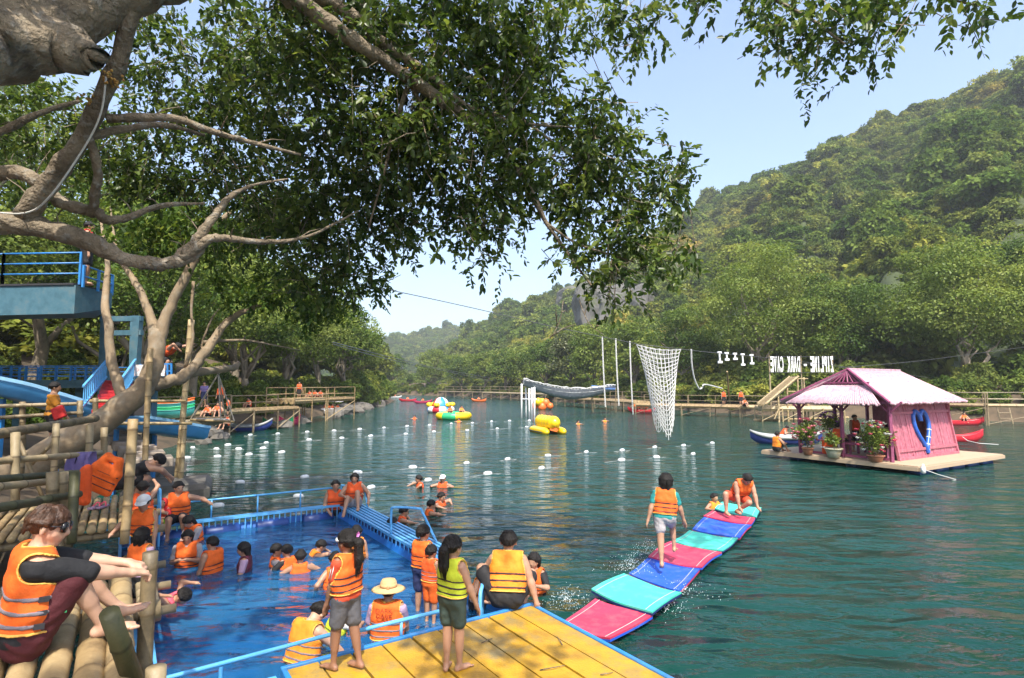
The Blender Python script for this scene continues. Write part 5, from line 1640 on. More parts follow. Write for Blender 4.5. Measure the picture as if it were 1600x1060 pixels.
# roof: front slope over the heart wall, back slope, hip over the porch
def slats(e0, e1_, r0, r1, n, name='roof_slat', m=m_pink_roof, lift=.02):
    for k in range(n):
        t0, t1 = k / n, (k + 1) / n
        tm_ = (t0 + t1) / 2
        a_ = e0.lerp(e1_, tm_); c_ = r0.lerp(r1, tm_)
        d_ = (a_ - c_).normalized()
        w0 = (e1_ - e0).length / n
        b = MB(); b.tube([a_ + d_ * HR.uniform(-.03, .06) + Vector((0, 0, HR.uniform(0, lift))), a_.lerp(c_, .5) + Vector((0, 0, HR.uniform(0, lift) - .03)), c_], [w0 * .53, w0 * .52, max(.008, (r1 - r0).length / n * .53)], 6)
        set_parent(b.build(name, m, None, smooth=True), HB)
RL, RR_ = hb(1.15, 2.75, 3.5), hb(5.05, 2.75, 3.5)
slats(hb(-.02, .72, 2.28), hb(5.75, .72, 2.28), RL, RR_, 66)
slats(hb(-.1, 4.75, 2.28), hb(5.75, 4.75, 2.28), RL, RR_, 40)
slats(hb(-.22, .95, 2.24), hb(-.22, 4.4, 2.24), hb(.78, 1.85, 2.92), hb(.78, 3.75, 2.92), 40)
slats(hb(5.85, .9, 2.3), hb(5.85, 4.6, 2.3), hb(5.05, 2.72, 3.48), hb(5.05, 2.78, 3.48), 30)
for s_, e_ in ((RL, RR_), (hb(.78, 1.8, 2.97), hb(.78, 3.8, 2.97)), (RL, hb(-.05, .75, 2.30)), (RL, hb(-.1, 4.72, 2.30))):
    b = MB(); b.bar(s_ + Vector((0, 0, .04)), e_ + Vector((0, 0, .04)), .08, .06); set_parent(b.build('ridge_pole', m_pink_dk if s_ is not RL or e_ is not RR_ else m_pink_roof, None), HB)
for k in range(7):
    t_ = (k + 1) / 8; b = MB(); b.bar(hb(.8, 1.85, 2.9).lerp(hb(.8, 3.75, 2.9), t_), hb(1.1, 2.75, 3.45), .04, .04); set_parent(b.build('gable_rafter', m_pink_dk, None), HB)
# benches and table on board
def bench(a, bq, la, lb, z, label, nm='bench'):
    r_ = empty(nm, hb(a, bq, .3), label, nm)
    b = MB(); b.box(hb(a, bq, z), (la, lb, .06), (E1, E2, Vector((0, 0, 1)))); set_parent(b.build('seat' if nm == 'bench' else 'table_top', m_pink_dk, None), r_)
    for sa in (-1, 1):
        for sb in (-1, 1):
            b = MB(); q = hb(a + sa * (la / 2 - .07), bq + sb * (lb / 2 - .07), 0); b.bar((q.x, q.y, .3), (q.x, q.y, z - .03), .07, .07); set_parent(b.build('leg', m_pink_dk, None), r_)
bench(.75, 2.0, .4, 1.7, .78, 'plum bench along the open side of the houseboat')
bench(1.7, 2.3, .7, 1.4, 1.02, 'plum table inside the houseboat', 'table')
bench(2.7, 2.3, .4, 1.5, .78, 'plum bench at the back of the houseboat table')

# flower pots
m_petal = {'pink': mat('pink_petals', (.72, .22, .26), .6, .15, 20), 'white': mat('white_petals', (.78, .76, .70), .6, .06, 20), 'rose': mat('rose_petals', (.65, .06, .13), .6, .15, 20), 'violet': mat('violet_petals', (.28, .10, .42), .6, .15, 20)}
def pot_plant(p, h, w, label, flowers, seed, potm=m_terra, pr=.2, ph=.26):
    r_ = empty('potted_plant', p, label, 'potted plant')
    b = MB(); b.lathe(p, [(pr * .7, 0), (pr * .9, ph * .6), (pr, ph * .85), (pr * 1.12, ph * .86), (pr * 1.12, ph), (pr * .95, ph), (pr * .9, ph * .9)], 16)
    set_parent(b.build('pot', potm, None, smooth=True), r_)
    rg_ = np.random.default_rng(seed)
    n = int(900 * w * w * h)
    d = rand_dirs(rg_, n, .2); rr = rg_.random(n) ** .4
    pos = np.array(p) + np.array([0, 0, ph + h * .55]) + d * rr[:, None] * np.array([w / 2, w / 2, h / 2]) * (0.8 + .3 * np.sin(d[:, :1] * 5 + seed))
    nr_ = rand_dirs(rg_, n, .8)
    v, f = leaf_arrays(pos, nr_, rg_.normal(size=(n, 3)), .09 + .06 * rg_.random(n), .05 + .03 * rg_.random(n))
    lo = link_mesh('foliage', np_mesh('foliage', v, f, {'lv': np.repeat(rg_.random(n), 4)}), m_leaf_lime, r_); lo['kind'] = 'stuff'
    b = MB()
    for k in range(5):
        q = Vector(p) + Vector((rg_.uniform(-.3, .3) * w, rg_.uniform(-.3, .3) * w, ph + h * .7)); b.tube([Vector(p) + Vector((0, 0, ph - .04)), (Vector(p) + q) / 2 + Vector((.02, 0, .1)), q], [.012, .009, .005], 5)
    set_parent(b.build('stems', bark2, None), r_)
    for col_, cnt in flowers:
        for k in range(cnt):
            dd = rand_dirs(rg_, 1, .5)[0]
            c_ = Vector(p) + Vector((0, 0, ph + h * .55)) + Vector((dd[0] * w * .52, dd[1] * w * .52, dd[2] * h * .52))
            b = MB()
            for j in range(5):
                an = j * 1.257; e_ = Vector((math.cos(an), math.sin(an), 1.1)) * .07
                sd_ = Vector((-math.sin(an), math.cos(an), 0)) * .05
                b.add([c_, c_ + e_ * .6 + sd_, c_ + e_, c_ + e_ * .6 - sd_], [(0, 1, 2, 3)])
            set_parent(b.build('flower', m_petal[col_], None), r_)
pot_plant(hb(.02, 3.75, .3), 1.0, 1.05, 'pink flowering bush in a clay pot at the far corner of the houseboat porch', [('pink', 60)], 1)
pot_plant(hb(-.0, 2.75, .3), .5, .75, 'low green plant in a glazed pot at the middle of the porch', [], 2, m_glazed, .28, .34)
pot_plant(hb(.1, 1.35, .3), 1.05, 1.15, 'white and rose flowering bush in a clay bowl next to the heart wall', [('white', 26), ('rose', 22)], 3, m_terra, .26, .22)
pot_plant(hb(1.3, 3.6, .75), .75, .8, 'dark violet flowering plant between the people on the houseboat', [('violet', 30)], 4, m_terra, .16, .3)
pot_plant(hb(5.9, 2.2, .3), 1.0, .6, 'leafy pot plant with pink flowers beyond the right end of the heart wall', [('pink', 8)], 5)
# float bottle and mooring line at the raft's front corner
b = MB(); b.lathe(hb(-.1, -.18, .1), [(.02, 0), (.07, .02), (.07, .2), (.03, .26), (.03, .3)], 10); o = b.build('plastic_bottle', m_white, None, smooth=True); tag(o, 'white plastic bottle hung at the raft front corner', 'bottle')
b = MB(); b.tube([hb(0, -.05, .25), hb(.1, -.5, .1), hb(.25, -1.1, -.05)], .012, 6); o = b.build('mooring_rope', m_cord, None); tag(o, 'white mooring rope slanting into the water from the raft front corner', 'rope')
b = MB(); b.tube([P(1504, 683, 24.5), P(1512, 689, 24), P(1530, 693, 23.6), P(1560, 695, 23.4)], .014, 6); o = b.build('mooring_rope', m_cord, None); tag(o, 'pale rope trailing from the bow of the red kayak right of the houseboat', 'rope')

# ---- boats
def hull(name, label, cat, c, ang, L_, W, H_, m, m2, rise=.35, tubes=True, seat=True):
    """kayak or canoe: lofted hull with raised pointed ends, a rim and seats"""
    r_ = empty(name, (c[0], c[1], 0), label, cat)
    d_ = Vector((math.cos(ang), math.sin(ang), 0)); s_ = Vector((-d_.y, d_.x, 0)); c = Vector((c[0], c[1], 0))
    n_ = 18; rows = []; rim = [[], []]
    for i in range(n_ + 1):
        t_ = i / n_ * 2 - 1
        w = W / 2 * max(.03, (1 - abs(t_) ** 2.6)); zt_ = H_ + rise * abs(t_) ** 3; zb = -.08 + (rise + .05) * abs(t_) ** 5
        p = c + d_ * (t_ * L_ / 2)
        prof_ = [(-w, zt_), (-w * 1.02, zt_ * .6 + zb * .4), (-w * .7, zb + .02), (0, zb), (w * .7, zb + .02), (w * 1.02, zt_ * .6 + zb * .4), (w, zt_), (w * .8, zt_ - .03), (w * .6, zb + .12), (0, zb + .1), (-w * .6, zb + .12), (-w * .8, zt_ - .03), (-w, zt_)]
        rows.append([p + s_ * a_ + Vector((0, 0, z_)) for a_, z_ in prof_])
        rim[0].append(p + s_ * -w + Vector((0, 0, zt_))); rim[1].append(p + s_ * w + Vector((0, 0, zt_)))
    g_ = MB(); g_.grid(rows); set_parent(g_.build('hull', m, None, smooth=True), r_)
    rr = W * .11 if tubes else .02
    for q in rim:
        b = MB(); b.tube(q, [max(.02, rr * (1 - .5 * abs(i / n_ * 2 - 1) ** 3)) for i in range(n_ + 1)], 8); set_parent(b.build('rim', m2, None, smooth=True), r_)
    if seat:
        for t_ in (-.3, .25):
            b = MB(); b.box(c + d_ * (t_ * L_ / 2) + Vector((0, 0, H_ * .75)), (.22, W * .8, .05), (d_, s_, Vector((0, 0, 1)))); set_parent(b.build('seat', m2, None), r_)
    return r_
m_grey = mat('grey_pvc', (.33, .34, .33), .5, .1, 5); m_bluepvc = mat('blue_pvc', (.03, .05, .22), .45, .1, 5); m_redpvc = mat('red_plastic', (.52, .02, .035), .4, .12, 5)
m_greenpl = mat('green_plastic', (.03, .42, .16), .4, .12, 5); m_orangepl = mat('orange_plastic', (.75, .16, .03), .45, .1, 5); m_yelpvc = mat('yellow_pvc', (.78, .52, .01), .35, .1, 4, coat=.3)
m_magpl = mat('magenta_plastic', (.45, .03, .10), .4, .1, 5); m_teal = mat('teal_plastic', (.03, .22, .22), .45, .1, 5)
p = G(1228, 694, 0); hull('inflatable_kayak', 'grey and blue inflatable kayak moored left of the houseboat', 'kayak', (p.x, p.y), -.28, 3.3, .95, .34, m_bluepvc, m_grey, .3)
p = G(1492, 690, 0); hull('kayak', 'red kayak moored behind the right side of the houseboat', 'kayak', (p.x - .2, p.y), -.2, 3.0, .8, .3, m_redpvc, m_redpvc, .35, False)
p = G(1495, 664.5, 0); hull('kayak', 'long red canoe by the far right bank with one paddler', 'kayak', (p.x, p.y), .05, 4.3, .9, .3, m_redpvc, m_redpvc, .3, False)
p = G(384, 673, 0); hull('inflatable_kayak', 'grey and navy inflatable kayak below the low left dock', 'kayak', (p.x, p.y), .25, 3.2, .9, .3, m_bluepvc, m_grey, .45)
p = G(434, 668, 0); hull('kayak', 'bright green kayak tied to the left dock', 'kayak', (p.x, p.y), .35, 2.0, .9, .35, m_greenpl, m_greenpl, .4, False)
p = G(452, 664, 0); hull('kayak', 'small red kayak just behind the green kayak', 'kayak', (p.x, p.y), .9, 1.8, .8, .35, m_magpl, m_magpl, .4, False)
p = G(519, 647, 0); hull('paddle_raft', 'white oval raft crowded with people at the end of the left dock', 'raft', (p.x, p.y), .1, 3.4, 1.9, .38, m_white, m_white, .1)
p = G(1003, 645, 0); hull('kayak', 'red canoe with a paddler beyond the hanging net', 'kayak', (p.x, p.y), -.1, 3.0, .9, .3, m_redpvc, m_redpvc, .35, False)
p = G(1012, 637, 0); hull('kayak', 'orange kayak near the right dock behind the hanging net', 'kayak', (p.x, p.y), .0, 4.2, .9, .3, m_orangepl, m_orangepl, .2, False)
for x, y, lb, m_ in ((637, 627.5, 'red kayak far down the river, nearest the left bank trees', m_redpvc), (661, 630.5, 'red kayak far down the river left of the round inflatables', m_magpl), (748, 628, 'orange kayak far off to the right of the round inflatables', m_orangepl), (617, 622, 'pale boat farthest away at the sandy bend', m_white), (970, 632, 'red kayak far off behind the three hanging ropes', m_redpvc)):
    p = G(x, y, 0); hull('kayak', lb, 'kayak', (p.x, p.y), random.Random(x).uniform(-.6, .6), 3.2, .95, .32, m_, m_, .3, False)
for k, (m_, lb) in enumerate(((m_teal, 'lowest teal kayak of the stack under the left trees'), (m_greenpl, 'green kayak second from the bottom of the stack'), (m_teal, 'teal kayak third in the stack under the left trees'), (m_orangepl, 'orange kayak on top of the stack under the left trees'))):
    p = P(253, 646 - 5 * k, 21); r_ = hull('kayak', lb, 'kayak', (p.x, p.y), .15, 2.2, .7, .2, m_, m_, .12, False, False)
    for ch in r_.children: ch.location.z = p.z - .1
    r_.location.z = p.z - .1
    for ch in r_.children: ch.location.z = 0
b = MB(); b.box(P(253, 652, 21) + Vector((0, 0, -.35)), (2.4, 1.0, .5)); o = b.build('kayak_stand', m_bam_old, None, bevel=.03); tag(o, 'low dark stand under the stacked kayaks', 'stand')

# ---- inflatables
c = G(868, 679, 0); ang = math.atan2(-8, -2.2)
ax = Vector((-.32, .95, 0)).normalized(); sx = Vector((ax.y, -ax.x, 0))
BN = empty('banana_boat', c, 'yellow inflatable banana boat floating in mid river', 'inflatable boat')
c = c + ax * 1.3
def sausage(c_, ax_, L_, r_, n_=14, rib=0, curve=0.0):
    pts, rs = [], []
    for i in range(n_ * 3 + 1):
        t_ = i / (n_ * 3) * 2 - 1
        rr = r_ * max(.05, (1 - abs(t_) ** 5) ** .5)
        if rib: rr *= 1 - .10 * abs(math.cos(t_ * math.pi * rib / 2)) ** 8
        pts.append(c_ + ax_ * (t_ * L_ / 2) + Vector((0, 0, curve * t_ * t_))); rs.append(rr)
    b = MB(); b.tube(pts, rs, 14); return b
set_parent(sausage(c + Vector((0, 0, .62)), ax, 3.0, .46, rib=7, curve=.10).build('centre_tube', m_yelpvc, None, smooth=True), BN)
for sg in (-1, 1):
    set_parent(sausage(c + sx * (.55 * sg) + Vector((0, 0, .14)), ax, 2.9, .26).build('side_tube', m_yelpvc, None, smooth=True), BN)
    b = MB(); b.tube([c + sx * (.82 * sg) + ax * q + Vector((0, 0, .12)) for q in (-1.1, 0, 1.1)], .03, 6); set_parent(b.build('black_strip', m_dark, None), BN)
for q in (-.9, -.3, .3, .9):
    b = MB(); b.tube([c + ax * q + sx * (.14 * s2) + Vector((0, 0, .62 + .46 + (.04 if s2 == 0 else -.02))) for s2 in (-1, 0, 1)], .022, 6); set_parent(b.build('handle', m_dark, None), BN)
b = MB(); b.add([c - ax * 1.5 + Vector((0, 0, .15)), c - ax * 1.1 + sx * .3 + Vector((0, 0, .25)), c - ax * 1.15 + Vector((0, 0, 1.02)), c - ax * 1.1 - sx * .3 + Vector((0, 0, .25))], [(0, 1, 2), (0, 2, 3)]); set_parent(b.build('nose_patch', m_orangepl, None), BN)

TR = empty('water_trampoline', G(706, 657, 0) + Vector((0, 1.5, 0)), 'round inflatable water trampoline in yellow and green segments', 'inflatable')
c = Vector(TR.location) + Vector((0, 0, .3))
for k in range(8):
    a0 = 2 * math.pi * k / 8 + .2
    b = MB(); b.torus(c, 1.25, .33, 8, 12, None, a0, a0 + 2 * math.pi / 8 - .004); set_parent(b.build('ring_segment', m_greenpl if k in (5, 1, 3) else m_yelpvc, None, smooth=True), TR)
b = MB(); b.lathe(c + Vector((0, 0, .12)), [(1.1, 0), (1.1, .02), (.5, .0), (.05, -.01)], 24); set_parent(b.build('jump_sheet', m_dark, None), TR)
UFO = empty('spinner_inflatable', G(686, 646, 0) + Vector((0, 1.5, 0)), 'round inflatable spinner with striped dome and yellow cushions', 'inflatable')
c = Vector(UFO.location) + Vector((0, 0, .32))
cols = [m_redpvc, m_white, mat('bright_blue_pvc', (.02, .22, .6), .4, .1, 4), m_white]
for k in range(12):
    a0 = 2 * math.pi * k / 12
    b = MB(); b.torus(c, 1.15, .36, 6, 12, None, a0, a0 + 2 * math.pi / 12 - .004); set_parent(b.build('ring_segment', cols[k % 4], None, smooth=True), UFO)
for k in range(8):
    a0, a1 = 2 * math.pi * k / 8, 2 * math.pi * (k + 1) / 8
    rows = [[c + Vector((math.cos(lerp(a0, a1, j / 4)) * .95 * math.cos(i * math.pi / 14), math.sin(lerp(a0, a1, j / 4)) * .95 * math.cos(i * math.pi / 14), .2 + 1.15 * math.sin(i * math.pi / 14))) for i in range(8)] for j in range(5)]
    b = MB(); b.grid(rows); set_parent(b.build('dome_panel', cols[k % 4], None, smooth=True), UFO)
for k in range(6):
    a0 = 2 * math.pi * k / 6 + .3
    q = c + Vector((math.cos(a0) * 1.25, math.sin(a0) * 1.25, .55)); b = MB(); b.lathe(q, [(.03, -.26), (.28, -.18), (.36, 0), (.28, .18), (.03, .26)], 12); set_parent(b.build('cushion', m_yelpvc, None, smooth=True), UFO)
CRB = empty('inflatable_float', G(848, 641, 0) + Vector((0, 1, 0)), 'orange and yellow inflatable float beside the net bridge posts', 'inflatable')
c = Vector(CRB.location)
for k, (dx, dz, r_, m_) in enumerate(((-.5, .95, .5, m_yelpvc), (.45, .85, .5, m_orangepl), (-.95, .4, .42, m_orangepl), (.95, .45, .42, m_orangepl), (0, .35, .6, m_orangepl), (0, 1.0, .4, m_yelpvc))):
    b = MB(); b.lathe(c + Vector((dx, .2 * (k % 3), dz)), [(.03, -r_), (r_ * .7, -r_ * .72), (r_, 0), (r_ * .7, r_ * .72), (.03, r_)], 14); set_parent(b.build('air_chamber', m_, None, smooth=True), CRB)

# ---- hanging cargo net
m_netrope = mat('white_net_rope', (.50, .50, .48), .8, .06, 20)
NET = empty('cargo_net', P(1033, 640, 28), 'white rope cargo net hanging in a funnel over the river', 'cargo net')
def net_pt(s_, t_, back):
    """s across 0..1, t down 0..1"""
    top = P(997, 538, 28).lerp(P(1066, 546, 28), s_)
    topsag = Vector((0, 0, -.12 * math.sin(math.pi * s_)))
    cx = P(1035, 600, 28).x
    zb = P(1035, 678, 28).z + 1.2 * (abs(s_ - .5) * 2) ** 1.3
    z_ = lerp(top.z + topsag.z, zb, t_)
    w = 1.08 * (1 - .52 * t_ ** .7)
    x_ = cx + (s_ - .5) * 2 * w - .15 * (1 - t_)
    dep = (.55 + .35 * t_) * math.sin(math.pi * s_) ** .7 * (.25 + .75 * min(1, t_ * 2))
    return Vector((x_, 28 + (dep if back else -dep), z_))
for back in (0, 1):
    for k in range(11):
        b = MB(); b.tube([net_pt(k / 10, j / 16, back) + Vector((HR.uniform(-.012, .012), 0, 0)) for j in range(17)], .017, 5); set_parent(b.build('net_rope', m_netrope, None), NET)
    for j in range(19):
        b = MB(); b.tube([net_pt(k / 16, j / 18, back) + Vector((0, 0, -.04 * abs(math.sin(k * math.pi / 1.6)))) for k in range(17)], .017, 5); set_parent(b.build('net_rope', m_netrope, None), NET)
for k in range(1, 10):
    q = net_pt(k / 10, 1, 0); b = MB(); b.cyl(q, q - Vector((0, 0, .22)), .016, 5); set_parent(b.build('rope_end', m_netrope, None), NET)
# cables and hanging ropes
m_cable = mat('steel_cable', (.08, .08, .08), .5, .1)
def cable(pts, label, r=.012, m=m_cable, nm='cable', cat='cable'):
    b = MB(); b.tube(smooth_path(pts, 6), r, 5); o = b.build(nm, m, None); tag(o, label, cat); return o
cable([P(540, 440, 18), P(640, 460, 21), P(745, 483, 24), P(870, 512, 26.5), P(997, 538, 28)], 'zip line cable sloping from the left trees to the cargo net', .016)
cable([P(997, 538, 28), P(1066, 546, 28.5), P(1130, 553, 31), P(1205, 560, 36), P(1330, 575, 46), P(1450, 590, 52)], 'cable running on from the cargo net past the lettered sign', .016)
cable([P(520, 535, 22), P(600, 556, 30), P(680, 575, 42), P(760, 590, 60)], 'upper of two cables crossing the river bend', .02)
cable([P(520, 538, 22), P(600, 560, 30), P(680, 577, 42), P(770, 596, 62)], 'lower of two cables crossing the river bend', .02)
cable([P(1310, 575, 40), P(1420, 566, 42), P(1500, 556, 46), P(1620, 540, 50)], 'cable rising to the right above the houseboat', .015)
for i, (x, y0, y1, lb) in enumerate(((943, 526, 636, 'left of the three long hanging white ropes'), (964, 529, 634, 'middle of the three long hanging white ropes'), (986, 533, 648, 'right of the three long hanging white ropes'))):
    cable([P(x - 2, y0, 30), P(x, (y0 + y1) / 2, 30), P(x + 3, y1, 30)], lb, .035, m_netrope, 'hanging_rope', 'rope')
    b = MB(); b.lathe(P(x + 3, y1, 30), [(.03, -.06), (.07, -.04), (.07, .04), (.03, .06)], 8); 
cable([P(1080, 546, 28.8), P(1081, 570, 29), P(1085, 592, 29.3), P(1092, 607, 29.6), P(1097, 606, 29.8), P(1102, 601, 30), P(1128, 607, 33)], 'white swing rope looping down right of the cargo net', .04, m_netrope, 'hanging_rope', 'rope')
for i, (x, y0, y1) in enumerate(((1124, 551, 566), (1135, 552, 562), (1148, 553, 561), (1160, 554, 570), (1174, 555, 568))):
    q0, q1 = P(x, y0, 31 + i), P(x + 1, y1, 31 + i)
    b = MB(); b.cyl(q0, q1, .05, 7); b.box(q0, (.22, .1, .1)); b.box(q1, (.24, .1, .12))
    o = b.build('cable_grip_bar', m_white, None); tag(o, 'white hanging grip on the cable, %s from the cargo net' % ('first', 'second', 'third', 'fourth', 'fifth')[i], 'grip', 'white grips hanging from the cable')

# ---- net bridge with posts
NB = empty('net_bridge', P(890, 640, 58), 'sagging white rope net bridge with a dark sheet under it across the right shallows', 'rope bridge')
def nb(s_, w):
    a_, c_ = P(818, 601, 52), P(962, 610, 60)
    p = a_.lerp(c_, s_)
    return Vector((p.x, p.y + 1.4 * w, p.z - 1.05 * math.sin(math.pi * min(1, s_ * 1.05)) * (1 - .45 * abs(w - .5) * 2) + .5 * (abs(w - .5) * 2) ** 2 * 1))
for j in range(7):
    b = MB(); b.tube([nb(i / 30, j / 6) + Vector((0, 0, .16 * (HR.random() - .3) * (1 if j in (0, 6) else .3))) for i in range(31)], .055, 5); set_parent(b.build('net_rope', m_netrope, None), NB)
for i in range(27):
    b = MB(); b.tube([nb((i + .5) / 27, j / 6) for j in range(7)], .045, 5); set_parent(b.build('net_rope', m_netrope, None), NB)
b = MB(); b.grid([[nb(i / 20, j / 4) - Vector((0, 0, .10)) for j in range(5)] for i in range(21)]); set_parent(b.build('under_sheet', mat('navy_sheet', (.30, .30, .33), .7, .2, 3), None, smooth=True), NB)
for x, y0, y1, d_ in ((815, 600, 640, 52), (822, 606, 637, 54), (827, 607, 645, 50), (831, 606, 651, 48.5), (835, 605, 653, 47.5)):
    b = MB(); q = P(x, y0, d_); b.cyl(q, (q.x, q.y, -.5), .075, 8); set_parent(b.build('post', m_white, None, smooth=True), NB)
b = MB(); b.cyl(P(816, 624, 52), P(838, 624, 50), .06, 7); set_parent(b.build('cross_beam', m_white, None), NB)
b = MB(); b.grid([[P(928, 601, 62), P(958, 606, 61)], [P(932, 607, 59), P(956, 610, 58.5)]]); b2 = b
TS = empty('blue_awning', P(944, 618, 60), 'small blue awning at the right end of the net bridge', 'awning')
b = MB(); q = [P(924, 602, 63), P(962, 606, 63), P(962, 608, 59), P(926, 607, 59)]
b.add(q + [v - Vector((0, 0, .06)) for v in q], [(0, 1, 2, 3), (7, 6, 5, 4), (0, 4, 5, 1), (1, 5, 6, 2), (2, 6, 7, 3), (3, 7, 4, 0)]); set_parent(b.build('sheet', mat('blue_sheet', (.04, .12, .32), .6, .15, 4), None), TS)
for v in q: 
    b = MB(); b.cyl((v.x, v.y, .2), v, .05, 6); set_parent(b.build('post', m_bam_old, None), TS)

# ---- right docks
dock('bamboo_dock', 'long bamboo dock on the right bank behind the cargo net', [P(1000, 636, 60)[:2], P(1070, 636, 57)[:2], P(1160, 636, 54)[:2], P(1250, 636, 52)[:2]], .95, 2.0, 2, 1.0, 2.2, m=m_bam_old, mp=m_bam, rail_sides=(1,), r=.036)
dock('bamboo_dock', 'bamboo dock under the plank ramp left of the houseboat', [P(1185, 640, 48)[:2], P(1310, 640, 47)[:2]], 1.05, 2.4, 0, 0, 1.5, m=m_bam_pale, mp=m_bam_pale, rail_sides=())
dock('bamboo_dock', 'bamboo walkway along the bank right of the houseboat', [P(1440, 636, 45.5)[:2], P(1540, 636, 43)[:2], P(1660, 636, 41)[:2]], 1.45, 1.3, 2, .95, 2.6, m=m_bam_old, mp=m_bam, r=.042)
dock('bamboo_dock', 'middle bamboo dock under the net bridge end', [P(880, 640, 84)[:2], P(960, 636, 70)[:2], P(1005, 636, 62)[:2]], 1.1, 2.2, 2, 1.1, 2.6, m=m_bam_old, mp=m_bam, rail_sides=(1,), r=.04)
dock('bamboo_walkway', 'far bamboo walkway along the distant right bank', [P(690, 620, 148)[:2], P(760, 620, 128)[:2], P(860, 622, 104)[:2]], 1.4, 2.0, 2, 1.3, 4.0, m=m_bam_old, mp=m_bam_old, r=.06, rail_sides=(1,))
LDR = empty('ladder', G(1575, 658, 0), 'grey bamboo ladder into the water at the right walkway', 'ladder')
q0, q1 = G(1565, 662, 0), G(1584, 662, 0)
for q in (q0, q1):
    bamboo('ladder_side', q + Vector((0, 0, -.4)), q + Vector((.1, .5, 1.5)), .05, m_bam_old, LDR, 6)
for k in range(3):
    bamboo('ladder_rung', q0.lerp(q0 + Vector((.1, .5, 1.5)), .25 + .28 * k), q1.lerp(q1 + Vector((.1, .5, 1.5)), .25 + .28 * k), .04, m_bam_old, LDR, 6)
RP = empty('plank_ramp', P(1215, 640, 46), 'steep plank ramp on bamboo scaffolding on the right bank', 'ramp')
r0, r1 = P(1194, 634, 46), P(1246, 590, 47)
for k in range(5):
    off = Vector((.0, .28 * k, .0)); b = MB(); b.bar(r0 + off, r1 + off, .25, .05, up=(0, 1, .2)); set_parent(b.build('ramp_plank', m_bam_old, None), RP)
for off in (Vector((0, -.2, .1)), Vector((0, 1.3, .1))):
    bamboo('ramp_side', r0 + off, r1 + off, .08, m_bam_pale, RP, 7)
for x, y0, d_ in ((1246, 588, 46.8), (1256, 590, 48), (1230, 605, 46.6), (1216, 620, 46.4), (1262, 610, 47)):
    q = P(x, y0, d_); bamboo('scaffold_post', (q.x, q.y, -.5), q, .075, m_bam_pale, RP, 7)
for a_, c_ in (((1240, 592, 46.9), (1262, 592, 47.9)), ((1228, 612, 46.7), (1265, 612, 47.5)), ((1212, 633, 46.5), (1265, 633, 47.3)), ((1244, 640, 46.6), (1264, 655, 46.8)), ((1218, 636, 46.4), (1210, 655, 46.2))):
    bamboo('scaffold_rail', P(*a_), P(*c_), .055, m_bam_pale, RP, 6)
BOOM = bamboo('floating_bamboo', G(1178, 657, .05), G(1330, 652.5, .05), .11, m_bam_pale, None, 8); tag(BOOM, 'pale bamboo boom floating left of the houseboat', 'bamboo pole')
b = MB(); q = G(1345, 650, 0); b.box((q.x, q.y, .1), (5.5, 1.6, .2), (Vector((1, -.1, 0)).normalized(), Vector((.1, 1, 0)).normalized(), Vector((0, 0, 1)))); o = b.build('floating_pontoon', mat('pale_blue_foam', (.42, .52, .58), .6, .15, 3), None, bevel=.05); tag(o, 'pale blue pontoon floating behind the houseboat', 'pontoon')
# tall pole near the right dock
o = bamboo('bamboo_pole', P(1136, 581, 50), G(1141, 649, -.2), .08, m_bam_pale, None, 7); tag(o, 'single upright bamboo pole in the water off the right dock', 'bamboo pole')

# ---- the sign, seen from behind: its letters read backwards
SG = empty('letter_sign', P(1254, 600, 55), 'white cut-out letter sign on a frame, seen from behind so it reads backwards', 'sign')
a_, c_ = P(1204, 582, 55), P(1303, 581, 55)
txt = 'ZIPLINE - DARK CAVE'
W_ = c_.x - a_.x; n_ = len(txt); adv = W_ / n_
ht = 1.5
for k, ch in enumerate(txt):
    if ch == ' ': continue
    tm = text_mesh(ch, 1.0, m_white, 'letter', .02, True, .035)
    xs = [v.co.x for v in tm.vertices]; ys = [v.co.y for v in tm.vertices]
    sx_ = adv * (.62 if ch in 'I' else .86) / max(.08, max(xs) - min(xs)); sy_ = ht / max(.5, max(ys) - min(ys))
    if ch == '-': sy_ = 1.2
    if ch == 'I': sx_ = .28 * adv / max(.08, max(xs) - min(xs))
    mx_ = (max(xs) + min(xs)) / 2; my_ = min(ys)
    tm.transform(Matrix.Diagonal((sx_, sy_, 1, 1)) @ Matrix.Translation((-mx_, -my_, 0)))
    o = bpy.data.objects.new('letter', tm); COL.objects.link(o); o.parent = SG
    pos_ = Vector((c_.x - adv * (k + .5), 55, a_.z + (.6 if ch == '-' else .02)))
    o.matrix_basis = Matrix.Translation(pos_ - Vector(SG.location)) @ Matrix.Rotation(math.pi / 2, 4, 'X')
for y_ in (557.5, 569, 582.5):
    b = MB(); b.bar(P(1202, y_, 55.08), P(1305, y_, 55.08), .05, .05); set_parent(b.build('frame_bar', m_dark, None), SG)
for t_ in (0, .5, 1):
    q = a_.lerp(c_, t_); b = MB(); b.bar((q.x, 55.2, .3), (q.x, 55.2, a_.z + 1.6), .1, .1); set_parent(b.build('post', m_bam_old, None), SG)
print('river', round(time.time() - T0, 1))
# ================================================================== people: posed skeletons skinned as one smooth surface
def seg_dist(Pq, a, b, ra, rb):
    ab = b - a
    L2 = float(ab @ ab)
    if L2 < 1e-12:
        return np.linalg.norm(Pq - a, axis=-1) - ra
    t = np.clip(((Pq - a) @ ab) / L2, 0, 1)
    return np.linalg.norm(Pq - a - t[..., None] * ab, axis=-1) - (ra + (rb - ra) * t)

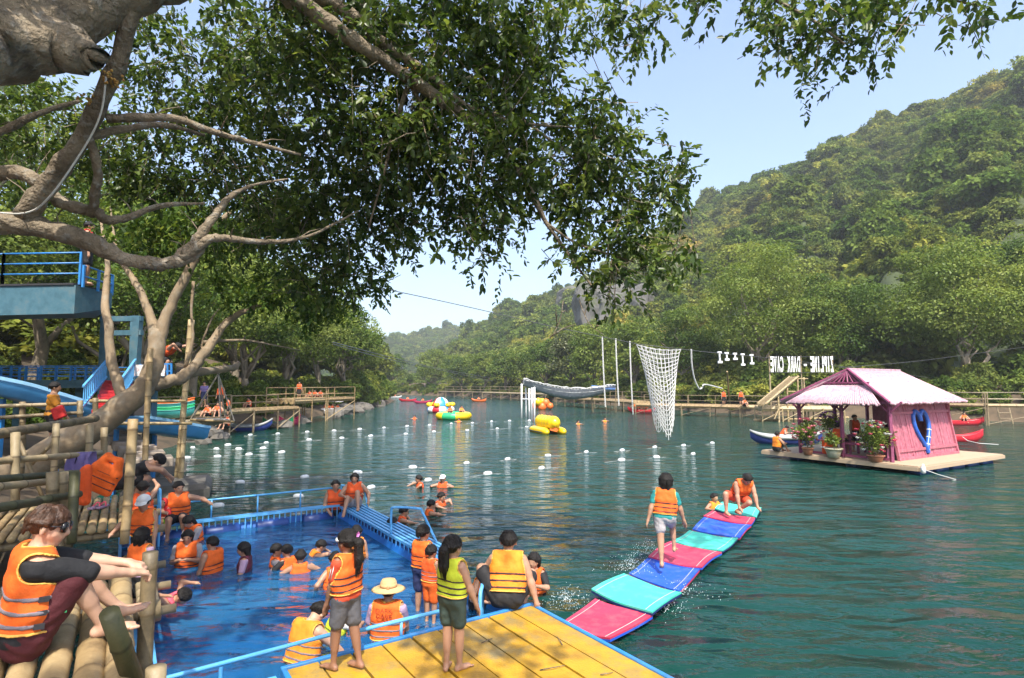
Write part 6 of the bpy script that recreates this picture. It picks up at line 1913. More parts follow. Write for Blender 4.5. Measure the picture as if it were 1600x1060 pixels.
def sdf_mesh(prims, vox, k=0.02, keep=(), cut=(), inter=(), wr=0.0, name='body'):
    """surface of the smooth union of round cones (a, b, ra, rb); keep: half spaces (n, d) with n.p < d kept; cut: cones taken away"""
    A = np.array([p[0] for p in prims]); B = np.array([p[1] for p in prims])
    RA = np.array([p[2] for p in prims]); RB = np.array([p[3] for p in prims])
    rm = np.maximum(RA, RB)[:, None]
    lo = (np.minimum(A, B) - rm).min(0) - 2.5 * vox
    hi = (np.maximum(A, B) + rm).max(0) + 2.5 * vox
    n = np.maximum(4, np.ceil((hi - lo) / vox).astype(int) + 1)
    gx = [lo[i] + np.arange(n[i]) * vox for i in range(3)]
    D = np.full(n, 1.0)
    k_all = k
    for pi, (a, b, ra, rb) in enumerate(zip(A, B, RA, RB)):
        k = prims[pi][4] if len(prims[pi]) > 4 else k_all
        r = max(ra, rb) + 2.0 * k + 2 * vox
        l = np.maximum(0, np.floor((np.minimum(a, b) - r - lo) / vox).astype(int))
        h = np.minimum(n, np.ceil((np.maximum(a, b) + r - lo) / vox).astype(int) + 1)
        if np.any(h <= l): continue
        sl = tuple(slice(l[i], h[i]) for i in range(3))
        Pq = np.stack(np.meshgrid(*[gx[i][sl[i]] for i in range(3)], indexing='ij'), -1)
        d = seg_dist(Pq, a, b, ra, rb)
        o = D[sl]
        hh = np.clip(0.5 + 0.5 * (o - d) / k, 0, 1)
        D[sl] = o + (d - o) * hh - k * hh * (1 - hh)
    if keep or cut or inter or wr:
        Pq = np.stack(np.meshgrid(*gx, indexing='ij'), -1)
        if wr:
            x_, y_, z_ = Pq[..., 0], Pq[..., 1], Pq[..., 2]
            ph_ = float(A[0][0] * 37 + A[0][2] * 11)
            D = D + wr * (np.sin(46 * x_ + 5 * np.sin(11 * z_ + ph_) + 9 * z_) * np.sin(41 * y_ + 4 * np.sin(13 * z_) + ph_) + .6 * np.sin(34 * z_ + 6 * np.sin(9 * x_ + ph_) + 5 * y_))
        for nv, dv in keep:
            D = np.maximum(D, Pq @ np.asarray(nv) - dv)
        for a, b, ra, rb in cut:
            D = np.maximum(D, -seg_dist(Pq, np.asarray(a), np.asarray(b), ra, rb))
        if inter:
            E = None
            for q in inter:
                d = np.abs(Pq @ np.asarray(q[0]) - q[1]) - q[2] if len(q) == 3 else seg_dist(Pq, np.asarray(q[0]), np.asarray(q[1]), q[2], q[3])
                E = d if E is None else np.minimum(E, d)
            D = np.maximum(D, E)
    # surface nets
    S = D < 0
    c = [S[i:n[0] - 1 + i, j:n[1] - 1 + j, q:n[2] - 1 + q] for i in (0, 1) for j in (0, 1) for q in (0, 1)]
    cnt = sum(x.astype(np.int8) for x in c)
    act = (cnt > 0) & (cnt < 8)
    if not act.any(): return None
    idx = -np.ones(act.shape, dtype=np.int64)
    ii = np.argwhere(act)
    idx[act] = np.arange(len(ii))
    acc = np.zeros((len(ii), 3)); w = np.zeros(len(ii))
    corner = [(i, j, q) for i in (0, 1) for j in (0, 1) for q in (0, 1)]
    vals = [D[ii[:, 0] + a, ii[:, 1] + b, ii[:, 2] + e] for a, b, e in corner]
    for u in range(8):
        for v in range(u + 1, 8):
            cu, cv = np.array(corner[u]), np.array(corner[v])
            if np.abs(cu - cv).sum() != 1: continue
            m = (vals[u] < 0) != (vals[v] < 0)
            if not m.any(): continue
            t = vals[u][m] / (vals[u][m] - vals[v][m])
            acc[m] += cu + t[:, None] * (cv - cu); w[m] += 1
    V_ = lo + (ii + acc / w[:, None]) * vox
    F_ = []
    for ax in range(3):
        o1, o2 = (ax + 1) % 3, (ax + 2) % 3
        s0 = [slice(1, n[i] - 1) for i in range(3)]; s1 = list(s0)
        s0[ax] = slice(0, n[ax] - 1); s1[ax] = slice(1, n[ax])
        a_, b_ = S[tuple(s0)], S[tuple(s1)]
        ch = np.argwhere(a_ != b_)
        if not len(ch): continue
        fl = a_[tuple(ch.T)]
        base = ch.copy(); base[:, o1] += 1; base[:, o2] += 1
        def at(d1, d2):
            q = base.copy(); q[:, o1] -= d1; q[:, o2] -= d2
            return idx[q[:, 0], q[:, 1], q[:, 2]]
        quad = np.stack([at(1, 1), at(0, 1), at(0, 0), at(1, 0)], 1)
        quad[~fl] = quad[~fl][:, ::-1]
        F_.append(quad)
    F_ = np.concatenate(F_)
    F_ = F_[(F_ >= 0).all(1)]
    me = np_mesh(name, V_, F_)
    me.polygons.foreach_set('use_smooth', np.ones(len(F_), dtype=bool))
    return me

def ik(a, c, l1, l2, hint):
    a, c, hint = np.asarray(a, float), np.asarray(c, float), np.asarray(hint, float)
    d = c - a; L_ = np.linalg.norm(d)
    if L_ > (l1 + l2) * .999:
        c = a + d / L_ * (l1 + l2) * .999; d = c - a; L_ = np.linalg.norm(d)
    u = d / L_
    x = (l1 * l1 - l2 * l2 + L_ * L_) / (2 * L_)
    h = math.sqrt(max(0, l1 * l1 - x * x))
    p = hint - u * (hint @ u); p /= np.linalg.norm(p) + 1e-9
    return a + u * x + p * h, c

def rotv(v, ax, an):
    return np.array(Matrix.Rotation(an, 3, Vector(ax)) @ Vector(v))

SKIN = {'tan': mat('skin_tan', (.40, .22, .14), .5, .08, 8, sss=.12), 'light': mat('skin_light', (.52, .31, .21), .5, .08, 8, sss=.12), 'brown': mat('skin_brown', (.25, .125, .075), .5, .1, 8, sss=.1)}
CLOTH = {}
def cloth(name, col, var=.12):
    if name not in CLOTH: CLOTH[name] = mat(name + '_cloth', col, .8, var, 9, bump=.55, bscale=16, dirt=tuple(c * .72 for c in col), dirt_amt=.6, dscale=7)
    return CLOTH[name]
cloth('orange', (.80, .13, .012)); cloth('deep_orange', (.72, .09, .012)); cloth('amber', (.85, .24, .015)); cloth('lime', (.52, .60, .03)); cloth('pink', (.80, .12, .17)); cloth('plum', (.10, .012, .03))
cloth('black', (.012, .012, .014)); cloth('grey', (.09, .09, .10)); cloth('maroon', (.07, .008, .012)); cloth('white', (.66, .66, .66)); cloth('pale', (.36, .33, .34)); cloth('teal', (.02, .24, .24)); cloth('purple', (.18, .14, .34))
cloth('red', (.50, .02, .02)); cloth('rust', (.52, .06, .02)); cloth('darkgreen', (.03, .05, .04)); cloth('mustard', (.60, .24, .02)); cloth('strap', (.035, .015, .025)); cloth('strapgrey', (.17, .15, .17)); cloth('lilac', (.38, .26, .38)); cloth('neon', (.35, .75, .03)); cloth('straw', (.55, .38, .18)); cloth('navy', (.02, .03, .10))
HAIR = {'black': mat('black_hair', (.011, .009, .008), .62, .3, 30, bump=.7, bscale=70, spec=.3), 'brown': mat('brown_hair', (.055, .022, .009), .5, .35, 40, col2=(.02, .008, .004), bump=.6, bscale=60)}
m_eye = mat('dark_eye', (.01, .008, .007), .3, .05); m_lip = mat('lips', (.30, .09, .07), .5, .05)

PCACHE = {}
def person(loc, yaw, H, label, pose=None, vest='orange', strap='strap', shirt=None, shorts='black', hair='black', skin='tan', vox=.016, kid=False, long_hair=0, ptail=0, group=None, legs=True, cap=None, hat=False, hood=None, eyes=False, fingers=False, sleeve=.7, short_len=.75, key=None, extra=None, vest_lo=.03, name='person', vest_up=0):
    """loc: ground point under the figure; yaw 0 faces away from the photo's viewer; pose values are fractions of the height H"""
    if .0121 < vox < .021: vox *= 1.16
    p = dict(pel=(0, 0, .525), lean=.04, side=0, hy=0, hp=0, hl=(-.155, .04, .42), hr=(.155, .04, .42), fl=(-.06, 0, .035), fr=(.06, 0, .035), el=(-.5, -.7, -.2), er=(.5, -.7, -.2), kl=(-.1, 1, .1), kr=(.1, 1, .1), fdl=(0, 1, 0), fdr=(0, 1, 0), neck=0)
    if pose: p.update(pose)
    root = empty(name, loc, label, 'person', group)
    root.rotation_euler.z = yaw
    def put(nm, builder, m, parent=root):
        ck = (key, nm, round(H, 3)) if key else None
        if ck and ck in PCACHE: me = PCACHE[ck]
        else:
            me = builder()
            if me is None: return None
            me.materials.append(m)
            if ck: PCACHE[ck] = me
        o = bpy.data.objects.new(nm, me); COL.objects.link(o); o.parent = parent
        if ck:
            o.material_slots[0].link = 'OBJECT'; o.material_slots[0].material = m
        return o
    S = H
    hh = S / (6.1 if kid else 7.1)
    g = lambda v: np.array(v, float) * S
    pel = g(p['pel'])
    R3 = rotv((1, 0, 0), (0, 1, 0), p['side'])
    u = rotv(rotv((0, 0, 1), (1, 0, 0), -p['lean']), (0, 1, 0), p['side'])
    r = R3 - u * (R3 @ u); r /= np.linalg.norm(r)
    f = np.cross(u, r)
    tl = .285 * S
    u2 = rotv(u, tuple(r), -p['neck'])
    neck = pel + u * tl
    sw = .098 * S if kid else .108 * S
    chest_r = .058 * S
    at = lambda a, b, c: pel + r * a * S + f * b * S + u * c * S
    torso = [(at(-.045, -.005, 0), at(.045, -.005, 0), .068 * S, .068 * S),
             (at(-.035, 0, .09), at(.035, 0, .09), .058 * S, .058 * S),
             (at(-.05, 0, .18), at(.05, 0, .18), .062 * S, .062 * S),
             (at(-sw / S * .72, -.008, .245), at(sw / S * .72, -.008, .245), .046 * S, .046 * S),
             (at(0, -.01, .25), at(0, -.008, .285), .045 * S, .034 * S)]
    hdir = rotv(rotv(u2, (0, 0, 1), 0), tuple(r), p['hp'])
    hf = np.cross(hdir, r); hf = rotv(hf, tuple(hdir), p['hy']); hr_ = np.cross(hf, hdir)
    hc = neck + u2 * .009 * S + hdir * hh * .52
    H3 = lambda a, b, c: hc + hr_ * a * hh + hf * b * hh + hdir * c * hh
    skull = [(H3(0, -.10, .12), H3(0, .05, .12), .37 * hh, .35 * hh), (H3(0, .06, -.02), H3(0, .13, -.12), .30 * hh, .26 * hh)]
    face = [(H3(-.06, .14, -.18), H3(-.02, .20, -.35), .22 * hh, .13 * hh), (H3(.06, .14, -.18), H3(.02, .20, -.35), .22 * hh, .13 * hh),
            (H3(0, .37, .03), H3(0, .44, -.10), .04 * hh, .065 * hh), (H3(-.38, 0, .0), H3(-.39, -.02, -.14), .06 * hh, .05 * hh), (H3(.38, 0, .0), H3(.39, -.02, -.14), .06 * hh, .05 * hh),
            (H3(-.16, .32, .10), H3(.16, .32, .10), .05 * hh, .05 * hh), (H3(-.08, .34, -.23), H3(.08, .34, -.23), .045 * hh, .045 * hh)]
    nck = [(neck - u * .03 * S, H3(0, -.05, -.2), .034 * S, .032 * S)]
    body = torso + skull + face + nck
    uA, fA = .165 * S, .145 * S
    arms = {}
    for sd, hk, ek in ((-1, 'hl', 'el'), (1, 'hr', 'er')):
        sh = at(sd * sw / S, -.01, .245)
        e, wv = ik(sh, g(p[hk]), uA, fA, r * p[ek][0] + f * p[ek][1] + u * p[ek][2])
        arms[sd] = (sh, e, wv)
        body += [(sh, e, .034 * S, .026 * S), (sh + (e - sh) * .25, sh + (e - sh) * .6, .033 * S, .029 * S), (e, wv, .026 * S, .0165 * S), (e + (wv - e) * .1, e + (wv - e) * .45, .027 * S, .022 * S)]
        d = wv - e; d /= np.linalg.norm(d)
        hand_dir = np.array(p.get('hd' + ('l' if sd < 0 else 'r'), d), float); hand_dir = hand_dir / np.linalg.norm(hand_dir)
        pn = np.cross(hand_dir, u); pn = pn / (np.linalg.norm(pn) + 1e-6)      # across the palm
        pz = np.cross(pn, hand_dir)
        k0 = wv + hand_dir * .052 * S
        if fingers:
            body += [(wv + hand_dir * .008 * S + pn * .008 * S, k0 + pn * .012 * S, .0125 * S, .0115 * S), (wv + hand_dir * .008 * S - pn * .008 * S, k0 - pn * .012 * S, .0125 * S, .0115 * S)]
            curl = p.get('curl', .5)
            for q, ln in ((-1.5, .036), (-.5, .043), (.5, .045), (1.5, .039)):
                b0 = k0 + pn * q * .0128 * S
                m1 = b0 + (hand_dir * math.cos(curl * .6) - pz * math.sin(curl * .6)) * ln * .5 * S
                m2 = m1 + (hand_dir * math.cos(curl * 1.7) - pz * math.sin(curl * 1.7)) * ln * .5 * S
                body += [(b0 - hand_dir * .012 * S, m1, .0066 * S, .0060 * S, .003 * S), (m1, m2, .0060 * S, .0050 * S, .003 * S)]
            tb = wv + hand_dir * .018 * S + pn * sd * -.016 * S
            body += [(tb, tb + (hand_dir * .7 - pn * sd * .6 - pz * .3) * .034 * S, .009 * S, .0066 * S)]
        else:
            body += [(wv + hand_dir * .005 * S, wv + hand_dir * .05 * S, .016 * S, .017 * S), (wv + hand_dir * .045 * S, wv + hand_dir * .09 * S - pz * .012 * S, .014 * S, .008 * S),
                     (wv + hand_dir * .02 * S, wv + hand_dir * .05 * S - pn * sd * .026 * S, .009 * S, .007 * S)]
    thighs = []
    TL = SL_ = .238 * S
    for sd, fk, kk, dk in ((-1, 'fl', 'kl', 'fdl'), (1, 'fr', 'kr', 'fdr')):
        hp_ = at(sd * .05, 0, -.015)
        if not legs:
            thighs.append((hp_, hp_ + (g((0, 0, -.12))), .055 * S, .048 * S)); body.append(thighs[-1]); continue
        kn, an = ik(hp_, g(p[fk]), TL, SL_, p[kk])
        thighs.append((hp_, kn, .056 * S, .036 * S))
        body += [thighs[-1], (kn, an, .034 * S, .019 * S), (kn + (an - kn) * .15, kn + (an - kn) * .5, .034 * S, .027 * S)]
        fd = np.array(p[dk], float); fd = fd / np.linalg.norm(fd)
        fs = np.cross(fd, (0, 0, 1)); fs = fs / (np.linalg.norm(fs) + 1e-6)
        sole = an + np.cross(fs, fd) * -.0 + np.array((0, 0, -.018 * S)) * (1 if abs(fd[2]) < .6 else .3)
        body += [(sole - fd * .022 * S, sole + fd * .075 * S, .021 * S, .015 * S), (sole + fd * .05 * S - fs * .012 * S, sole + fd * .095 * S - fs * .012 * S, .015 * S, .010 * S), (sole + fd * .05 * S + fs * .012 * S, sole + fd * .085 * S + fs * .012 * S, .014 * S, .009 * S), (an, sole + fd * .03 * S, .021 * S, .017 * S)]
        if fingers:
            for q in range(5):
                b0 = sole + fd * (.088 - .004 * q) * S + fs * (-.026 + .0125 * q) * S * (1 if sd < 0 else -1)
                body += [(b0, b0 + fd * .024 * S, .0085 * S if q == 0 else .0062 * S, .007 * S if q == 0 else .005 * S, .003 * S)]
    put('body', lambda: sdf_mesh(body, vox, .012 * S + vox * .35, name='body'), SKIN[skin])
    infl = lambda L_, t: [(a, b, ra + t, rb + t) for a, b, ra, rb in L_]
    pd = lambda v: float(pel @ v)
    if shirt:
        sl = [(arms[sd][0], arms[sd][0] + (arms[sd][1] - arms[sd][0]) * sleeve, .044 * S, .040 * S) for sd in (-1, 1)]
        put('shirt', lambda: sdf_mesh(infl(torso, .010 * S) + sl, vox, .012 * S + vox * .3, keep=[(-u, -pd(u) + .02 * S), (u, pd(u) + .272 * S)], wr=.0022 * S, name='shirt'), cloth(shirt, (.1, .1, .1)))
    if shorts and legs:
        sh_ = [(a, a + (b - a) * short_len, ra + .012 * S, max(rb, ra * .78) + .016 * S) for a, b, ra, rb in thighs]
        put('shorts', lambda: sdf_mesh(infl(torso[:1], .009 * S) + [(at(-.04, 0, .05), at(.04, 0, .05), .062 * S, .062 * S)] + sh_, vox, .012 * S + vox * .3, wr=.0030 * S, name='shorts'), cloth(shorts, (.1, .1, .1)))
    if vest:
        tv = infl(torso[:4], .024 * S)
        tv[3] = (at(-sw / S * .62, -.012, .25), at(sw / S * .62, -.012, .25), .066 * S, .066 * S)
        tv.append((at(-.07, .0, .10), at(.07, .0, .10), .070 * S, .070 * S))
        cut = [(arms[sd][0] - (arms[sd][1] - arms[sd][0]) * .05 + r * sd * .012 * S, arms[sd][1], .046 * S, .036 * S) for sd in (-1, 1)]
        cut += [(at(0, .0, .20), at(0, -.005, .36), .030 * S, .058 * S), (at(0, .085, .285), at(0, .115, .15), .045 * S, .004 * S)]
        cut += [(at(0, .105, .16), at(0, .105, .02), .005 * S, .005 * S)]
        vo = put('life_vest', lambda: sdf_mesh(tv, vox, .02 * S + vox * .3, keep=[(-u, -pd(u) - vest_lo * S), (u, pd(u) + (.305 + vest_up) * S)], cut=cut, wr=.0014 * S, name='life_vest'), cloth(vest, (.8, .2, .02)))
        if vo and vox <= .0152:
            put('piping', lambda: sdf_mesh(infl(tv, .003 * S), max(.0075, vox * .75), .02 * S + vox * .3, keep=[(-u, -pd(u) - (vest_lo - .003) * S), (u, pd(u) + (.308 + vest_up) * S)], cut=cut, inter=[(a, b, ra + .007 * S, rb + .007 * S) for a, b, ra, rb in cut[:3]] + [(u, pd(u) + (vest_lo + .001) * S, .005 * S)], name='piping'), cloth('piping', (.75, .42, .08)), vo)
        if strap and vo:
            for q, zc_ in enumerate((.055, .10, .145) if vox < .03 else (.07, .13)):
                th = .007 * S if vox < .03 else .009 * S
                put('strap' if q == 0 else 'strap%d' % q, lambda zc_=zc_, th=th: sdf_mesh(infl(tv, .0045 * S), max(.009, vox * .85), .02 * S + vox * .3, keep=[(-u, -pd(u) - (zc_ - th / S) * S), (u, pd(u) + (zc_ + th / S) * S)], cut=cut[:2], name='strap'), cloth(strap, (.05, .02, .03)), vo).name = 'strap'
    if hair:
        hv = -hf * .0 + hf * .78 - hdir * .62; hv = hv / np.linalg.norm(hv)
        hs = [(H3(0, -.11, .14), H3(0, .05, .15), .41 * hh, .385 * hh)]
        hrn = random.Random(int(H * 1000) + len(label))
        for q in range(15):
            an = math.pi * (.92 + 1.16 * (q + hrn.uniform(-.3, .3)) / 14)
            ca, sa = math.cos(an), math.sin(an)
            hs.append((H3(ca * .16, -.05 + sa * .16, .47), H3(ca * .42, -.06 + sa * .42, .12), .07 * hh, .09 * hh)); hs.append((H3(ca * .42, -.06 + sa * .42, .12), H3(ca * .40, -.06 + sa * .43, (.04 - .36 * max(0, -sa - .3) if not long_hair else -.25) + hrn.uniform(-.05, .04)), .085 * hh, .035 * hh))
        for q in range(6):
            xq = -.26 + .52 * q / 5
            hs.append((H3(xq * .6, .05, .50), H3(xq, .33 - abs(xq) * .3, .30 + hrn.uniform(-.04, .06)), .07 * hh, .04 * hh))
        ks = [(hv, float(hc @ hv) + .17 * hh), (-hdir, -float(hc @ hdir) + .45 * hh)]
        if long_hair:
            hs += [(H3(-.17, -.24, 0), H3(-.17, -.26, -.5 - long_hair), .24 * hh, .16 * hh), (H3(.17, -.24, 0), H3(.17, -.26, -.5 - long_hair), .24 * hh, .16 * hh)]
            ks = ks[:1]
            ks = [(hv, float(hc @ hv) + .19 * hh)]
        if cap or hat or hood: hs = hs[:1]; ks = ks + [(hdir, float(hc @ hdir) + .2 * hh)]
        ho = put('hair', lambda: sdf_mesh(hs, vox * .7, .02 * hh + .003, keep=ks, name='hair'), HAIR[hair])
        if ho and vox <= .0152 and not (cap or hat or hood):
            st = MB()
            for q in range(170):
                an = hrn.uniform(0, 6.283); ca, sa = math.cos(an), math.sin(an)
                low = (.26 if sa > .45 else .0) if not long_hair else (.26 if sa > .45 else -.3)
                low = low - .30 * max(0, -sa - .3) + hrn.uniform(-.08, .05); e0 = hrn.uniform(.05, .2); rr_ = hrn.uniform(.425, .47)
                st.tube([H3(ca * e0, -.04 + sa * e0, .545), H3(ca * .30, -.06 + sa * .32, .50 - .03), H3(ca * rr_, -.07 + sa * rr_, .2), H3(ca * rr_ * 1.0, -.07 + sa * rr_ * 1.02, low)], [.010 * hh, .013 * hh, .012 * hh, .003 * hh], 3, cap=False)
            if ptail:
                for q in range(60):
                    ox, oy = hrn.uniform(-.2, .2), hrn.uniform(-.2, .2)
                    st.tube([H3(.0 + ox * .4, -.45, .12 + oy * .3), H3(.05 + ox, -.62 + oy, -.02), H3(.06 + ox, -.66 + oy, -.7), H3(.04 + ox * .7, -.56 + oy * .7, -.6 - ptail - hrn.uniform(-.12, .1))], [.010 * hh, .014 * hh, .012 * hh, .003 * hh], 3, cap=False)
            so = st.build('hair_strands', HAIR[hair], None, smooth=True); so.parent = ho; so['kind'] = 'stuff'
        if ptail:
            rb_ = H3(0, -.42, .12)
            pt = [(rb_, H3(.05, -.62, .0), .15 * hh, .20 * hh), (H3(.05, -.62, .0), H3(.06, -.66, -.7), .20 * hh, .19 * hh), (H3(.06, -.66, -.7), H3(.04, -.55, -.6 - ptail), .19 * hh, .05 * hh)]
            put('ponytail', lambda: sdf_mesh(pt, vox * .8, .03, name='ponytail'), HAIR[hair])
    if cap:
        b = MB(); 
        rows = [[Vector(H3(math.cos(a) * .42 * math.cos(e), -.03 + math.sin(a) * .46 * math.cos(e), .20 + .36 * math.sin(e))) for a in np.linspace(0, 2 * math.pi, 17)] for e in np.linspace(0, math.pi / 2, 6)]
        b.grid(rows); c_ = b.build('cap', cloth(cap, (.6, .6, .6)), None, smooth=True); c_.parent = root
        b = MB(); ang = np.linspace(.15 * math.pi, .85 * math.pi, 9)
        b.grid([[Vector(H3(math.cos(a) * .41, -.03 + math.sin(a) * .45, .22)) for a in ang], [Vector(H3(math.cos(a) * .40, .26 + math.sin(a) * .46, .12)) for a in ang]])
        q_ = b.build('cap_peak', cloth(cap, (.6, .6, .6)), None, smooth=True); q_.parent = c_
    if hat:
        b = MB(); X_, Y_, Z_ = Vector(hr_), Vector(hf), Vector(hdir)
        b.lathe(Vector(H3(0, -.03, .22)), [(.95 * hh, -.10 * hh), (.80 * hh, -.03 * hh), (.46 * hh, .03 * hh), (.45 * hh, .28 * hh), (.36 * hh, .42 * hh), (.05 * hh, .46 * hh)], 28, (X_, Y_, Z_))
        c_ = b.build('straw_hat', cloth('straw', (.5, .4, .2)), None, smooth=True); c_.parent = root
        b = MB(); b.lathe(Vector(H3(0, -.03, .25)), [(.475 * hh, 0), (.475 * hh, .12 * hh)], 28, (X_, Y_, Z_)); b.box(Vector(H3(.12, -.52, .29)), (.16 * hh, .1 * hh, .2 * hh), (X_, Y_, Z_)); q_ = b.build('hat_band', cloth('straw2', (.40, .22, .10)), None, smooth=True); q_.parent = c_
    if hood:
        put('hood', lambda: sdf_mesh([(H3(0, -.1, .15), H3(0, .03, .12), .47 * hh, .44 * hh), (H3(0, -.1, -.1), H3(0, -.08, -.45), .38 * hh, .36 * hh)], vox * .8, .03, keep=[(hf, float(hc @ hf) + .2 * hh)], name='hood'), cloth(hood, (.5, .02, .02)))
    if eyes:
        for sd in (-1, 1):
            b = MB(); b.lathe(Vector(H3(sd * .16, .385, .03)), [(.005, -.032 * hh), (.07 * hh, 0), (.005, .032 * hh)], 8, (Vector(hr_), Vector(hf), Vector(hdir))); b.build('eye', m_eye, None).parent = root
        b = MB(); b.lathe(Vector(H3(0, .395, -.235)), [(.005, -.022 * hh), (.10 * hh, 0), (.005, .022 * hh)], 8, (Vector(hr_), Vector(hf) * .5, Vector(hdir))); b.build('mouth', m_lip, None).parent = root
    if extra: extra(root, dict(H3=H3, hh=hh, at=at, S=S, r=r, f=f, u=u, hr=hr_, hf=hf, hd=hdir, arms=arms, pel=pel, neck=neck))
    return root
# ================================================================== the people of the photograph
def child_mesh(mb, name, m, root, smooth=True):
    o = mb.build(name, m, None, smooth=smooth); o.parent = root; return o
# ---- the man seated on the near deck
def man_extra(root, k):
    H3, hh = k['H3'], k['hh']
    for sd in (-1, 1):                                   # sunglasses
        b = MB(); b.lathe(Vector(H3(sd * .17, .37, .05)), [(.13 * hh, -.012), (.145 * hh, 0), (.13 * hh, .012)], 14, (Vector(k['hr']), Vector(k['hd']), Vector(k['hf'])))
        child_mesh(b, 'sunglass_lens', mat('dark_lens', (.01, .01, .012), .12, .05), root)
        b = MB(); b.tube([Vector(H3(sd * .30, .34, .07)), Vector(H3(sd * .38, .15, .06)), Vector(H3(sd * .40, -.05, .03))], .0035, 6); child_mesh(b, 'glasses_arm', m_dark, root)
    at = k['at']
    for q in range(3):
        z_ = .055 + .045 * q
        b = MB(); b.box(Vector(at(.133, .02, z_)), (.018, .045, .026), (Vector(k['r']), Vector(k['f']), Vector(k['u']))); child_mesh(b, 'buckle', m_dark, root, False)
    b = MB(); b.box(Vector(at(.115, .085, .10)), (.02, .02, .04)); child_mesh(b, 'green_whistle', m_greenpl, root, False)
mp_ = P(40, 975, 3.2)
person((mp_.x, mp_.y, D1Z - .02), math.atan2(-.72, .69), 1.50, 'man in orange life vest, black shirt and sunglasses sitting on the bamboo deck', dict(pel=(0, 0, .068), lean=.10, neck=.25, hp=.10, hy=-.38, fl=(-.07, .29, .06), fr=(.05, .225, .045), hl=(-.02, .37, .225), hr=(.045, .345, .21), el=(-.8, -.1, -.6), er=(.9, -.2, -.5), hdl=(.5, .8, -.25), hdr=(-.3, .9, -.25), curl=.9, fdl=(.1, 1, .05), fdr=(.2, 1, .0), kl=(-.1, .3, 1), kr=(.15, .3, 1)),
       vest='orange', strap='strapgrey', shirt='black', shorts='maroon', hair='brown', skin='light', vox=.0085, fingers=True, sleeve=.95, short_len=.92, extra=man_extra)
# ---- standing girls on the yellow platform
def flower_x(root, k):
    b = MB()
    c = Vector(k['H3'](.10, -.46, .34))
    for j in range(5):
        a = j * 1.257; e = (Vector(k['hr']) * math.cos(a) + Vector(k['hd']) * math.sin(a)) * .028; s = (Vector(k['hr']) * -math.sin(a) + Vector(k['hd']) * math.cos(a)) * .014
        n = Vector(k['hf']) * -.012
        b.add([c, c + e * .6 + s + n, c + e + n, c + e * .6 - s + n], [(0, 1, 2, 3)])
    child_mesh(b, 'hair_flower', cloth('orchid', (.75, .22, .55)), root, False)
    H3 = k['H3']
    b = MB(); b.tube([Vector(H3(math.cos(a) * .42, -.03 + math.sin(a) * .46, .06 + .05 * math.sin(a))) for a in np.linspace(-.5 * math.pi, 1.5 * math.pi, 20)], .006, 6); child_mesh(b, 'goggle_strap', cloth('white', (1, 1, 1)), root)
    for sd in (-1, 1):
        b = MB(); b.lathe(Vector(H3(sd * .16, .38, .06)), [(.10 * k['hh'], -.012), (.12 * k['hh'], 0), (.08 * k['hh'], .014)], 12, (Vector(k['hr']), Vector(k['hd']), Vector(k['hf']))); child_mesh(b, 'goggle', cloth('white', (1, 1, 1)), root)
    for sd in (-1, 1):
        sh, e, w = k['arms'][sd]
        for q in (-1, 1):
            a_, c_ = Vector(sh + k['r'] * sd * .05 + k['f'] * .012 * q), Vector(sh + (e - sh) * .62 + k['r'] * sd * .05 + k['f'] * .012 * q)
            b = MB(); b.tube([a_, c_], .005, 5); child_mesh(b, 'sleeve_stripe', cloth('white', (1, 1, 1)), root)
p = G(538, 1046, PLAT_Z); person(p, R(62), 1.24, 'girl in orange vest and red shirt with goggles standing on the yellow platform', dict(hl=(-.10, .10, .44), hr=(.13, .02, .40), fl=(-.05, .06, .035), fr=(.06, -.09, .035), lean=.02, hy=.1, hp=.05), vest='orange', shirt='rust', shorts='grey', skin='brown', vox=.0115, kid=True, ptail=.85, fingers=True, eyes=True, extra=flower_x, short_len=.72)
p = G(706, 1047, PLAT_Z); person(p, R(-38), 1.19, 'girl in lime yellow vest and dark shorts standing on the yellow platform', dict(hl=(-.13, .06, .42), hr=(.17, .13, .40), fl=(-.03, -.03, .035), fr=(.05, .03, .035), lean=.03, hy=-.1, hp=.08, fdl=(-.5, .8, 0), fdr=(.25, 1, 0)), vest='lime', shirt=None, shorts='darkgreen', skin='tan', vox=.0115, kid=True, ptail=.75, fingers=True, eyes=True, short_len=.62)
p = G(792, 951, PLAT_Z); person(p, R(-6), 1.62, 'man in amber orange vest crouching at the corner of the yellow platform', dict(pel=(0, 0, .085), lean=.32, hp=.35, neck=.2, hl=(-.20, .20, .06), hr=(.22, .03, .0), fl=(-.15, .16, .03), fr=(.10, .26, -.02), kl=(-.75, .4, .9), kr=(.5, .8, .5), el=(-.8, -.2, .2), er=(.7, -.5, 0), hdr=(.2, .3, -.9)), vest='amber', shorts='black', skin='tan', vox=.0125, fingers=True, short_len=.85)
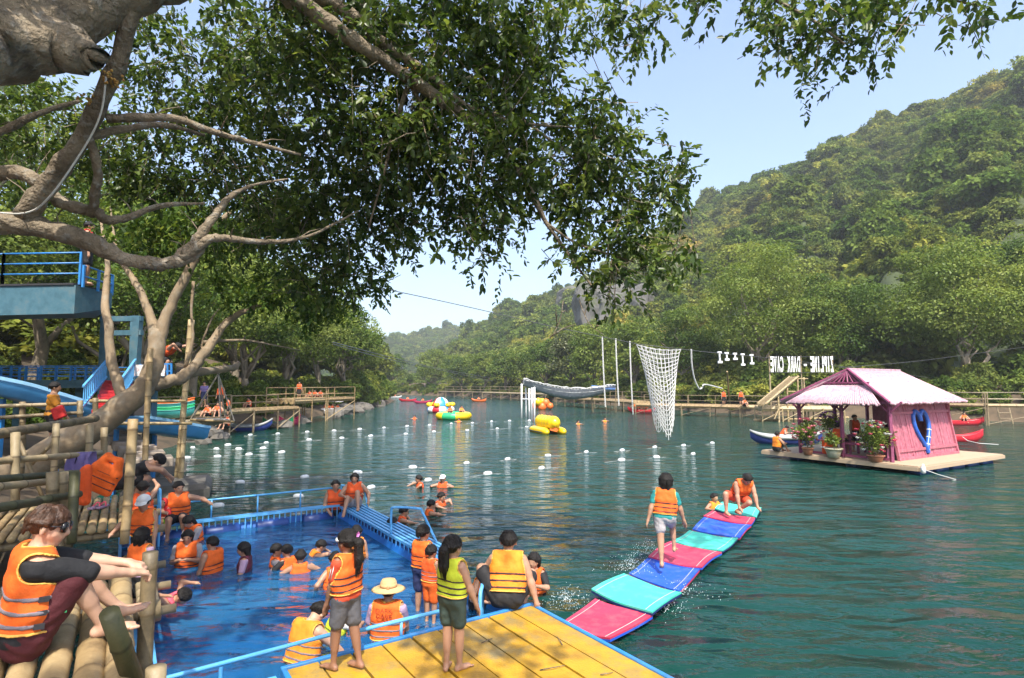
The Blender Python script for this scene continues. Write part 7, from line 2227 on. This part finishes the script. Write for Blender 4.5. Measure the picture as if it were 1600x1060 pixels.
# ---- on the mats
p = G(1040, 886, .12); person(p, R(-14), 1.42, 'girl in orange vest and pale shorts running along the foam mats', dict(pel=(0, .02, .53), lean=.14, side=.06, fl=(-.04, -.10, .03), fr=(.10, .20, .15), kr=(.1, 1, .4), fdl=(0, .9, -.45), fdr=(.15, 1, -.1), hl=(-.19, -.02, .45), hr=(.22, .12, .44), hy=-.05), vest='orange', shirt='teal', shorts='pale', skin='tan', vox=.013, kid=True, long_hair=.06, sleeve=.6, short_len=.5, fingers=True)
p = G(1160, 803, .12); person(p, R(188), 1.62, 'man in orange vest crawling on the last foam mat towards the viewer', dict(pel=(0, -.10, .22), lean=.75, hp=-.2, neck=-.1, hl=(-.13, .20, .015), hr=(.12, .16, .02), fl=(.05, -.05, .03), fr=(.24, .02, .03), kl=(-.3, 1, .5), kr=(.9, .6, .6), el=(-.9, -.1, 0), er=(.9, -.1, 0), hdl=(0, .9, -.3), hdr=(0, .9, -.3)), vest='orange', shorts='rust', skin='tan', vox=.014, eyes=True)

def swimmer(px, py, up, yaw, H, label, D_=None, **kw):
    """someone standing or floating in the water: up = metres of body above the surface"""
    p = G(px, py, 0)
    kw.setdefault('legs', False); kw.setdefault('vox', .018)
    return person((p.x, p.y, up - H), yaw, H, label, group='people in the water', **kw)
ARMS_F = dict(hl=(-.10, .20, .62), hr=(.10, .20, .62))
swimmer(1116, 794, .36, R(200), 1.2, 'child in amber vest swimming beside the last foam mat', kid=True, vest='amber', pose=dict(hl=(-.2, .2, .72), hr=(.2, .2, .72)))
# pool, far side
swimmer(523, 806, .84, R(205), 1.55, 'man in orange vest pointing at the far corner of the pool', vest='deep_orange', eyes=True, legs=True, shorts='black', pose=dict(hl=(-.30, .22, .78), hr=(.10, .16, .55), hdl=(-.5, .8, .1)), vox=.015)
p = uv(c0, .25, .35, .22); person(p, R(190), 1.45, 'woman in orange vest sitting with knees up at the far pool corner', dict(pel=(0, 0, .07), lean=.05, fl=(-.08, .26, .03), fr=(.12, .30, -.04), kl=(0, .4, 1), kr=(0, .4, 1), hl=(-.22, .1, .10), hr=(.14, .2, .2)), vest='deep_orange', shorts='pale', eyes=True, long_hair=.15, vox=.015, short_len=.4)
p = uv(c1, .62, -.05, .22); person(p, R(205), 1.6, 'man in orange vest sitting on the back pool rail beside the hooded child', dict(pel=(0, 0, .07), lean=.08, fl=(-.1, .2, -.12), fr=(.08, .22, -.14), hl=(-.34, .10, .24), hr=(.12, .2, .18), hy=.5), vest='orange', shorts='black', eyes=True, vox=.016)
p = uv(c1, .38, .02, .22); person(p, R(185), .95, 'small child in a dark red hood sitting on the back pool rail', dict(pel=(0, 0, .08), lean=.1, fl=(-.08, .22, -.1), fr=(.08, .22, -.1), hl=(-.08, .2, .2), hr=(.08, .2, .2)), vest='red', strap=None, shirt='red', shorts='neon', hood='red', kid=True, vox=.015)
swimmer(306, 843, .56, R(150), 1.5, 'woman in orange vest looking down near the back left of the pool', vest='orange', shirt='pale', pose=dict(hp=-.5, lean=.2, hl=(-.1, .2, .5), hr=(.1, .2, .52)), long_hair=.05, skin='light', vox=.015)
swimmer(292, 884, .62, R(195), 1.4, 'girl in a pale shirt and orange vest holding its cords', vest='orange', shirt='pale', pose=dict(hl=(-.06, .15, .66), hr=(.06, .15, .66), hp=-.15), eyes=True, long_hair=.04, vox=.014)
swimmer(331, 893, .58, R(70), 1.4, 'boy in orange vest facing left in the pool', vest='orange', pose=dict(hl=(-.12, .1, .48), hr=(.13, .05, .45), hy=.25), eyes=True, vox=.014)
swimmer(383, 890, .44, R(105), 1.25, 'girl in a plum vest and lilac shirt alone in the pool', vest='plum', shirt='lilac', kid=True, pose=dict(hl=(-.12, .15, .6), hr=(.16, .15, .62), hp=-.15), eyes=True, long_hair=.12, vox=.014)
swimmer(430, 882, .34, R(-70), 1.2, 'child at the left of the huddle of kids in the pool', vest='orange', kid=True, shirt='pale', pose=dict(hl=(-.1, .2, .7), hr=(.1, .22, .72)), vox=.016)
swimmer(453, 886, .36, R(60), 1.2, 'middle child of the huddle of kids in the pool', vest='orange', kid=True, shirt='black', pose=dict(hl=(-.1, .2, .7), hr=(.1, .22, .72), lean=.2), vox=.016)
swimmer(469, 893, .34, R(15), 1.2, 'child seen from behind at the right of the huddle in the pool', vest='orange', kid=True, pose=dict(hl=(-.18, .15, .7), hr=(.15, .2, .72)), vox=.016)
swimmer(481, 868, .30, R(-60), 1.2, 'child swimming behind the huddle of kids in the pool', vest='amber', kid=True, pose=dict(lean=.5, hl=(-.1, .3, .75), hr=(.1, .3, .75)), vox=.016)
swimmer(556, 872, .55, R(10), 1.3, 'tall orange vested person behind the girl with goggles in the pool', vest='amber', kid=True, vest_up=.03, vox=.016)
swimmer(524, 918, .50, R(25), 1.25, 'person with an orange vest bobbing left of the girl with goggles', vest='orange', kid=True, pose=dict(lean=.15, hl=(-.22, .05, .55)), vox=.014)
swimmer(605, 994, .66, R(-4), 1.5, 'woman in a straw hat and orange vest in the pool beside the platform', vest='orange', strap='strapgrey', shirt='lilac', hat=True, pose=dict(hl=(-.15, .12, .5), hr=(.12, .16, .5)), vox=.0125, extra=None)
swimmer(468, 1034, .66, R(-28), 1.5, 'person in orange vest with head bowed at the near edge of the pool', vest='amber', strap='strapgrey', pose=dict(lean=.32, hp=-.5, neck=.3, hl=(-.1, .25, .55), hr=(.22, .28, .50)), vox=.0125, skin='light', fingers=True)
swimmer(512, 990, .42, R(-50), 1.2, 'child in a lime vest floating next to the bowed person', vest='lime', kid=True, shirt='white', pose=dict(lean=.5, hl=(-.1, .3, .7), hr=(.12, .3, .7)), vox=.014)
swimmer(240, 972, .70, R(-100), 1.15, 'child in a pink vest floating face down at the left edge of the pool', vest='pink', kid=True, pose=dict(lean=1.15, hl=(-.2, .3, .75), hr=(.2, .3, .75)), vox=.014)
# boys by the platform
p = G(659, 968, -.1); person(p, R(-30), 1.20, 'taller boy in orange vest and patterned shirt standing by the pool steps', dict(hl=(-.13, .1, .45), hr=(.13, .08, .44), hy=-.2), vest='orange', shirt='navy', shorts='navy', kid=True, vox=.0125)
p = G(672, 978, -.05); person(p, R(-35), .98, 'smaller boy in orange vest standing in front of the taller boy', dict(hl=(-.13, .06, .42), hr=(.13, .06, .42), hy=-.2), vest='deep_orange', strap='strapgrey', shorts='orange', kid=True, vox=.0115)
p = G(748, 948, 0); person((p.x, p.y, -.55), R(-140), 1.2, 'child in orange vest climbing out at the platform corner, left of the crouching man', dict(lean=.45, hp=-.4, hl=(-.1, .25, .55), hr=(.1, .25, .6)), vest='amber', kid=True, vox=.014, long_hair=.05)
p = G(838, 935, 0); person((p.x, p.y + .3, -.75), R(150), 1.3, 'dark haired swimmer holding on just beyond the crouching man', dict(lean=.1, hl=(-.1, .2, .7), hr=(.1, .2, .7)), vest='orange', shirt='black', kid=True, vox=.014, long_hair=.05, legs=False)
# river swimmers behind the pool
for px, py, yw, lb, ve in ((608, 834, -100, 'swimmer nearest the right pool walkway', 'orange'), (626, 815, -80, 'swimmer second from the right pool walkway', 'deep_orange'), (669, 804, -70, 'front swimmer of the pair in open water, arm stretched out', 'orange'), (686, 790, -120, 'rear swimmer of the pair in open water', 'deep_orange'), (658, 760, 110, 'swimmer left of the boy with a pale cap in open water', 'deep_orange')):
    swimmer(px, py, .34, R(yw), 1.3, lb + ' in orange', vest=ve, kid=True, vest_up=.02, pose=dict(lean=.15, hl=(-.2, .16, .72), hr=(.17, .24, .74), el=(-1, 0, .3), er=(1, .1, .2)), vox=.018, eyes=True, key='swim%d' % (px % 2))
swimmer(692, 761, .36, R(170), 1.3, 'swimmer with a pale cap in open water', vest='deep_orange', kid=True, vest_up=.03, cap='white', pose=dict(hl=(-.2, .2, .76), hr=(.2, .2, .76)), vox=.018)
# ---- around the lower bamboo deck
p = G(196, 786, D2Z); person(p, R(-62), 1.6, 'person in black shirt bending over on the lower bamboo deck', dict(pel=(0, -.05, .22), lean=1.0, hp=-.2, fl=(-.08, .02, .035), fr=(.08, .06, .035), hl=(-.06, .36, .22), hr=(.06, .38, .25)), vest=None, shirt='black', shorts='black', vox=.015, sleeve=.8)
p = P(226, 800, 8.25); person((p.x, p.y, .12), R(190), 1.28, 'boy in a white cap and orange vest holding the bamboo pole', dict(hl=(-.13, .05, .42), hr=(.24, .14, .62), hp=-.25), vest='orange', shorts='black', cap='white', kid=True, vox=.013, eyes=True)
p = P(220, 860, 7.1); person((p.x, p.y, .05), R(-10), 1.16, 'child in lilac sleeves and orange vest seen from behind at the pool edge', dict(hl=(-.14, .05, .42), hr=(.14, .05, .42)), vest='orange', shirt='lilac', shorts='black', kid=True, vox=.012, long_hair=.05)
p = P(222, 780, 9.0); person((p.x, p.y, .3), R(20), 1.15, 'child with raised arms being dressed in an orange vest', dict(hl=(-.16, .18, .98), hr=(.10, .2, .95), lean=.05), vest='deep_orange', shorts='black', kid=True, vox=.014, vest_up=.05)
# ---- bank and towers
p = P(78, 700, 12.6); person((p.x, p.y, 1.42), R(-60), 1.62, 'man in a mustard shirt and black shorts carrying a red bag on the bank path', dict(hl=(-.13, .1, .42), hr=(.14, .2, .46), fr=(.06, .16, .06)), vest=None, shirt='mustard', shorts='black', vox=.016)
b = MB(); q = P(92, 645, 12.3); b.box(q, (.22, .14, .26), (Vector((.8, .4, .4)).normalized(), Vector((-.4, .9, 0)).normalized(), Vector((-.3, -.1, .9)).normalized())); o = b.build('red_bag', cloth('red', (.5, 0, 0)), None, bevel=.02); tag(o, 'red bag in the hand of the man in the mustard shirt', 'bag')
p = P(134, 428, 14.2); person((p.x, p.y, 5.41), R(-60), 1.66, 'person in dark shorts and a dark red vest standing on the diving platform', None, vest='red', shorts='black', vox=.022, strap=None)
p = P(256, 590, 16.7); person((p.x, p.y, p.z + .05), R(-85), 1.5, 'person in orange bending forward to jump on the stair landing', dict(pel=(0, -.1, .40), lean=1.1, fl=(-.06, 0, .035), fr=(.06, .05, .035), hl=(-.15, .42, .62), hr=(.1, .3, .5)), vest='deep_orange', shorts='black', vox=.022)
# ---- far people: a few poses shared
SIT = dict(pel=(0, 0, .07), lean=.1, fl=(-.08, .26, .02), fr=(.08, .28, .02), kl=(0, .4, 1), kr=(0, .4, 1), hl=(-.12, .2, .2), hr=(.12, .2, .2))
SEAT = dict(pel=(0, 0, .30), lean=.08, fl=(-.08, .22, .03), fr=(.08, .24, .03), kl=(0, 1, .2), kr=(0, 1, .2), hl=(-.12, .2, .36), hr=(.12, .2, .36))
def far(px, py, d, yaw, label, kind='sit', H=1.5, vest='deep_orange', shorts='black', z=None, skin='tan', group='people across the water', **kw):
    p = P(px, py, d)
    pose = {'sit': SIT, 'stand': None, 'seat': SEAT}[kind]
    return person((p.x, p.y, p.z if z is None else z), R(yaw), H, label, pose, vest=vest, shorts=shorts, skin=skin, vox=.034 if d > 30 else .026, strap=None, group=group, key='far_%s_%d' % (kind, d > 30), **kw)
far(325, 653, 31, 160, 'left one of the orange pair sitting behind the rope swing'); far(340, 651, 31, 200, 'right one of the orange pair sitting behind the rope swing'); far(353, 670, 30, 170, 'person in orange sitting low at the water right of the rope swing')
far(344, 640, 33, 180, 'person standing in orange and black behind the rope swing', 'stand'); far(318, 636, 33, 180, 'person in dark clothes behind the ropes of the swing', 'stand', vest=None, shorts='navy', shirt='purple'); far(356, 652, 32, 120, 'child in orange by the right rope of the swing', 'stand', 1.1)
far(389, 640, 39, 150, 'person in orange standing on the low left dock', 'sit', z=1.36)
far(467, 630, 47, 190, 'person in orange standing on the high left dock', 'stand', z=1.8)
for k, (x, lb) in enumerate(((484, 'left'), (492, 'middle'), (500, 'right'))): far(x, 632, 48.5 + .6 * k, 150 + 30 * k, '%s one of three people sitting in orange on the high left dock' % lb, 'sit', z=1.8)
for k, (x, lb) in enumerate(((508, 'first'), (514, 'second'), (520, 'third'), (527, 'fourth'))): far(x, 640, 59.5 + .5 * (k % 2), 120 + 40 * k, '%s person in orange from the left on the white raft' % lb, 'sit', z=.3, vest=('deep_orange', 'orange')[k % 2])
U_ = empty('umbrella', G(519, 647, 0) + Vector((0, 0, .4)), 'pale umbrella open over the people on the white raft', 'umbrella')
b = MB(); b.lathe(G(520, 647, 0) + Vector((.3, .2, 1.25)), [(.75, -.02), (.74, 0), (.5, .16), (.04, .26)], 10); set_parent(b.build('canopy', cloth('pale', (.5, .5, .5)), None), U_)
b = MB(); b.cyl(G(520, 647, 0) + Vector((.3, .2, .4)), G(520, 647, 0) + Vector((.3, .2, 1.5)), .02, 6); set_parent(b.build('pole', m_dark, None), U_)
far(1131, 632, 55.2, 180, 'person in orange standing left of the upright pole on the right dock', 'stand', z=1.02); far(1158, 632, 54.4, 170, 'person in orange standing right of the upright pole on the right dock', 'stand', z=1.02); far(1163, 633, 52.9, 200, 'person in orange sitting at the edge of the right dock', 'sit', z=1.02); far(1192, 634, 51, 160, 'person in orange sitting at the foot of the plank ramp', 'sit', z=1.02)
for x, y, lb in ((998, 645, 'paddler in orange in the red canoe beyond the net'), (1010, 645, 'second paddler in the red canoe beyond the net'), (1012, 637, 'paddler in the orange kayak by the right dock'), (1507, 664.5, 'paddler in orange in the long red canoe at far right'), (637, 627.5, 'paddler in the red kayak nearest the left bank trees far off'), (661, 630.5, 'paddler in the kayak left of the round inflatables'), (748, 628, 'paddler in the far orange kayak right of the round inflatables'), (617, 622, 'paddler in the farthest pale boat')):
    q = G(x, y, 0); person((q.x, q.y, .18), R(150 + x % 60), 1.5, lb, SIT, vest='orange', shorts='black', vox=.034, strap=None, group='people across the water', key='far_sit_1')
for x, y, lb in ((903, 664, 'swimmer in orange between the banana boat and the hanging ropes'), (945, 659, 'swimmer in amber below the hanging ropes'), (648, 655, 'swimmer left of the yellow and green trampoline'), (717, 660, 'swimmer in front of the yellow and green trampoline'), (838, 657, 'swimmer beside the banana boat at the buoy line')):
    q = G(x, y, 0); person((q.x, q.y, .36 - 1.3), R(150 + x % 70), 1.3, lb, dict(hl=(-.2, .25, .76), hr=(.2, .25, .76)), vest='amber' if x % 2 else 'orange', legs=False, kid=True, vox=.03, strap=None, group='people across the water', key='far_swim')
q = Vector(TR.location); 
for dx, lb, ve in ((-.3, 'left one of two people on the yellow and green trampoline', 'orange'), (.65, 'right one of two people on the yellow and green trampoline', 'amber')):
    person((q.x + dx, q.y, .45), R(180 + dx * 60), 1.45, lb, SIT, vest=ve, shorts='black', vox=.034, strap=None, group='people across the water', key='far_sit_1')
# ---- houseboat
def onboat(a, bq, z, yaw, label, kind='seat', **kw):
    q = hb(a, bq, z)
    person((q.x, q.y, z), R(yaw), 1.5, label, {'sit': SIT, 'seat': SEAT, 'stand': None}[kind], vox=.024, strap=None, group='people on the houseboat', key='boat_' + kind, **{**dict(vest='deep_orange', shorts='black'), **kw})
onboat(.85, 3.05, .38, -60, 'person in orange sitting behind the pink flowering pot on the houseboat'); onboat(1.5, 3.35, .38, -100, 'person in orange sitting left of the violet plant on the houseboat'); onboat(2.3, 3.2, .32, 190, 'person in orange standing right of the violet plant on the houseboat', 'stand'); onboat(1.9, 1.75, .38, 60, 'person sitting next to the heart wall on the houseboat'); onboat(2.9, 2.4, .38, 120, 'person in orange seen through the heart window')
onboat(-.05, 5.0, .32, -75, 'person in amber vest kneeling at the left corner of the raft', 'sit', vest='amber')
q = G(1222, 692, 0); person((q.x, q.y + .1, .22), R(-110), 1.45, 'person in orange leaning over in the grey inflatable kayak', dict(SIT, lean=.6), vest='deep_orange', shorts='black', vox=.024, strap=None, group='people on the houseboat')
V_ = empty('life_vest', hb(.3, 3.05, .3), 'orange life vest hung on the low porch rail of the houseboat', 'life vest')
b = MB(); b.box(hb(.24, 3.1, .62), (.10, .44, .5), (E1, E2, Vector((0, 0, 1)))); set_parent(b.build('panel', cloth('deep_orange', (.7, .1, .02)), None, bevel=.04, smooth=True), V_)
b = MB(); b.box(hb(.18, 3.1, .62), (.03, .46, .04), (E1, E2, Vector((0, 0, 1)))); set_parent(b.build('strap', cloth('white', (1, 1, 1)), None), V_)
print('people', round(time.time() - T0, 1))

# ---- things lying and hanging about
def hung_vest(c, w, h, tilt, yaw, label, col='orange'):
    """empty life vest: two padded panels joined at the shoulders with belts"""
    r_ = empty('life_vest', c, label, 'life vest')
    A3 = lambda x, z: np.array((x * w, 0, z * h))
    me = sdf_mesh([(A3(-.40, z), A3(.40, z), .06, .06) for z in (-.40, -.27, -.14, 0, .10)] + [(A3(-.36, .1), A3(-.22, .44), .07, .055), (A3(.36, .1), A3(.22, .44), .07, .055), (A3(-.2, .42), A3(.2, .42), .05, .05), (A3(-.2, .2), A3(.2, .2), .05, .05)], .014, .03, name='panel')
    o = bpy.data.objects.new('panel', me); me.materials.append(cloth(col, (.8, .1, 0))); COL.objects.link(o); o.parent = r_
    for q in (-.30, -.12, .05):
        b = MB(); b.box((0, 0, h * q), (w * 1.04, .128, .022)); s_ = b.build('strap', cloth('strap', (0, 0, 0)), None, bevel=.01); s_.parent = r_
    r_.rotation_euler = (0, tilt, yaw)
hung_vest(P(164, 741, 8.6), .40, .56, R(26), R(10), 'orange life vest with dark belts hung on the bamboo rail')
me = sdf_mesh([(np.array((0, 0, -.28)), np.array((0, 0, .18)), .06, .055), (np.array((-.06, 0, -.28)), np.array((-.05, 0, .15)), .055, .05)], .014, .04, name='life_vest')
o = bpy.data.objects.new('life_vest', me); me.materials.append(cloth('deep_orange', (.8, .1, 0))); COL.objects.link(o); o.location = P(136, 752, 8.3); tag(o, 'second orange life vest seen edge-on below the purple towel', 'life vest')
tw_ = MB(); a_, c_ = P(110, 713, 9.0), P(147, 711, 9.3)
rows = []
for i in range(13):
    t_ = i / 12; p = a_.lerp(c_, t_)
    rows.append([p + Vector((.02 * math.sin(i * 1.9), -.08 - .03 * math.sin(i * 1.3 + j), -.05 - .07 * j - .02 * math.sin(i * .9))) if j >= 0 else p for j in (3, 2, 1, 0)] + [p + Vector((0, -.04, .055)), p + Vector((0, .05, .05)), p + Vector((0, .08, -.1)), p + Vector((0, .08, -.25))])
tw_.grid(rows); o = tw_.build('towel', cloth('purple', (.2, .15, .3)), None, smooth=True); tag(o, 'crumpled purple towel draped over the bamboo rail', 'towel')
for px, py, lb in ((150, 794, 'left sandal of the pink pair on the lower deck'), (160, 793, 'right sandal of the pink pair on the lower deck'), (127, 776, 'grey sandal lying behind the pink pair')):
    q = G(px, py, D2Z + .01); r_ = empty('sandal', q, lb, 'sandal')
    b = MB(); b.slab([(q.x - .05, q.y - .12), (q.x + .04, q.y - .12), (q.x + .055, q.y + .05), (q.x + .03, q.y + .13), (q.x - .03, q.y + .13), (q.x - .055, q.y + .04)], q.z, q.z + .025); set_parent(b.build('sole', cloth('lilac', (.4, .3, .4)), None), r_)
    b = MB(); b.tube(smooth_path([q + Vector((-.05, 0, .02)), q + Vector((-.02, .04, .07)), q + Vector((.02, .04, .07)), q + Vector((.05, 0, .02))], 4), .012, 6); set_parent(b.build('strap', cloth('pink', (.8, .1, .2)), None, smooth=True), r_)
# handwriting on the straw hat woman's vest
hw = [o for o in bpy.data.objects if o.get('label', '').startswith('woman in a straw hat')][0]
for k, (txt, zz) in enumerate((('DARK', 1.15), ('CAVE', 1.08))):
    tm = text_mesh(txt, .075, cloth('marker', (.35, .04, .01)), 'lettering', .002)
    o = bpy.data.objects.new('lettering', tm); COL.objects.link(o); o.parent = hw
    o.matrix_basis = Matrix.Translation((0.0, -.155 + .012 * k, zz)) @ Matrix.Rotation(math.pi / 2, 4, 'X')
# splashes thrown up by the running girl
m_spl, nt, bs = nodes_of('splash_drops')
bs.inputs['Base Color'].default_value = (.75, .82, .84, 1); bs.inputs['Roughness'].default_value = .15
def splash(px, py, n, sp, hgt, label, seed):
    rr = random.Random(seed); c = G(px, py, 0.0); b = MB()
    for k in range(n):
        a = rr.uniform(0, 6.28); d_ = abs(rr.gauss(0, sp)); z_ = abs(rr.gauss(0, hgt)) * math.exp(-d_ / sp * .5)
        q = c + Vector((math.cos(a) * d_, math.sin(a) * d_, .03 + z_)); s_ = rr.uniform(.0015, .006)
        b.add([q + Vector((s_, 0, 0)), q + Vector((-s_, 0, 0)), q + Vector((0, s_, 0)), q + Vector((0, -s_, 0)), q + Vector((0, 0, s_ * 1.6)), q + Vector((0, 0, -s_ * 1.6))], [(0, 2, 4), (2, 1, 4), (1, 3, 4), (3, 0, 4), (2, 0, 5), (1, 2, 5), (3, 1, 5), (0, 3, 5)])
    o = b.build('splash', m_spl, None, smooth=True); tag(o, label, 'splash', kind='stuff')
splash(884, 945, 260, .22, .10, 'white splash of water near the platform corner', 1); splash(985, 893, 260, .25, .12, 'splash of drops behind the running girl', 2); splash(1012, 868, 200, .25, .12, 'spray of drops at the left edge of the middle red mat', 3); splash(1070, 928, 160, .25, .05, 'drops along the right side of the blue mat', 4); splash(1040, 955, 160, .22, .05, 'drops along the right side of the mint mat', 5)
print('crowd', round(time.time() - T0, 1))
# ================================================================== the air
def haze():
    m = bpy.data.materials.new('haze_air'); m.use_nodes = True
    nt = m.node_tree; nt.nodes.clear()
    out = nt.nodes.new('ShaderNodeOutputMaterial')
    pv = nt.nodes.new('ShaderNodeVolumePrincipled')
    pv.inputs['Color'].default_value = (0.90, 0.95, 1.0, 1)
    pv.inputs['Density'].default_value = HAZE_D
    pv.inputs['Anisotropy'].default_value = 0.2
    nt.links.new(pv.outputs[0], out.inputs['Volume'])
    b = MB(); b.box((40, 395, 122), (1160, 1090, 260))
    o = b.build('haze', m)
    tag(o, 'thin bluish haze filling the air of the valley', 'haze', kind='stuff')
HAZE_D = 0.00045
haze()
print('done', round(time.time() - T0, 1))
